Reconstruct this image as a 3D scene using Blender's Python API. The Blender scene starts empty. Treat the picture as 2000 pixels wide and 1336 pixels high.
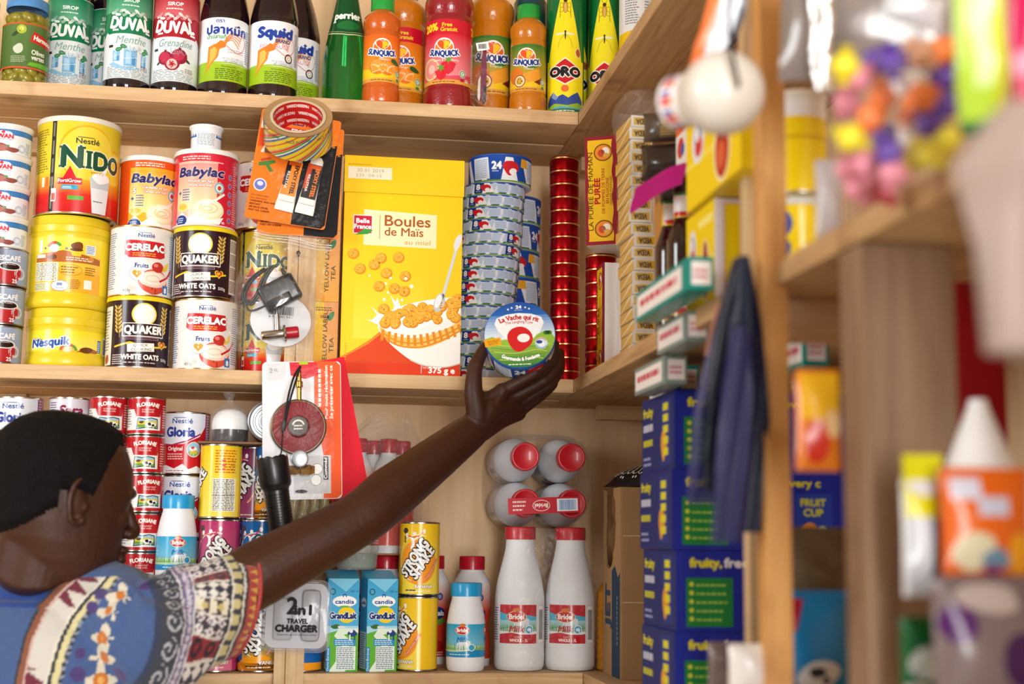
import bpy, bmesh, math, random
import numpy as np
from mathutils import Vector, Matrix, noise
from mathutils.geometry import tessellate_polygon

random.seed(7)
D = bpy.data
COL = bpy.context.scene.collection
SC = bpy.context.scene

# ------------------------------------------------------------------ camera, light, exposure
# world: X to the right along the back shelf, Y away from the camera, Z up; Z = 0 is the top of the middle board
CAM = np.array([-0.4548, -2.3848, -0.2748]); YAW, PITCH, ROLL, FPX = 0.1445, 0.1386, 0.0115, 2778.0
_f = np.array([math.sin(YAW)*math.cos(PITCH), math.cos(YAW)*math.cos(PITCH), math.sin(PITCH)])
_r = np.array([math.cos(YAW), -math.sin(YAW), 0.0]); _u = np.cross(_r, _f)
RT = math.cos(ROLL)*_r + math.sin(ROLL)*_u; UP = -math.sin(ROLL)*_r + math.cos(ROLL)*_u; FW = _f
cd = D.cameras.new('camera'); cam = D.objects.new('camera', cd); COL.objects.link(cam)
m = Matrix.Identity(4)
for i in range(3):
    m[i][0] = RT[i]; m[i][1] = UP[i]; m[i][2] = -FW[i]; m[i][3] = CAM[i]
cam.matrix_world = m
cd.sensor_width = 36.0; cd.lens = 36.0*FPX/2000.0; cd.clip_start = 0.05; cd.clip_end = 60
cd.dof.use_dof = True; cd.dof.focus_distance = 2.43; cd.dof.aperture_fstop = 2.6; cd.dof.aperture_blades = 0
SC.camera = cam
SC.view_settings.view_transform = 'Standard'
SC.view_settings.look = 'None'
SC.view_settings.gamma = 1.0
SC.view_settings.use_curve_mapping = False
SC.view_settings.exposure = 0.8
w = D.worlds.new('world'); SC.world = w; w.use_nodes = True
bg = w.node_tree.nodes['Background']; bg.inputs[0].default_value = (0.86, 0.93, 1.0, 1); bg.inputs[1].default_value = 0.34

def area(name, loc, target, sx, sy, power, col=(1, 1, 1)):
    l = D.lights.new(name, 'AREA'); l.shape = 'RECTANGLE'; l.size = sx; l.size_y = sy; l.energy = power; l.color = col
    o = D.objects.new(name, l); COL.objects.link(o); o.location = loc
    o.rotation_euler = (Vector(target)-Vector(loc)).to_track_quat('-Z', 'Y').to_euler()
    return o
# daylight through the two leaves of the open doorway behind the photographer, and from the open shop front beside it
area('doorway_daylight', (-0.34, -4.6, 0.0), (-0.5, 0, -0.1), 0.42, 2.0, 46, (1.0, 0.98, 0.95))
area('doorway_daylight', (0.30, -4.6, 0.0), (-0.4, 0, -0.1), 0.42, 2.0, 46, (1.0, 0.98, 0.95))
# fill light added at the left; the wall there has no window
area('left_fill_light', (-2.9, -1.7, 0.3), (0.1, -0.3, -0.1), 1.0, 1.2, 34, (0.96, 0.98, 1.0))

def un(px, py, **k):
    d = RT*(px-1000)/FPX - UP*(py-668)/FPX + FW
    (a, v), = k.items()
    if a == 'd': s = v
    else:
        i = 'XYZ'.index(a); s = (v-CAM[i])/d[i]
    return Vector(CAM+s*d)
def depth(p): return float(FW@(np.array(p)-CAM))

# ------------------------------------------------------------------ colours and materials
def lin(c):
    if isinstance(c, str):
        c = c.lstrip('#'); c = ''.join(q*2 for q in c) if len(c) == 3 else c; c = [int(c[i:i+2], 16)/255 for i in (0, 2, 4)]
    else: c = [x/255 for x in c]
    return tuple((x/12.92 if x <= 0.04045 else ((x+0.055)/1.055)**2.4) for x in c)
MATS = {}
def mat(name, c=None, rough=0.5, metal=0.0, coat=0.0, trans=0.0, alpha=1.0, ior=1.45, attr=False, bump=0, bscale=100, spec=0.5, sheen=0, vary=0, sub=0):
    if name in MATS: return MATS[name]
    M = D.materials.new(name); M.use_nodes = True; nt = M.node_tree; b = nt.nodes['Principled BSDF']
    b.inputs['Roughness'].default_value = rough; b.inputs['Metallic'].default_value = metal
    b.inputs['Coat Weight'].default_value = coat; b.inputs['Coat Roughness'].default_value = 0.08
    b.inputs['Transmission Weight'].default_value = trans; b.inputs['IOR'].default_value = ior
    b.inputs['Alpha'].default_value = alpha; b.inputs['Specular IOR Level'].default_value = spec
    if sheen: b.inputs['Sheen Weight'].default_value = sheen
    if sub:
        b.inputs['Subsurface Weight'].default_value = sub; b.inputs['Subsurface Radius'].default_value = (0.01, 0.004, 0.002)
    if attr:
        a = nt.nodes.new('ShaderNodeAttribute'); a.attribute_name = 'Col'; src = a.outputs['Color']
        nt.links.new(src, b.inputs['Base Color'])
    elif c is not None:
        b.inputs['Base Color'].default_value = (*lin(c), 1)
        if vary:
            tc = nt.nodes.new('ShaderNodeTexCoord'); n = nt.nodes.new('ShaderNodeTexNoise'); n.inputs['Scale'].default_value = 18; n.inputs['Detail'].default_value = 6
            nt.links.new(tc.outputs['Object'], n.inputs['Vector'])
            r = nt.nodes.new('ShaderNodeMixRGB'); r.blend_type = 'MULTIPLY'; r.inputs[0].default_value = vary; r.inputs[1].default_value = (*lin(c), 1)
            nt.links.new(n.outputs['Fac'], r.inputs[2]); nt.links.new(r.outputs[0], b.inputs['Base Color'])
    if bump:
        tc = nt.nodes.new('ShaderNodeTexCoord'); n = nt.nodes.new('ShaderNodeTexNoise'); n.inputs['Scale'].default_value = bscale; n.inputs['Detail'].default_value = 4
        nt.links.new(tc.outputs['Object'], n.inputs['Vector'])
        bp = nt.nodes.new('ShaderNodeBump'); bp.inputs['Strength'].default_value = bump; bp.inputs['Distance'].default_value = 0.002
        nt.links.new(n.outputs['Fac'], bp.inputs['Height']); nt.links.new(bp.outputs[0], b.inputs['Normal'])
    MATS[name] = M
    return M
def film(name, tint=(1, 1, 1), fac=0.12, milk=0.0, rough=0.12, bscale=40, bump=0.8):
    """thin clear plastic: straight-through light plus a wrinkled glossy skin and a little milky scatter"""
    if name in MATS: return MATS[name]
    M = D.materials.new(name); M.use_nodes = True; nt = M.node_tree; nt.nodes.clear()
    out = nt.nodes.new('ShaderNodeOutputMaterial'); t = nt.nodes.new('ShaderNodeBsdfTransparent'); t.inputs[0].default_value = (*tint, 1)
    g = nt.nodes.new('ShaderNodeBsdfGlossy'); g.inputs['Roughness'].default_value = rough+0.06
    df = nt.nodes.new('ShaderNodeBsdfDiffuse'); df.inputs[0].default_value = (0.85, 0.85, 0.85, 1)
    tc = nt.nodes.new('ShaderNodeTexCoord'); n = nt.nodes.new('ShaderNodeTexNoise'); n.inputs['Scale'].default_value = bscale; n.inputs['Detail'].default_value = 5; n.inputs['Distortion'].default_value = 1.2
    nt.links.new(tc.outputs['Object'], n.inputs['Vector'])
    bp = nt.nodes.new('ShaderNodeBump'); bp.inputs['Strength'].default_value = bump; bp.inputs['Distance'].default_value = 0.01
    nt.links.new(n.outputs['Fac'], bp.inputs['Height']); nt.links.new(bp.outputs[0], g.inputs['Normal'])
    a = nt.nodes.new('ShaderNodeMixShader'); a.inputs[0].default_value = fac*0.42
    nt.links.new(t.outputs[0], a.inputs[1]); nt.links.new(g.outputs[0], a.inputs[2])
    b = nt.nodes.new('ShaderNodeMixShader'); b.inputs[0].default_value = milk
    nt.links.new(a.outputs[0], b.inputs[1]); nt.links.new(df.outputs[0], b.inputs[2]); nt.links.new(b.outputs[0], out.inputs[0])
    MATS[name] = M
    return M
def wood(name, c1, c2, axis, scale=1.0, rough=0.65, knots=0.5, stain=0.25):
    if name in MATS: return MATS[name]
    M = D.materials.new(name); M.use_nodes = True; nt = M.node_tree; b = nt.nodes['Principled BSDF']; N = nt.nodes.new; L = nt.links.new
    tc = N('ShaderNodeTexCoord'); mp = N('ShaderNodeMapping')
    s = [26*scale]*3; s['XYZ'.index(axis)] = 1.3*scale; mp.inputs['Scale'].default_value = s
    L(tc.outputs['Object'], mp.inputs['Vector'])
    n = N('ShaderNodeTexNoise'); n.inputs['Scale'].default_value = 2.2; n.inputs['Detail'].default_value = 8; n.inputs['Distortion'].default_value = 1.6; L(mp.outputs[0], n.inputs['Vector'])
    n2 = N('ShaderNodeTexNoise'); n2.inputs['Scale'].default_value = 9*scale; n2.inputs['Detail'].default_value = 3; L(tc.outputs['Object'], n2.inputs['Vector'])
    n3 = N('ShaderNodeTexNoise'); n3.inputs['Scale'].default_value = 14; n3.inputs['Detail'].default_value = 10; L(mp.outputs[0], n3.inputs['Vector'])
    cr = N('ShaderNodeValToRGB'); cr.color_ramp.elements[0].position = 0.32; cr.color_ramp.elements[1].position = 0.62
    cr.color_ramp.elements[0].color = (*lin(c2), 1); cr.color_ramp.elements[1].color = (*lin(c1), 1); L(n.outputs['Fac'], cr.inputs[0])
    k = N('ShaderNodeValToRGB'); k.color_ramp.elements[0].position = 0.3; k.color_ramp.elements[1].position = 0.42
    k.color_ramp.elements[0].color = (0.45, 0.3, 0.18, 1); k.color_ramp.elements[1].color = (1, 1, 1, 1); L(n2.outputs['Fac'], k.inputs[0])
    m1 = N('ShaderNodeMixRGB'); m1.blend_type = 'MULTIPLY'; m1.inputs[0].default_value = knots; L(cr.outputs[0], m1.inputs[1]); L(k.outputs[0], m1.inputs[2])
    m2 = N('ShaderNodeMixRGB'); m2.blend_type = 'MULTIPLY'; m2.inputs[0].default_value = stain; L(m1.outputs[0], m2.inputs[1]); L(n3.outputs['Fac'], m2.inputs[2])
    L(m2.outputs[0], b.inputs['Base Color']); b.inputs['Roughness'].default_value = rough
    bp = N('ShaderNodeBump'); bp.inputs['Strength'].default_value = 0.25; bp.inputs['Distance'].default_value = 0.001; L(n3.outputs['Fac'], bp.inputs['Height']); L(bp.outputs[0], b.inputs['Normal'])
    MATS[name] = M
    return M
INK = mat('printed_gloss', attr=True, rough=0.24, coat=0.15, spec=0.4)
PAPER = mat('printed_card', attr=True, rough=0.6, spec=0.2)
MATTE = mat('printed_matte', attr=True, rough=0.75)
TIN = mat('tin_metal', '#c9c6bf', rough=0.25, metal=1.0)
GOLD = mat('gold_metal', '#d8b978', rough=0.28, metal=1.0)

# ------------------------------------------------------------------ mesh helpers
def mesh_from(bm, name, mats, smooth=True, angle=38):
    me = D.meshes.new(name); bm.normal_update(); bm.to_mesh(me); bm.free()
    for x in (mats if isinstance(mats, (list, tuple)) else [mats]): me.materials.append(x)
    if smooth:
        for p in me.polygons: p.use_smooth = True
        me.set_sharp_from_angle(angle=math.radians(angle))
    return me
def lathe(bm, prof, seg=64, mi=0, M=None, a0=0, a1=2*math.pi):
    """profile of (radius, height); closed at the axis where the radius is 0"""
    full = abs(a1-a0-2*math.pi) < 1e-6; n = seg if full else seg+1
    rings = []
    for r, z in prof:
        if r < 1e-7: v = bm.verts.new((0, 0, z)); rings.append([v]*n)
        else:
            rings.append([bm.verts.new((r*math.sin(a0+(a1-a0)*i/seg), -r*math.cos(a0+(a1-a0)*i/seg), z)) for i in range(n)])
    new = {v for R in rings for v in R}
    for a, b in zip(rings, rings[1:]):
        for i in range(seg):
            j = (i+1) % n
            q = [a[i], a[j], b[j], b[i]]; u = []
            for v in q:
                if v not in u: u.append(v)
            if len(u) > 2:
                try: bm.faces.new(u).material_index = mi
                except ValueError: pass
    if M is not None: bmesh.ops.transform(bm, matrix=M, verts=list(new))
    return new
def box(bm, x0, x1, y0, y1, z0, z1, bev=0, mi=0, M=None, seg=2):
    r = bmesh.ops.create_cube(bm, size=1); vs = r['verts']
    bmesh.ops.transform(bm, matrix=Matrix.Translation(((x0+x1)/2, (y0+y1)/2, (z0+z1)/2)) @ Matrix.Diagonal((x1-x0, y1-y0, z1-z0, 1)), verts=vs)
    fs = list({f for v in vs for f in v.link_faces})
    for f in fs: f.material_index = mi
    if bev:
        r = bmesh.ops.bevel(bm, geom=list({e for v in vs for e in v.link_edges}), offset=bev, segments=seg, profile=0.6, affect='EDGES')
        vs = list({v for f in r['faces'] for v in f.verts} | {v for v in vs if v.is_valid})
        for v in vs:
            for f in v.link_faces: f.material_index = mi
    if M is not None: bmesh.ops.transform(bm, matrix=M, verts=[v for v in vs if v.is_valid])
    return vs
def tube(bm, pts, rad, seg=10, mi=0, caps=True):
    pts = [Vector(p) for p in pts]; rads = rad if isinstance(rad, (list, tuple)) else [rad]*len(pts); rings = []
    up = Vector((0.13, 0.21, 0.97)); prev = None
    for i, p in enumerate(pts):
        t = (pts[min(i+1, len(pts)-1)]-pts[max(i-1, 0)]).normalized()
        a = t.cross(up) if prev is None else (prev-t*prev.dot(t))
        if a.length < 1e-5: a = t.orthogonal()
        a.normalize(); b = t.cross(a); prev = a
        rings.append([bm.verts.new(p+(a*math.cos(2*math.pi*k/seg)+b*math.sin(2*math.pi*k/seg))*rads[i]) for k in range(seg)])
    for a, b in zip(rings, rings[1:]):
        for k in range(seg): bm.faces.new((a[k], a[(k+1) % seg], b[(k+1) % seg], b[k])).material_index = mi
    if caps:
        bm.faces.new(rings[0][::-1]).material_index = mi; bm.faces.new(rings[-1]).material_index = mi
    return rings
def spline(pts, n=8):
    P = [Vector(p) for p in pts]; out = []
    for i in range(len(P)-1):
        a, b, c, d = P[max(i-1, 0)], P[i], P[i+1], P[min(i+2, len(P)-1)]
        for k in range(n):
            t = k/n
            out.append(0.5*((2*b)+(c-a)*t+(2*a-5*b+4*c-d)*t*t+(3*b-a-3*c+d)*t**3))
    out.append(P[-1]); return out
def loft(bm, rings, mi=0, cap=True, closed=True):
    R = [[bm.verts.new(p) for p in r] for r in rings]; n = len(R[0])
    for a, b in zip(R, R[1:]):
        for k in range(n if closed else n-1): bm.faces.new((a[k], a[(k+1) % n], b[(k+1) % n], b[k])).material_index = mi
    if cap and closed:
        bm.faces.new(R[0][::-1]).material_index = mi; bm.faces.new(R[-1]).material_index = mi
    return R
def rrect(w, h, r, n=6, cx=0, cy=0):
    out = []
    for sx, sy, a in ((1, 1, 0), (-1, 1, 90), (-1, -1, 180), (1, -1, 270)):
        for k in range(n+1):
            t = math.radians(a+90*k/n); out.append((cx+sx*(w/2-r)+r*math.cos(t), cy+sy*(h/2-r)+r*math.sin(t)))
    return out
def prism(bm, pts, t, mi=0, M=None):
    """outline in x,z extruded from y=-t/2 to y=t/2"""
    tr = tessellate_polygon([[Vector((p[0], p[1], 0)) for p in pts]])
    A = [bm.verts.new((x, -t/2, z)) for x, z in pts]; B = [bm.verts.new((x, t/2, z)) for x, z in pts]; n = len(pts)
    for k in range(n): bm.faces.new((A[k], A[(k+1) % n], B[(k+1) % n], B[k])).material_index = mi
    for q in tr:
        try:
            bm.faces.new([A[i] for i in q]).material_index = mi; bm.faces.new([B[i] for i in reversed(q)]).material_index = mi
        except ValueError: pass
    if M is not None: bmesh.ops.transform(bm, matrix=M, verts=A+B)
    bmesh.ops.recalc_face_normals(bm, faces=list({f for v in A+B for f in v.link_faces}))

# ------------------------------------------------------------------ scene graph helpers
def obj(name, me, parent=None, M=None, label=None):
    o = D.objects.new(name, me); COL.objects.link(o)
    if parent is not None: o.parent = parent
    if M is not None: o.matrix_local = M
    if label: o['label'] = label
    return o
def tag(o, label, cat, group=None, kind=None):
    o['label'] = label; o['category'] = cat
    if group: o['group'] = group
    if kind: o['kind'] = kind
    return o
def empty(name, label, cat, M=None, group=None):
    o = D.objects.new(name, None); COL.objects.link(o); o.empty_display_size = 0.02
    if M is not None: o.matrix_world = M
    return tag(o, label, cat, group)
def struct(name, me):
    o = obj(name, me); o['kind'] = 'structure'; return o
def face_cam(p): return math.atan2(CAM[0]-p[0], -(CAM[1]-p[1]))
def spawn(proto, name, loc, label, cat, group=None, turn=0.0, M=None):
    """a thing from a list of (part name, mesh, [sub-parts]); its front turned to the camera plus `turn` degrees"""
    if M is None: M = Matrix.Translation(loc) @ Matrix.Rotation(face_cam(loc)+math.radians(turn), 4, 'Z')
    e = empty(name, label, cat, M, group)
    for it in proto:
        o = obj(it[0], it[1], e)
        for sp in (it[2] if len(it) > 2 else []): obj(sp[0], sp[1], o)
    return e

# ------------------------------------------------------------------ printing: flat artwork made of polygons, laid on a surface
_TC = {}
def glyphs(s):
    k = s
    if k not in _TC:
        c = D.curves.new('t', 'FONT'); c.body = s; c.size = 1.0; c.resolution_u = 3
        o = D.objects.new('t', c); me = o.to_mesh()
        v = [(p.co.x, p.co.y) for p in me.vertices]; f = [tuple(p.vertices) for p in me.polygons]
        o.to_mesh_clear(); D.objects.remove(o); D.curves.remove(c)
        _TC[k] = (v, f)
    return _TC[k]
def ext(s):
    v, f = glyphs(s)
    if not v: return (0, 1, 0, 1)
    xs = [a for a, b in v]; ys = [b for a, b in v]
    return min(xs), max(xs), min(ys), max(ys)
class Art:
    def __init__(s): s.P = []; s.rnd = random.Random(3)
    def raw(s, v, f, c, l):
        cols = c if isinstance(c, list) else None
        s.P.append((v, f, cols if cols else lin(c), l))
    def poly(s, pts, c, l=1):
        tr = tessellate_polygon([[Vector((p[0], p[1], 0)) for p in pts]])
        s.raw(list(pts), [tuple(t) for t in tr], c, l); return s
    def rect(s, x, y, w, h, c, l=1, rot=0):
        p = [(x, y), (x+w, y), (x+w, y+h), (x, y+h)]
        if rot:
            cx, cy = x+w/2, y+h/2; a = math.radians(rot)
            p = [(cx+(u-cx)*math.cos(a)-(v-cy)*math.sin(a), cy+(u-cx)*math.sin(a)+(v-cy)*math.cos(a)) for u, v in p]
        s.raw(p, [(0, 1, 2, 3)], c, l); return s
    def grad(s, x, y, w, h, c0, c1, l=1, n=10, horiz=False):
        a, b = lin(c0), lin(c1)
        v = []; f = []; cc = []
        for i in range(n+1):
            t = i/n; col = tuple(a[j]*(1-t)+b[j]*t for j in range(3))
            v += [(x+w*t, y), (x+w*t, y+h)] if horiz else [(x, y+h*t), (x+w, y+h*t)]; cc += [col, col]
            if i: f.append((2*i-2, 2*i, 2*i+1, 2*i-1) if horiz else (2*i-2, 2*i-1, 2*i+1, 2*i))
        s.P.append((v, f, cc, l)); return s
    def ell(s, cx, cy, rx, ry, c, l=1, n=28, rot=0, a0=0, a1=360):
        p = []; R = math.radians(rot)
        for i in range(n if a1-a0 >= 360 else n+1):
            t = math.radians(a0+(a1-a0)*i/n); u, v = rx*math.cos(t), ry*math.sin(t)
            p.append((cx+u*math.cos(R)-v*math.sin(R), cy+u*math.sin(R)+v*math.cos(R)))
        s.raw(p, [tuple(range(len(p)))] if a1-a0 <= 360 else [], c, l); return s
    def ring(s, cx, cy, rx, ry, t, c, l=1, n=32, a0=0, a1=360):
        v = []; f = []
        for i in range(n+1):
            q = math.radians(a0+(a1-a0)*i/n); v += [(cx+rx*math.cos(q), cy+ry*math.sin(q)), (cx+(rx-t)*math.cos(q), cy+(ry-t)*math.sin(q))]
            if i: f.append((2*i-2, 2*i, 2*i+1, 2*i-1))
        s.raw(v, f, c, l); return s
    def line(s, pts, w, c, l=1):
        v = []; f = []
        for i, p in enumerate(pts):
            a = pts[max(i-1, 0)]; b = pts[min(i+1, len(pts)-1)]; dx, dy = b[0]-a[0], b[1]-a[1]; d = math.hypot(dx, dy) or 1
            nx, ny = -dy/d*w/2, dx/d*w/2; v += [(p[0]+nx, p[1]+ny), (p[0]-nx, p[1]-ny)]
            if i: f.append((2*i-2, 2*i-1, 2*i+1, 2*i))
        s.raw(v, f, c, l); return s
    def text(s, t, x, y, h, c, w=None, al='c', bold=0.0, rot=0, shear=0, out=None, l=3, arc=0, serif=None, vs=1):
        """cap height h, optional exact width w; x,y is the foot of the line at its left / centre / right; out = (colour, mm); arc = radius the line bends on"""
        H = ext('H'); k = h/(H[3]-H[2]); x0, x1, _, _ = ext(t); kx = k if w is None else w/max(1e-6, x1-x0)
        ox = {'l': -x0, 'c': -(x0+x1)/2, 'r': -x1}[al]; a = math.radians(rot); ca, sa = math.cos(a), math.sin(a)
        v, f = glyphs(t); b = max(0.0, bold)*k
        def shifts(d, n): return [(d*math.cos(2*math.pi*i/n), d*math.sin(2*math.pi*i/n)) for i in range(n)]
        passes = []
        if out: passes.append((out[0], l-1.0, [(0, 0)]+shifts(b+out[1], 8)))
        passes.append((c, l, [(0, 0)]+(shifts(b, 4) if b > 0.02 else [])))
        for col, lv, sh in passes:
            for si, (sx, sy) in enumerate(sh):
                q = []
                for X, Y in v:
                    u = (X+ox)*kx+Y*k*shear+sx; z = Y*k+sy
                    if arc:
                        th = u/arc; u, z = (arc+z)*math.sin(th), (arc+z)*math.cos(th)-arc
                    q.append((x+u*ca-z*sa, y+u*sa+z*ca))
                s.raw(q, f, col, lv+si*0.11)
        return s
    def fine(s, x, y, w, h, n, c, l=2, rag=0.3):
        """n lines of print too small to read"""
        dy = h/n
        for i in range(n):
            u = x; yy = y+h-dy*(i+0.75); end = x+w*(1-rag*s.rnd.random())
            while u < end:
                b = min(end-u, w*s.rnd.uniform(0.06, 0.2))
                s.rect(u, yy, b*0.86, dy*0.45, c, l); u += b+w*0.012
        return s
    def bars(s, x, y, w, h, c='#222222', bg='#ffffff', l=2):
        if bg: s.rect(x-w*0.08, y-h*0.1, w*1.16, h*1.2, bg, l)
        u = x
        while u < x+w:
            b = w*s.rnd.choice((0.014, 0.022, 0.036)); s.rect(u, y, b, h, c, l+0.4); u += b+w*s.rnd.choice((0.016, 0.03))
        return s
    def heart(s, cx, cy, r, c, l=1):
        p = []
        for i in range(36):
            t = 2*math.pi*i/36; p.append((cx+r*(16*math.sin(t)**3)/16, cy+r*(13*math.cos(t)-5*math.cos(2*t)-2*math.cos(3*t)-math.cos(4*t))/16))
        return s.poly(p, c, l)
    def star(s, cx, cy, r, c, l=2, n=5, q=0.4):
        return s.poly([(cx+r*(1 if i % 2 == 0 else q)*math.sin(math.pi*i/n), cy+r*(1 if i % 2 == 0 else q)*math.cos(math.pi*i/n)) for i in range(2*n)], c, l)
    def blob(s, cx, cy, rx, ry, c, l=1, n=22, amp=0.15, seed=0):
        q = random.Random(seed); ph = [q.uniform(0, 6.28) for _ in range(4)]
        return s.poly([(cx+rx*(1+amp*sum(math.sin((j+2)*2*math.pi*i/n+ph[j])/(j+1.5) for j in range(3)))*math.cos(2*math.pi*i/n),
                        cy+ry*(1+amp*sum(math.sin((j+2)*2*math.pi*i/n+ph[j])/(j+1.5) for j in range(3)))*math.sin(2*math.pi*i/n)) for i in range(n)], c, l)
    def clip(s, x0, x1, y0, y1): s.box = (x0, x1, y0, y1); return s
    def bm(s, step=0, ystep=0, lift=0.13, z0=0.15):
        bm = bmesh.new(); L = bm.loops.layers.float_color.new('Col')
        for v, f, c, l in s.P:
            V = [bm.verts.new((p[0], p[1], z0+l*lift)) for p in v]
            for q in f:
                if len(set(q)) < 3: continue
                try: F = bm.faces.new([V[i] for i in q])
                except ValueError: continue
                for lp, i in zip(F.loops, q):
                    col = c[i] if isinstance(c, list) else c
                    lp[L] = (*col, 1.0)
        def cut(co, no, inner=False, outer=False):
            g = bm.verts[:]+bm.edges[:]+bm.faces[:]
            bmesh.ops.bisect_plane(bm, geom=g, dist=1e-5, plane_co=co, plane_no=no, clear_inner=inner, clear_outer=outer)
        bx = getattr(s, 'box', None)
        if bx:
            cut((bx[0], 0, 0), (1, 0, 0), inner=True); cut((bx[1], 0, 0), (1, 0, 0), outer=True)
            cut((0, bx[2], 0), (0, 1, 0), inner=True); cut((0, bx[3], 0), (0, 1, 0), outer=True)
        for ax, st in ((0, step), (1, ystep)):
            if not st or not bm.verts: continue
            lo = min(v.co[ax] for v in bm.verts); hi = max(v.co[ax] for v in bm.verts)
            k = math.floor(lo/st)+1
            while k*st < hi-1e-4:
                co = [0, 0, 0]; co[ax] = k*st+1e-4; no = [0, 0, 0]; no[ax] = 1; cut(co, no); k += 1
        for F in bm.faces:                       # ink faces outward (the surface maps below turn +z of the artwork outward)
            if F.normal.z < 0 or True: pass
        bm.normal_update()
        bmesh.ops.reverse_faces(bm, faces=[F for F in bm.faces if F.normal.z < 0])
        return bm
    def on_tube(s, r, name='label', mtl=None, step=5, ystep=0, prof=None, lift=0.13, r0=None):
        """wrapped round an upright cylinder of radius r (mm) or round the profile prof(y)"""
        bm = s.bm(step, ystep, lift); R0 = r0 or r
        for v in bm.verts:
            x, y, z = v.co; rr = (prof(y) if prof else r)+z; a = x/R0
            v.co = (rr*math.sin(a)/1000, -rr*math.cos(a)/1000, y/1000)
        return mesh_from(bm, name, mtl or INK, smooth=True, angle=60)
    def flat(s, name='print', M=None, mtl=None, lift=0.11, z0=0.1):
        bm = s.bm(0, 0, lift, z0)
        for v in bm.verts: v.co = (v.co.x/1000, -v.co.z/1000, v.co.y/1000)
        if M is not None: bmesh.ops.transform(bm, matrix=M, verts=bm.verts[:])
        return mesh_from(bm, name, mtl or PAPER, smooth=False)
# ------------------------------------------------------------------ the shop: floor, walls, ceiling, shelving
WT1, WT2 = '#d9b27c', '#b98c58'
WX = wood('plank_wood_x', '#e0bd8e', '#caa272', 'X'); WY = wood('plank_wood_y', '#d2ac7c', '#b48c5c', 'Y', scale=1.3); WZ = wood('batten_wood_z', '#dcbd92', '#c6a070', 'Z')
WO = wood('orange_batten_wood', '#e2aa62', '#c88b45', 'Z'); PLY = wood('plywood_sheet', '#f6d4a8', '#ecc597', 'Z', scale=0.35, knots=0.25, stain=0.12)
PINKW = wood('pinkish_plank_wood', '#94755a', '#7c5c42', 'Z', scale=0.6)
FLOORZ = -1.73; WALLY = 0.285; WALLX = 0.40
def slab(name, mt, *a, bev=0.0):
    bm = bmesh.new(); box(bm, *a, bev=bev); return struct(name, mesh_from(bm, name, mt, smooth=bool(bev), angle=30))
CONC = mat('concrete_floor', '#cdc4b6', rough=0.9, bump=0.3, bscale=30, vary=0.4)
PLAST = mat('plaster', '#b9a890', rough=0.9, bump=0.2, bscale=20)
slab('floor', CONC, -3.0, WALLX+0.05, -5.0, WALLY+0.05, FLOORZ-0.1, FLOORZ)
slab('ceiling', PLAST, -3.0, WALLX+0.05, -4.2, WALLY+0.05, 1.25, 1.3)
slab('wall_back', PLY, -3.0, WALLX+0.05, WALLY, WALLY+0.03, FLOORZ, 1.25)
slab('wall_right', PLY, WALLX, WALLX+0.05, -2.3, WALLY, FLOORZ, 1.25)
slab('wall_left', PLAST, -3.05, -3.0, -4.2, WALLY, FLOORZ, 1.25)
slab('added_light_block', PLAST, -3.05, -1.35, -4.75, -4.7, FLOORZ, 1.25)  # added out of view to block daylight from the front left

def board(name, label, mt, planks, parts):
    """one shelf board: planks butted together (the first is its front plank) and the cleats nailed under it"""
    bm = bmesh.new()
    for p in planks: box(bm, *p, bev=0.0015)
    o = obj(name, mesh_from(bm, name, mt, angle=30)); tag(o, label, 'shelf')
    for nm, q, m2 in parts:
        bm = bmesh.new(); box(bm, *q, bev=0.001); obj(nm, mesh_from(bm, nm, m2, angle=30), o)
    return o
XL = -1.75; TH = 0.0235; ZT, ZB = 0.4745, -0.4925
for z, nm, lab, xe in ((ZT, 'shelf_board', 'pale top board of the back wall, carrying syrup, sauce and drink bottles', 0.0055),
                       (0.0, 'shelf_board', 'pale middle board of the back wall, carrying milk powder tins and the cereal box', -0.0005),
                       (ZB, 'shelf_board', 'pale bottom board of the back wall, carrying the milk bottles and shake cans', 0.0185)):
    board(nm, lab, WX, [(XL, xe, 0, 0.135, z-TH, z), (XL, xe, 0.138, WALLY-0.001, z-TH-0.001, z)],
          [('cleat', (-1.7, -0.95, WALLY-0.03, WALLY-0.001, z-TH-0.03, z-TH-0.001), WX)])
ys0 = -2.05
for z, lab, xs in ((ZT, 'rough upper board of the side wall running out from the insect spray cans', 0.006), (0.0, 'long middle board of the side wall, carrying the purée boxes and stock cubes', 0.0),
                   (ZB, 'low board of the side wall under the blue cartons', 0.019)):
    board('side_shelf_board', lab, WY, [(xs, 0.15, ys0, WALLY-0.001, z-TH, z), (0.153, WALLX-0.001, ys0, WALLY-0.001, z-TH, z)],
          [('cleat', (0.087-(0.035 if z > 0.2 else 0), WALLX-0.002, 0.205, 0.235, z-TH-0.026, z-TH), WX)][:(1 if z > -0.2 else 0)])
slab('added_shade_panel', PLY, 0.0, WALLX, ys0-0.022, ys0-0.001, FLOORZ, 0.0)  # unseen panel, added to shade the divider plank and lower right goods
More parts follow.
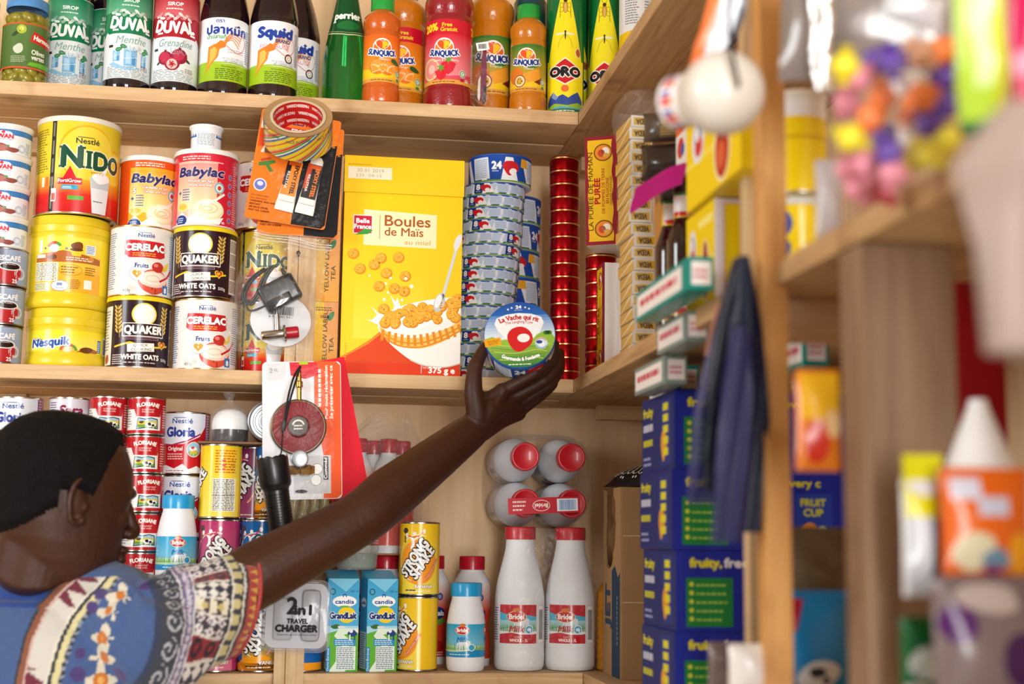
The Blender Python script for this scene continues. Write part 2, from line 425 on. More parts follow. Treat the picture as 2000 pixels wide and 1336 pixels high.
# uprights
def upright(name, label, mt, x0, x1, y0, y1, z0, z1, groove=False):
    bm = bmesh.new(); box(bm, x0, x1, y0, y1, z0, z1, bev=0.0012)
    if groove: box(bm, x0+(x1-x0)*0.36, x0+(x1-x0)*0.40, y0-0.0003, y0+0.001, z0+0.001, z1-0.001, mi=1)
    o = obj(name, mesh_from(bm, name, [mt, mat('groove_shade', '#8d6840', rough=0.9)], angle=30)); return tag(o, label, 'post')
upright('shelf_upright', 'flat pale batten nailed upright across the front of the back shelves, hung with blister packs', WZ, -0.4915, -0.4435, -0.019, -0.0008, FLOORZ, 0.45, True)
p0, p1 = un(1491, 668, Y=-1.06), un(1541, 668, Y=-1.06)
upright('corner_post', 'orange-lit square wooden post in front of the side shelf', WO, p0.x, p1.x, -1.06, -1.035, FLOORZ, 1.25)
q0, q1 = un(1459, 668, Y=-0.93), un(1488, 668, Y=-0.93)
upright('side_post', 'thin pale upright stick just behind the orange post', WZ, q0.x, q1.x, -0.93, -0.91, FLOORZ, 1.25)
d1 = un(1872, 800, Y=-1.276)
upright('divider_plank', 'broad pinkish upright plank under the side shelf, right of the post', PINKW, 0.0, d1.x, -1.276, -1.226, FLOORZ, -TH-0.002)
bm = bmesh.new(); box(bm, 0.03, WALLX-0.002, -1.0, -0.975, -TH-0.045, -TH-0.0005, bev=0.001)
tag(obj('cross_rail', mesh_from(bm, 'rail', WX, angle=30)), 'short pale rail under the side shelf just right of the orange post', 'rail')
# ------------------------------------------------------------------ packs: body builders
def tin_body(r, h, mt=TIN, bead=0.0012, seg=72):
    bm = bmesh.new(); e = 0.0014
    lathe(bm, [(0, 0.003), (r-0.005, 0.003), (r-0.0045, 0.0004), (r-0.002, 0), (r+e*0.4, 0.0012), (r+e*0.4, 0.0028), (r-0.0006, 0.0042), (r-0.0006, h-0.0042),
               (r+e*0.4, h-0.0028), (r+e*0.4, h-0.001), (r-0.0015, h), (r-0.0035, h-0.0008), (r-0.0045, h-0.0035), (r-0.012, h-0.0035), (r-0.0135, h-0.0028), (r-0.017, h-0.0028), (r-0.0185, h-0.0037), (0, h-0.0037)], seg)
    return mesh_from(bm, 'tin_body', mt)
def cap_mesh(r, z0, z1, col, name, ribs=0, mt=None, top=0.0015, lip=0.0):
    bm = bmesh.new(); seg = 96 if ribs else 64
    lathe(bm, [(r-0.0015, z0), (r+lip, z0), (r+lip, z0+0.0015), (r, z0+0.002), (r, z1-top), (r-top*0.4, z1-top*0.3), (r-top*1.3, z1), (r-0.004, z1), (r-0.005, z1-0.0006), (0, z1-0.0006)], seg)
    if ribs:
        for v in bm.verts:
            R = math.hypot(v.co.x, v.co.y)
            if R > r*0.97 and z0+0.002 < v.co.z+0.0005 < z1:
                a = math.atan2(v.co.y, v.co.x); k = 1+0.010*math.cos(a*ribs); v.co.x *= k; v.co.y *= k
    return mesh_from(bm, name, mt or mat('plastic_'+name+'_'+col.strip('#'), col, rough=0.32, coat=0.2))
def bottle_mesh(prof, mt, name='bottle_body', seg=64):
    bm = bmesh.new(); lathe(bm, prof, seg); return mesh_from(bm, name, mt, angle=50)
def smooth_prof(pts, n=5):
    q = spline([(p[0], 0, p[1]) for p in pts], n); return [(max(0, v.x), v.z) for v in q]
NAVY = '#12306e'
def nestle(a, x, y, h, c, l=3):
    a.text('Nestlé', x, y, h, c, w=h*4.3, bold=0.02, l=l); a.rect(x-h*1.9, y+h*1.13, h*3.1, h*0.13, c, l)

# --- large and small milk powder tin
def art_nido(r, h):
    a = Art(); k = r/69; v = h/165; W = math.pi*r; Y = lambda t: t*v
    a.rect(-W, 3, 2*W, h-6, '#e2c830', 0)
    a.grad(-W, 3, 2*W, Y(30), '#c4141c', '#d8281c', 0.5, 4); a.grad(-W, 3+Y(30), 2*W, Y(34), '#d8281c', '#e2c02c', 0.5, 8)
    a.rect(-48*k, 3, 8.5*k, h-6, '#23231d', 1)
    for i in range(5): a.rect(-45.5*k, 8+i*h/5.4, 3.2*k, h/7, '#77776c', 1.5)
    a.fine(-96*k, Y(70), 44*k, Y(75), 18, '#8a7a22', 1)
    for i in range(3): a.rect(-66*k+i*9*k, Y(46), 6*k, Y(16), ['#f6f2e0', '#e86a28', '#f6f2e0'][i], 1)
    a.ell(14*k, Y(104), 49*k, Y(47), '#e9ab18', 0.7, 40); a.ell(15.5*k, Y(103), 47*k, Y(45), '#e8d040', 0.9, 40)
    a.ell(66*k, Y(88), 34*k, Y(30), '#e9ab18', 0.7); a.ell(67*k, Y(86), 32.5*k, Y(28), '#e8d040', 0.9)
    nestle(a, 14*k, Y(119), 9*k, '#1f2a1c')
    G = '#0d4a35'
    for s, x, hh, w in (('N', -11, 34, 32), ('D', 38, 28, 24), ('O', 66, 26, 24)):
        a.text(s, x*k, Y(79 if s == 'N' else 78), hh*v, G, w=w*k, bold=0.055, l=3.4, out=('#fbf3d8', 1.4*k))
    a.rect(10.6*k, Y(76.6), 12.8*k, 32*v, '#fbf3d8', 2.9); a.rect(13.4*k, Y(78), 7.2*k, 29*v, G, 3.7)
    for x in (-27, 5, 17): a.rect((x-5.5)*k, Y(77.5), 11*k, 3.6*v, G, 4.1); a.rect((x-5.5)*k, Y(104 if x > 9 else 110), 11*k, 3.6*v, G, 4.1)
    a.text('FORTIFIED', 34*k, Y(69), 4*k, '#b03a20', w=25*k, l=3)
    a.poly([(-28*k, Y(52)), (-13*k, Y(80)), (2*k, Y(52))], '#d3202c', 2); a.rect(-33*k, Y(49), 40*k, 11*k, '#c11a26', 2.2)
    a.text('FortiGrow', -13*k, Y(52), 6*k, '#ffffff', w=38*k, bold=0.02, l=3.2)
    a.rect(-26*k, Y(40), 27*k, 8*k, '#2c9ec4', 2); a.rect(-15*k, Y(23), 26*k, 7*k, '#5aa83a', 2); a.rect(-20*k, Y(31), 24*k, 6*k, '#d8442a', 2); a.fine(-24*k, Y(41), 16*k, 5*k, 2, '#ffffff', 2.8)
    a.poly([(26*k, 4), (52*k, 4), (58*k, Y(64)), (20*k, Y(64))], '#e4e9ee', 2.6); a.poly([(23*k, Y(46)), (56*k, Y(46)), (58*k, Y(64)), (20*k, Y(64))], '#c3ccd4', 2.9)
    a.blob(40*k, Y(64), 15*k, 10*k, '#f3f6f8', 3.2, seed=4); a.line([(50*k, Y(84)), (44*k, Y(72)), (42*k, Y(60))], 6*k, '#f6f8fa', 3)
    a.fine(27*k, Y(22), 22*k, 4*k, 1, '#5a6b74', 3.4); a.rect(-44*k, Y(20), 9*k, Y(22), '#f2efe6', 2); a.rect(-43*k, Y(22), 7*k, Y(12), '#b83228', 2.5)
    return a
def proto_nido(r, h, lid):
    p = [('tin_body', tin_body(r/1000, h/1000)), ('label', art_nido(r, h).on_tube(r))]
    if lid: p.append(('lid', cap_mesh(r/1000+0.0014, (h-9)/1000, h/1000+0.0006, '#e4e0d2', 'pale_lid')))
    return p
# --- cocoa powder jar: straight waist, flared shoulders and foot
def jar_prof(r, h):
    R = r/1000; H = h/1000
    return [(0, 0.001), (R*0.93, 0.0), (R*0.975, 0.002), (R, 0.007), (R, 0.011), (R*0.985, 0.018), (R*0.965, 0.021), (R*0.955, 0.024), (R*0.955, H-0.036), (R*0.975, H-0.032), (R*0.985, H-0.030), (R*0.965, H-0.029), (R*0.96, H-0.027)]
def proto_jar(r, h, art):
    mt = mat('yellow_jar_plastic', '#e4c722', rough=0.34, coat=0.2)
    lid = bmesh.new(); R = r/1000; H = h/1000
    lathe(lid, [(R*0.95, H-0.029), (R*0.975, H-0.0285), (R*0.985, H-0.026), (R*0.985, H-0.017), (R*0.965, H-0.0155), (R*0.955, H-0.014), (R*0.955, H-0.003), (R*0.94, H-0.0005), (R*0.88, H), (0, H)], 72)
    return [('jar_body', bottle_mesh(jar_prof(r, h), mt, 'jar_body', 72)), ('lid', mesh_from(lid, 'lid', mt)), ('label', art.on_tube(r*0.957))]
def art_nesq_front(h):
    a = Art(); W = 150; a.rect(-W, 26, 2*W, h-64, '#f4dc26', 0); a.grad(-60, 28, 130, h-70, '#f7e56a', '#f4dc26', 0.5, 6)
    nestle(a, -44, h-57, 4.6, '#2a4a8c'); a.text('Nesquik', -22, 35, 13, '#1e4fa0', w=66, bold=0.05, rot=5, shear=0.12, out=('#ffffff', 1.5), l=3)
    a.ell(10, 28, 15, 12, '#e8b32a', 1.4); a.ring(10, 28, 14, 11, 4, '#d64a2a', 1.7, a0=0, a1=180); a.ring(10, 28, 14, 11, 4, '#4c9a3c', 1.8, a0=0, a1=60); a.text('OPTI', 10, 31, 3, '#fff', l=3); a.text('START', 10, 27, 3, '#fff', l=3)
    a.poly([(22, 26), (60, 26), (66, 30), (48, 34), (30, 30)], '#a8672c', 1.5); a.blob(40, 30, 12, 5, '#6b3a1c', 1.8, seed=2); a.rect(62, 28, 8, 21, '#2f6fb0', 1.6); a.fine(63, 29, 6, 18, 6, '#fff', 2.5); a.bars(78, 27, 9, 26)
    a.clip(-W, W, 25, h-38); return a
def art_nesq_back(h):
    a = Art(); W = 150; a.rect(-W, 26, 2*W, h-62, '#f5d928', 0); a.grad(-60, 60, 118, h-98, '#f6b93a', '#f8e24e', 0.4, 6); a.rect(-60, 26, 118, 34, '#f2b02c', 0.4)
    a.poly([(-59, 88), (-10, 96), (56, 86), (56, 76), (-59, 76)], '#b4632c', 0.8); a.rect(-53, 92, 6, 18, '#eef2f4', 1.4); a.ell(-50, 111, 2.4, 4, '#eef2f4', 1.4)
    a.text('+', -41, 96, 6, '#2b5ea8', bold=0.03); a.ring(-25, 100, 13, 11, 5, '#d9472c', 1.5, a0=20, a1=170); a.ell(-25, 99, 8, 7, '#f0f4f6', 1.4); a.ring(-25, 100, 13, 11, 5, '#58a04a', 1.6, a0=20, a1=70); a.text('=', -5, 96, 6, '#2b5ea8', bold=0.03)
    a.blob(12, 104, 11, 7, '#7a431f', 1.2, seed=6); a.poly([(0, 98), (22, 98), (18, 87), (5, 87)], '#f2c92e', 1.4); a.ell(11, 98, 11, 2.6, '#5d3218', 1.6); a.rect(27, 92, 18, 16, '#e7eef2', 1.3); a.fine(28, 93, 16, 14, 5, '#3a72b4', 1.9)
    a.blob(36, 84, 7, 4, '#d08a3c', 1.5); a.blob(-28, 84, 9, 4, '#6b3a1c', 1.4); a.rect(-58, 83, 18, 6, '#e9dcd4', 1.3); a.fine(-5, 79, 50, 7, 2, '#f7ecd0', 1.9)
    a.rect(-59, 44, 42, 31, '#f8f2d8', 1.2); a.fine(-58, 45, 40, 29, 12, '#5c5230', 1.8, 0.05)
    for x in (-46, -34, -25): a.rect(x, 44, 0.5, 31, '#5c5230', 2)
    a.ring(3, 63, 19, 9.5, 0.6, '#8a5a1e', 1.6); a.fine(-12, 57, 30, 13, 3, '#7a4a18', 1.8); a.fine(27, 56, 20, 15, 4, '#7a4a18', 1.8)
    a.rect(-59, 27, 28, 14, '#e8e2b4', 1.2); a.fine(-58, 28, 26, 12, 6, '#54502c', 1.8); a.ell(-13, 36, 14, 9, '#ffffff', 1.3); a.ring(-13, 36, 14, 9, 0.7, '#4a6aa8', 1.6); a.text('Nestlé', -13, 31, 3.2, '#3a5a9c', w=13, l=2.5); a.rect(-18, 36, 9, 5, '#7f93c0', 2)
    a.fine(3, 31, 20, 17, 6, '#8a4a1c', 1.8); a.rect(26, 33, 14, 15, '#f6f4ea', 1.3)
    a.clip(-W, W, 25, h-37); return a
# --- baby cereal tubs
def art_babylac(r, h, pink):
    a = Art(); W = math.pi*r; c = '#d5243c' if pink else '#e8561a'; a.rect(-W, 3, 2*W, h-6, c, 0)
    x0 = -40
    a.rect(x0, 3, 84, h-24, '#f4b8a4' if pink else '#f7b02a', 0.6); a.grad(x0, 30, 84, h-55, '#f7d9a8' if pink else '#fbe29a', '#f0908a' if pink else '#f6a51e', 0.8, 8)
    a.fine(x0+10, h-19, 52, 8, 2, '#ffe9dc', 2, 0.1)
    a.text('Babylac', 4, h-47, 15, '#1c2a6a', w=80, bold=0.05, shear=0.22, out=('#f6cf9a' if not pink else '#f8c0b4', 1.0), l=3.2)
    a.text('5 ' if not pink else '', -30, h-66, 9, '#fff2d8', bold=0.04, out=('#d8481c', 0.8)); a.text('Fruits et lait' if pink else 'Céréales et lait', 6, h-58, 4.6, '#fff', w=44, bold=0.02, shear=0.15, out=('#e0642c', 0.8)); a.text('Fruits and milk' if pink else 'Cereals and milk', 6, h-65, 4.2, '#fff', w=40, bold=0.02, shear=0.15, out=('#e0642c', 0.8))
    a.ell(38, h-66, 9, 10, '#7fb6c4', 1.6); a.ell(38, h-66, 6.5, 7, '#d8e6e8', 1.9); a.ell(38, h-66, 3.4, 4, '#c8442c', 2.2)
    a.text('+', -33, h-80, 8, '#2c5a9c', bold=0.05); a.fine(-27, h-90, 15, 22, 5, '#2c62a8', 2.2, 0.1)
    a.ell(20, 28, 28, 19, '#f3dfae', 1.4); a.ell(20, 30, 25, 15.5, '#fbf0cf', 1.7); a.ring(21, 31, 16, 9.5, 3, '#ecd6a0', 2); a.ring(19, 30, 9, 5, 2.2, '#e8cd92', 2.2)
    a.poly([(-40, 4), (40, 4), (48, 17), (20, 10), (-2, 22), (-14, 12), (-26, 24), (-40, 14)], '#fbf6ea', 2.4); a.line([(10, 36), (30, 44), (48, 58)], 4, '#fbf6ea', 2.6)
    for i in range(7): a.ell(38+3*math.sin(i), 52+i*4, 3.4, 1.9, '#dca23a', 1.5, rot=40+(i % 2)*60)
    a.ell(-26, 32, 12, 8, '#f2d789', 1.3); a.ell(-26, 33, 9, 5, '#e9b94a', 1.5); a.ell(-28, 10, 12, 9, '#1e3f86', 2.7); a.fine(-36, 5, 16, 10, 3, '#cfdcf0', 3.2)
    a.text('8 m', 44, 6, 5, '#fff', l=3, bold=0.03)
    if pink:
        for i in range(6): a.ell(60, 14+i*15, 5, 5.5, '#c47a9c', 1.4); a.ell(60, 14+i*15, 3, 3.4, '#6a6fa8', 1.8)
        a.fine(68, 10, 14, h-30, 26, '#f3c6c6', 1.5); a.rect(x0+74, 3, 10, h-26, '#d5243c', 1.0)
    return a
def proto_babylac(r, h, pink):
    return [('tub_body', tin_body(r/1000, h/1000, mat('tub_card', '#e9e4da', rough=0.5))), ('label', art_babylac(r, h, pink).on_tube(r)), ('lid', cap_mesh(r/1000+0.0022, (h-8)/1000, h/1000+0.0012, '#efeee9', 'white_lid', lip=0.001))]
# --- infant cereal tin with fruit
def art_cerelac(r, h):
    a = Art(); W = math.pi*r; a.rect(-W, 3, 2*W, h-6, '#e7e4e0', 0); a.fine(-75, 12, 26, h-24, 26, '#5678b0', 1); a.fine(52, 12, 24, h-24, 26, '#5678b0', 1)
    nestle(a, 4, h-21, 6.4, '#27509c'); a.poly([(-30, h-26), (36, h-28), (39, h-52), (30, h-56), (-24, h-56), (-32, h-50)], '#c8202a', 1.4); a.ring(2, h-40, 40, 20, 1.2, '#f0d8d0', 1.2)
    a.text('CERELAC', 3, h-44, 11, '#ffffff', w=68, bold=0.06, out=('#8a1018', 0.9), l=3); a.fine(-18, h-54, 42, 7, 2, '#f4b23c', 2.4, 0.1)
    a.text('Fruits', -2, h-73, 7.2, '#274a94', w=22, bold=0.03)
    a.ell(20, 26, 27, 21, '#d2503a', 1.2); a.ell(20, 30, 26, 14, '#f0cfc0', 1.5); a.ell(19, 31, 21, 10.5, '#f6e6d6', 1.8); a.ring(18, 31, 13, 6.5, 2.4, '#e9cdb6', 2); a.ell(20, 13, 14, 9, '#a8361f', 1.0)
    a.line([(30, 27), (46, 36), (58, 50)], 3.6, '#c8232c', 2.6); a.ell(26, 51, 11, 9, '#c2302a', 1.6); a.ell(22, 54, 4, 3, '#e8847a', 1.9); a.poly([(34, 44), (46, 48), (50, 62), (44, 60), (36, 52)], '#ecc43a', 1.7); a.ell(-9, 38, 12.5, 12, '#f2f2ee', 2.1); a.ring(-9, 38, 12.5, 12, 0.8, '#9aa4b4', 2.4); a.heart(-9, 38, 8, '#e2a13a', 2.6); a.text('8', -9, 36, 3.5, '#fff', bold=0.03, l=3.2)
    a.rect(37, 7, 12, 15, '#2f74b8', 2); a.text('8', 43, 9.5, 8, '#ffffff', bold=0.04); a.text('400g', -26, 7, 5, '#54504c', l=2); a.ell(-22, 13, 12, 5, '#d8cfc4', 1.2)
    return a
def proto_cerelac(r, h): return [('tin_body', tin_body(r/1000, h/1000, GOLD)), ('label', art_cerelac(r, h).on_tube(r))]
# --- oats tin
def art_oats(r, h):
    a = Art(); W = math.pi*r; B = '#2a1420'; a.rect(-W, 3, 2*W, h-6, B, 0); cx = 2
    a.ell(cx, h-30, 21, 19, '#e8cf3a', 1.2); a.ell(cx, h-30, 18.5, 17, '#f3efe4', 1.5)
    a.rect(cx-36, h-68, 72, 23, '#ece6dc', 1.8); a.rect(cx-34.6, h-66.6, 69.2, 20.2, B, 2); a.text('QUAKER', cx, h-62.5, 12.5, '#f6f2ea', w=64, bold=0.05, l=3); a.rect(cx-34, h-73, 60, 4, '#a88a94', 1.6); a.rect(cx-33, h-72.4, 58, 2.8, '#4a2834', 1.9)
    a.line([(-48, h-85), (-20, h-78), (10, h-86), (30, h-84), (50, h-80)], 3, '#e6c630', 2)
    a.rect(-24, h-93, 45, 14, '#f1ede4', 2.4, rot=3); a.text('QUICK', -2, h-84.5, 4.4, '#2a1a20', w=24, shear=0.2, rot=3, l=3.4); a.text('COOKING', -1, h-91.5, 4.4, '#2a1a20', w=33, shear=0.2, rot=3, l=3.4)
    a.heart(36, h-80, 8, '#e6c630', 2.4); a.heart(36, h-79.5, 6, '#cf3a26', 2.8); a.heart(35, h-79.5, 3, '#e6c630', 3.2)
    a.text('WHITE OATS', -2, 15, 8, '#f4efe6', w=64, bold=0.045, l=3); a.fine(-30, 8, 60, 3.5, 1, '#cfc4c0', 2.4)
    for s, x0 in ((-1, -44), (1, 40)):
        a.line([(x0+s*-6, h-70), (x0-s*2, h-45), (x0, h-15)], 0.9, '#c9a24a', 1.5)
        for i in range(7):
            for d in (-1, 1): a.ell(x0-s*3+s*i*0.5+d*4, h-58+i*6.6, 4.6, 1.9, '#d9b354', 1.8, rot=90-d*38, n=14)
    a.rect(-92, 6, 36, h-22, '#e6e0d6', 1.2); a.fine(-90, 30, 30, h-52, 14, '#8a7a74', 1.8); a.blob(-70, 16, 8, 7, '#a8443a', 1.8); a.fine(-52, 6, 22, 18, 5, '#cfc4c0', 1.5)
    a.rect(58, 10, 24, h-26, '#ded8d0', 1.2)
    for i in range(4): a.rect(59, 14+i*23, 22, 19, '#8f7f80', 1.6); a.fine(60, 15+i*23, 20, 17, 6, '#e2dad4', 2.2)
    a.text('500g', 42, 14, 5, '#f4efe6', l=3)
    return a
def proto_oats(r, h):
    return [('tin_body', tin_body(r/1000, h/1000)), ('label', art_oats(r, h).on_tube(r)), ('lid', cap_mesh(r/1000+0.0016, (h-7)/1000, h/1000+0.0008, '#efd11c', 'yellow_lid'))]
# --- coffee tin, meat tin
def art_coffee(r, h):
    a = Art(); W = math.pi*r; a.grad(-W, 3, 2*W, h-6, '#8c9cb8', '#97a6c2', 0, 3); a.rect(-W, 3, W+8, h-6, '#3a1216', 0.3); a.grad(-10, 3, 24, h-6, '#3a1216', '#9aa6bc', 0.5, 8, True)
    a.text('NESCAFÉ', 10, h-22, 8, '#f4f0ee', w=46, bold=0.04, l=3); a.text('CLASSIC', 14, h-29, 3.2, '#e8dcd8', w=22)
    a.ell(16, 23, 20, 17, '#b01e24', 1.3); a.ell(16, 33, 19, 7, '#e8e4e2', 1.7); a.ell(16, 33, 16, 5.4, '#24100c', 2); a.ring(34, 22, 11, 10, 4, '#cfc9cc', 1.2); a.poly([(-60, 3), (30, 3), (8, 20), (-60, 22)], '#8f1a20', 1.1); a.text('25', 24, 6, 6, '#f2ecec', bold=0.03, l=3)
    return a
def proto_coffee(r, h): return [('tin_body', tin_body(r/1000, h/1000, mat('dark_tin', '#8a8684', rough=0.3, metal=1))), ('label', art_coffee(r, h).on_tube(r))]
def art_meat(r, h):
    a = Art(); W = math.pi*r; a.rect(-W, 2, 2*W, h-10, '#e9edf2', 0); a.rect(-W, h-19, 2*W, 9.5, '#2f74b8', 1)
    for i in range(60): a.rect(-W+i*2*W/60, h-19, 0.5, 9.5, '#5d9ad0', 1.2)
    for j in range(2): a.rect(-W, h-16.5+j*3, 2*W, 0.4, '#5d9ad0', 1.2)
    a.poly([(-18, h-19), (-14, h-14), (0, h-12), (14, h-14), (20, h-19)], '#e9edf2', 1.6); a.ell(2, h-14.5, 3, 2.6, '#cf3a50', 2); a.text('ZWAN', 2, h-25, 7, '#d42840', w=32, bold=0.06, l=3); a.fine(-14, h-28, 34, 2, 1, '#d86a7a', 2)
    a.blob(-6, 11, 19, 8, '#96544c', 1.6, seed=3); a.blob(-2, 10, 13, 5, '#b0706a', 1.9, seed=5); a.blob(18, 8, 10, 4.6, '#8f4c42', 2, seed=8); a.ell(10, 14, 3, 2, '#5a8f4a', 2.2); a.ring(34, 12, 7, 6.5, 0.7, '#6f96c4', 2); a.ring(34, 12, 5, 4.6, 0.5, '#6f96c4', 2); a.fine(42, 4, 12, 20, 8, '#7f98b8', 1.5)
    return a
def proto_meat(r, h):
    R, H = r/1000, h/1000; bm = bmesh.new()
    lathe(bm, [(0, 0.001), (R*0.86, 0.001), (R*0.9, 0), (R*0.925, 0.002), (R*0.93, H-0.009), (R*0.97, H-0.007), (R*0.99, H-0.003), (R*1.0, H-0.001), (R*0.985, H), (R*0.93, H-0.001), (R*0.92, H-0.003), (0, H-0.003)], 64)
    return [('tin_body', mesh_from(bm, 'tin_body', mat('white_enamel', '#e6e6e4', rough=0.3, coat=0.3))), ('label', art_meat(r*0.93, h).on_tube(r*0.931))]
def proto_cup():
    r, h = 27.0, 52.0; bm = bmesh.new()
    lathe(bm, [(0, 0.001), (0.0245, 0.0), (0.0255, 0.001), (0.0262, 0.04), (0.027, 0.046), (0.0295, 0.0485), (0.0297, 0.0515), (0.0285, 0.052), (0.027, 0.051), (0, 0.051)], 56)
    a = Art(); a.rect(-75, 4, 150, 34, '#eef0f2', 0); a.rect(-75, 30, 150, 7, '#2f6fb4', 0.8); a.rect(-17, 14, 34, 25, '#eceef0', 1.2); a.fine(-16, 15, 32, 22, 9, '#8f98a4', 2, 0.05); a.rect(-75, 4, 150, 1.4, '#3a78b8', 1)
    return [('cup_body', mesh_from(bm, 'cup_body', mat('white_plastic', '#eff0f0', rough=0.3, coat=0.2))), ('label', a.on_tube(25.9))]
# --- evaporated milk tins
def art_flor(r, h):
    a = Art(); W = math.pi*r; a.rect(-W, 3, 2*W, h-6, '#e9e7e2', 0); R = '#b5161f'
    a.rect(-W, h-21, 2*W, 18, R, 0.6); a.poly([(-22, h-21), (-17, h-33), (24, h-33), (26, h-21)], R, 0.6); a.rect(-W, 3, 2*W, 5, R, 0.6); a.rect(25, 3, W-25, h-6, R, 0.8)
    a.text('FLORIANE', 2, h-15.5, 6.2, '#f8f2e6', w=36, bold=0.05, arc=60, l=3); a.text('evaporated', 2, h-22.5, 3, '#f3cfc8', w=20); a.text('filled milk', 2, h-26.5, 3, '#f3cfc8', w=20)
    a.poly([(-17, 9), (-15, 29), (-2, 27), (8, 29), (19, 27), (20, 10), (4, 12)], '#2a3e44', 1.6); a.poly([(-15, 11), (-13.5, 27.5), (-2, 25.5), (8, 27.5), (17.5, 25.5), (18, 12), (4, 13.6)], '#9cc0d8', 1.9); a.rect(-14.4, 15, 32.2, 8, '#d7c24a', 2.2); a.rect(-14.6, 12.5, 32.4, 4.5, '#6d9c3a', 2.5)
    a.blob(7, 17, 8, 4.2, '#f4f2ee', 2.9, seed=4); a.blob(5, 18, 3, 2.4, '#1a1a1c', 3.2, seed=5); a.blob(11, 16, 2.8, 2, '#1a1a1c', 3.2, seed=6); a.rect(2, 11, 1.3, 4, '#f4f2ee', 3); a.rect(11, 11, 1.3, 4, '#f4f2ee', 3); a.blob(-8, 21, 4, 2, '#6a3c24', 2.9, seed=2)
    a.fine(30, 12, 22, h-24, 10, '#e8c4bc', 1.6); a.fine(-52, 12, 26, h-30, 8, '#8a8480', 1.6)
    a.clip(-W, W, 3, h-3); return a
def proto_flor(r, h): return [('tin_body', tin_body(r/1000, h/1000)), ('label', art_flor(r, h).on_tube(r))]
def art_gloria(r, h):
    a = Art(); W = math.pi*r; R = '#c21822'; a.rect(-W, 3, 2*W, h-6, R, 0)
    a.poly([(-W, h-3), (40, h-3), (40, h-24), (28, h-42), (0, h-55), (-30, h-57), (-W, h-50)], '#dfe2ea', 1); a.line([(-50, h-54), (-20, h-57), (6, h-50), (30, h-37)], 2.6, '#a8285c', 1.4)
    nestle(a, -3, h-20, 8, '#2a4a98'); a.text('Gloria', -6, h-42, 15, '#2a3f94', w=50, bold=0.05, l=3); a.text('Original', -14, h-66, 6.5, '#f4f0ee', w=26, bold=0.02); a.fine(-28, h-82, 30, 12, 3, '#e8c8c4', 2)
    a.ell(18, h-64, 12, 13, '#e8e4d8', 1.8); a.ell(18, h-64, 11, 12, '#9cc8e0', 2); a.poly([(8, h-68), (28, h-68), (24, h-74), (18, h-76), (12, h-74)], '#7fae3a', 2.3); a.ell(18, h-68, 7, 3.4, '#d8b83a', 2.4); a.blob(17, h-63, 6, 4, '#f6f2ee', 2.7, seed=4); a.blob(16, h-61, 3, 2.2, '#c0443a', 3, seed=2)
    a.poly([(-W, 3), (-W, 12), (-30, 16), (-14, 10), (0, 18), (10, 9), (24, 15), (36, 8), (W, 12), (W, 3)], '#e9eaee', 2); a.fine(-30, 5, 40, 3, 1, '#a8505c', 2.6)
    a.rect(41, 4, 17, h-8, '#c89aa8', 1.6); a.fine(42.5, 6, 14, h-12, 22, '#7a4a70', 2.2); a.rect(41, 4, 1.4, h-8, '#5a2a7a', 1.9)
    return a
def proto_gloria(r, h): return [('tin_body', tin_body(r/1000, h/1000)), ('label', art_gloria(r, h).on_tube(r))]
def proto_sara(r, h):
    a = Art(); W = math.pi*r; a.rect(-W, 3, 2*W, h-6, '#dddbe4', 0); a.text('Sara', 4, h-29, 14, '#8c1c4c', w=40, bold=0.05, shear=0.2, l=3); a.fine(-36, 8, 16, h-16, 12, '#5a5a6a', 1.5); a.poly([(16, 4), (20, 4), (24, 20), (21, 20)], '#b8a44a', 1.6); a.ell(18, 8, 8, 6, '#cfc8b0', 1.4)
    return [('tin_body', tin_body(r/1000, h/1000)), ('label', a.on_tube(r))]
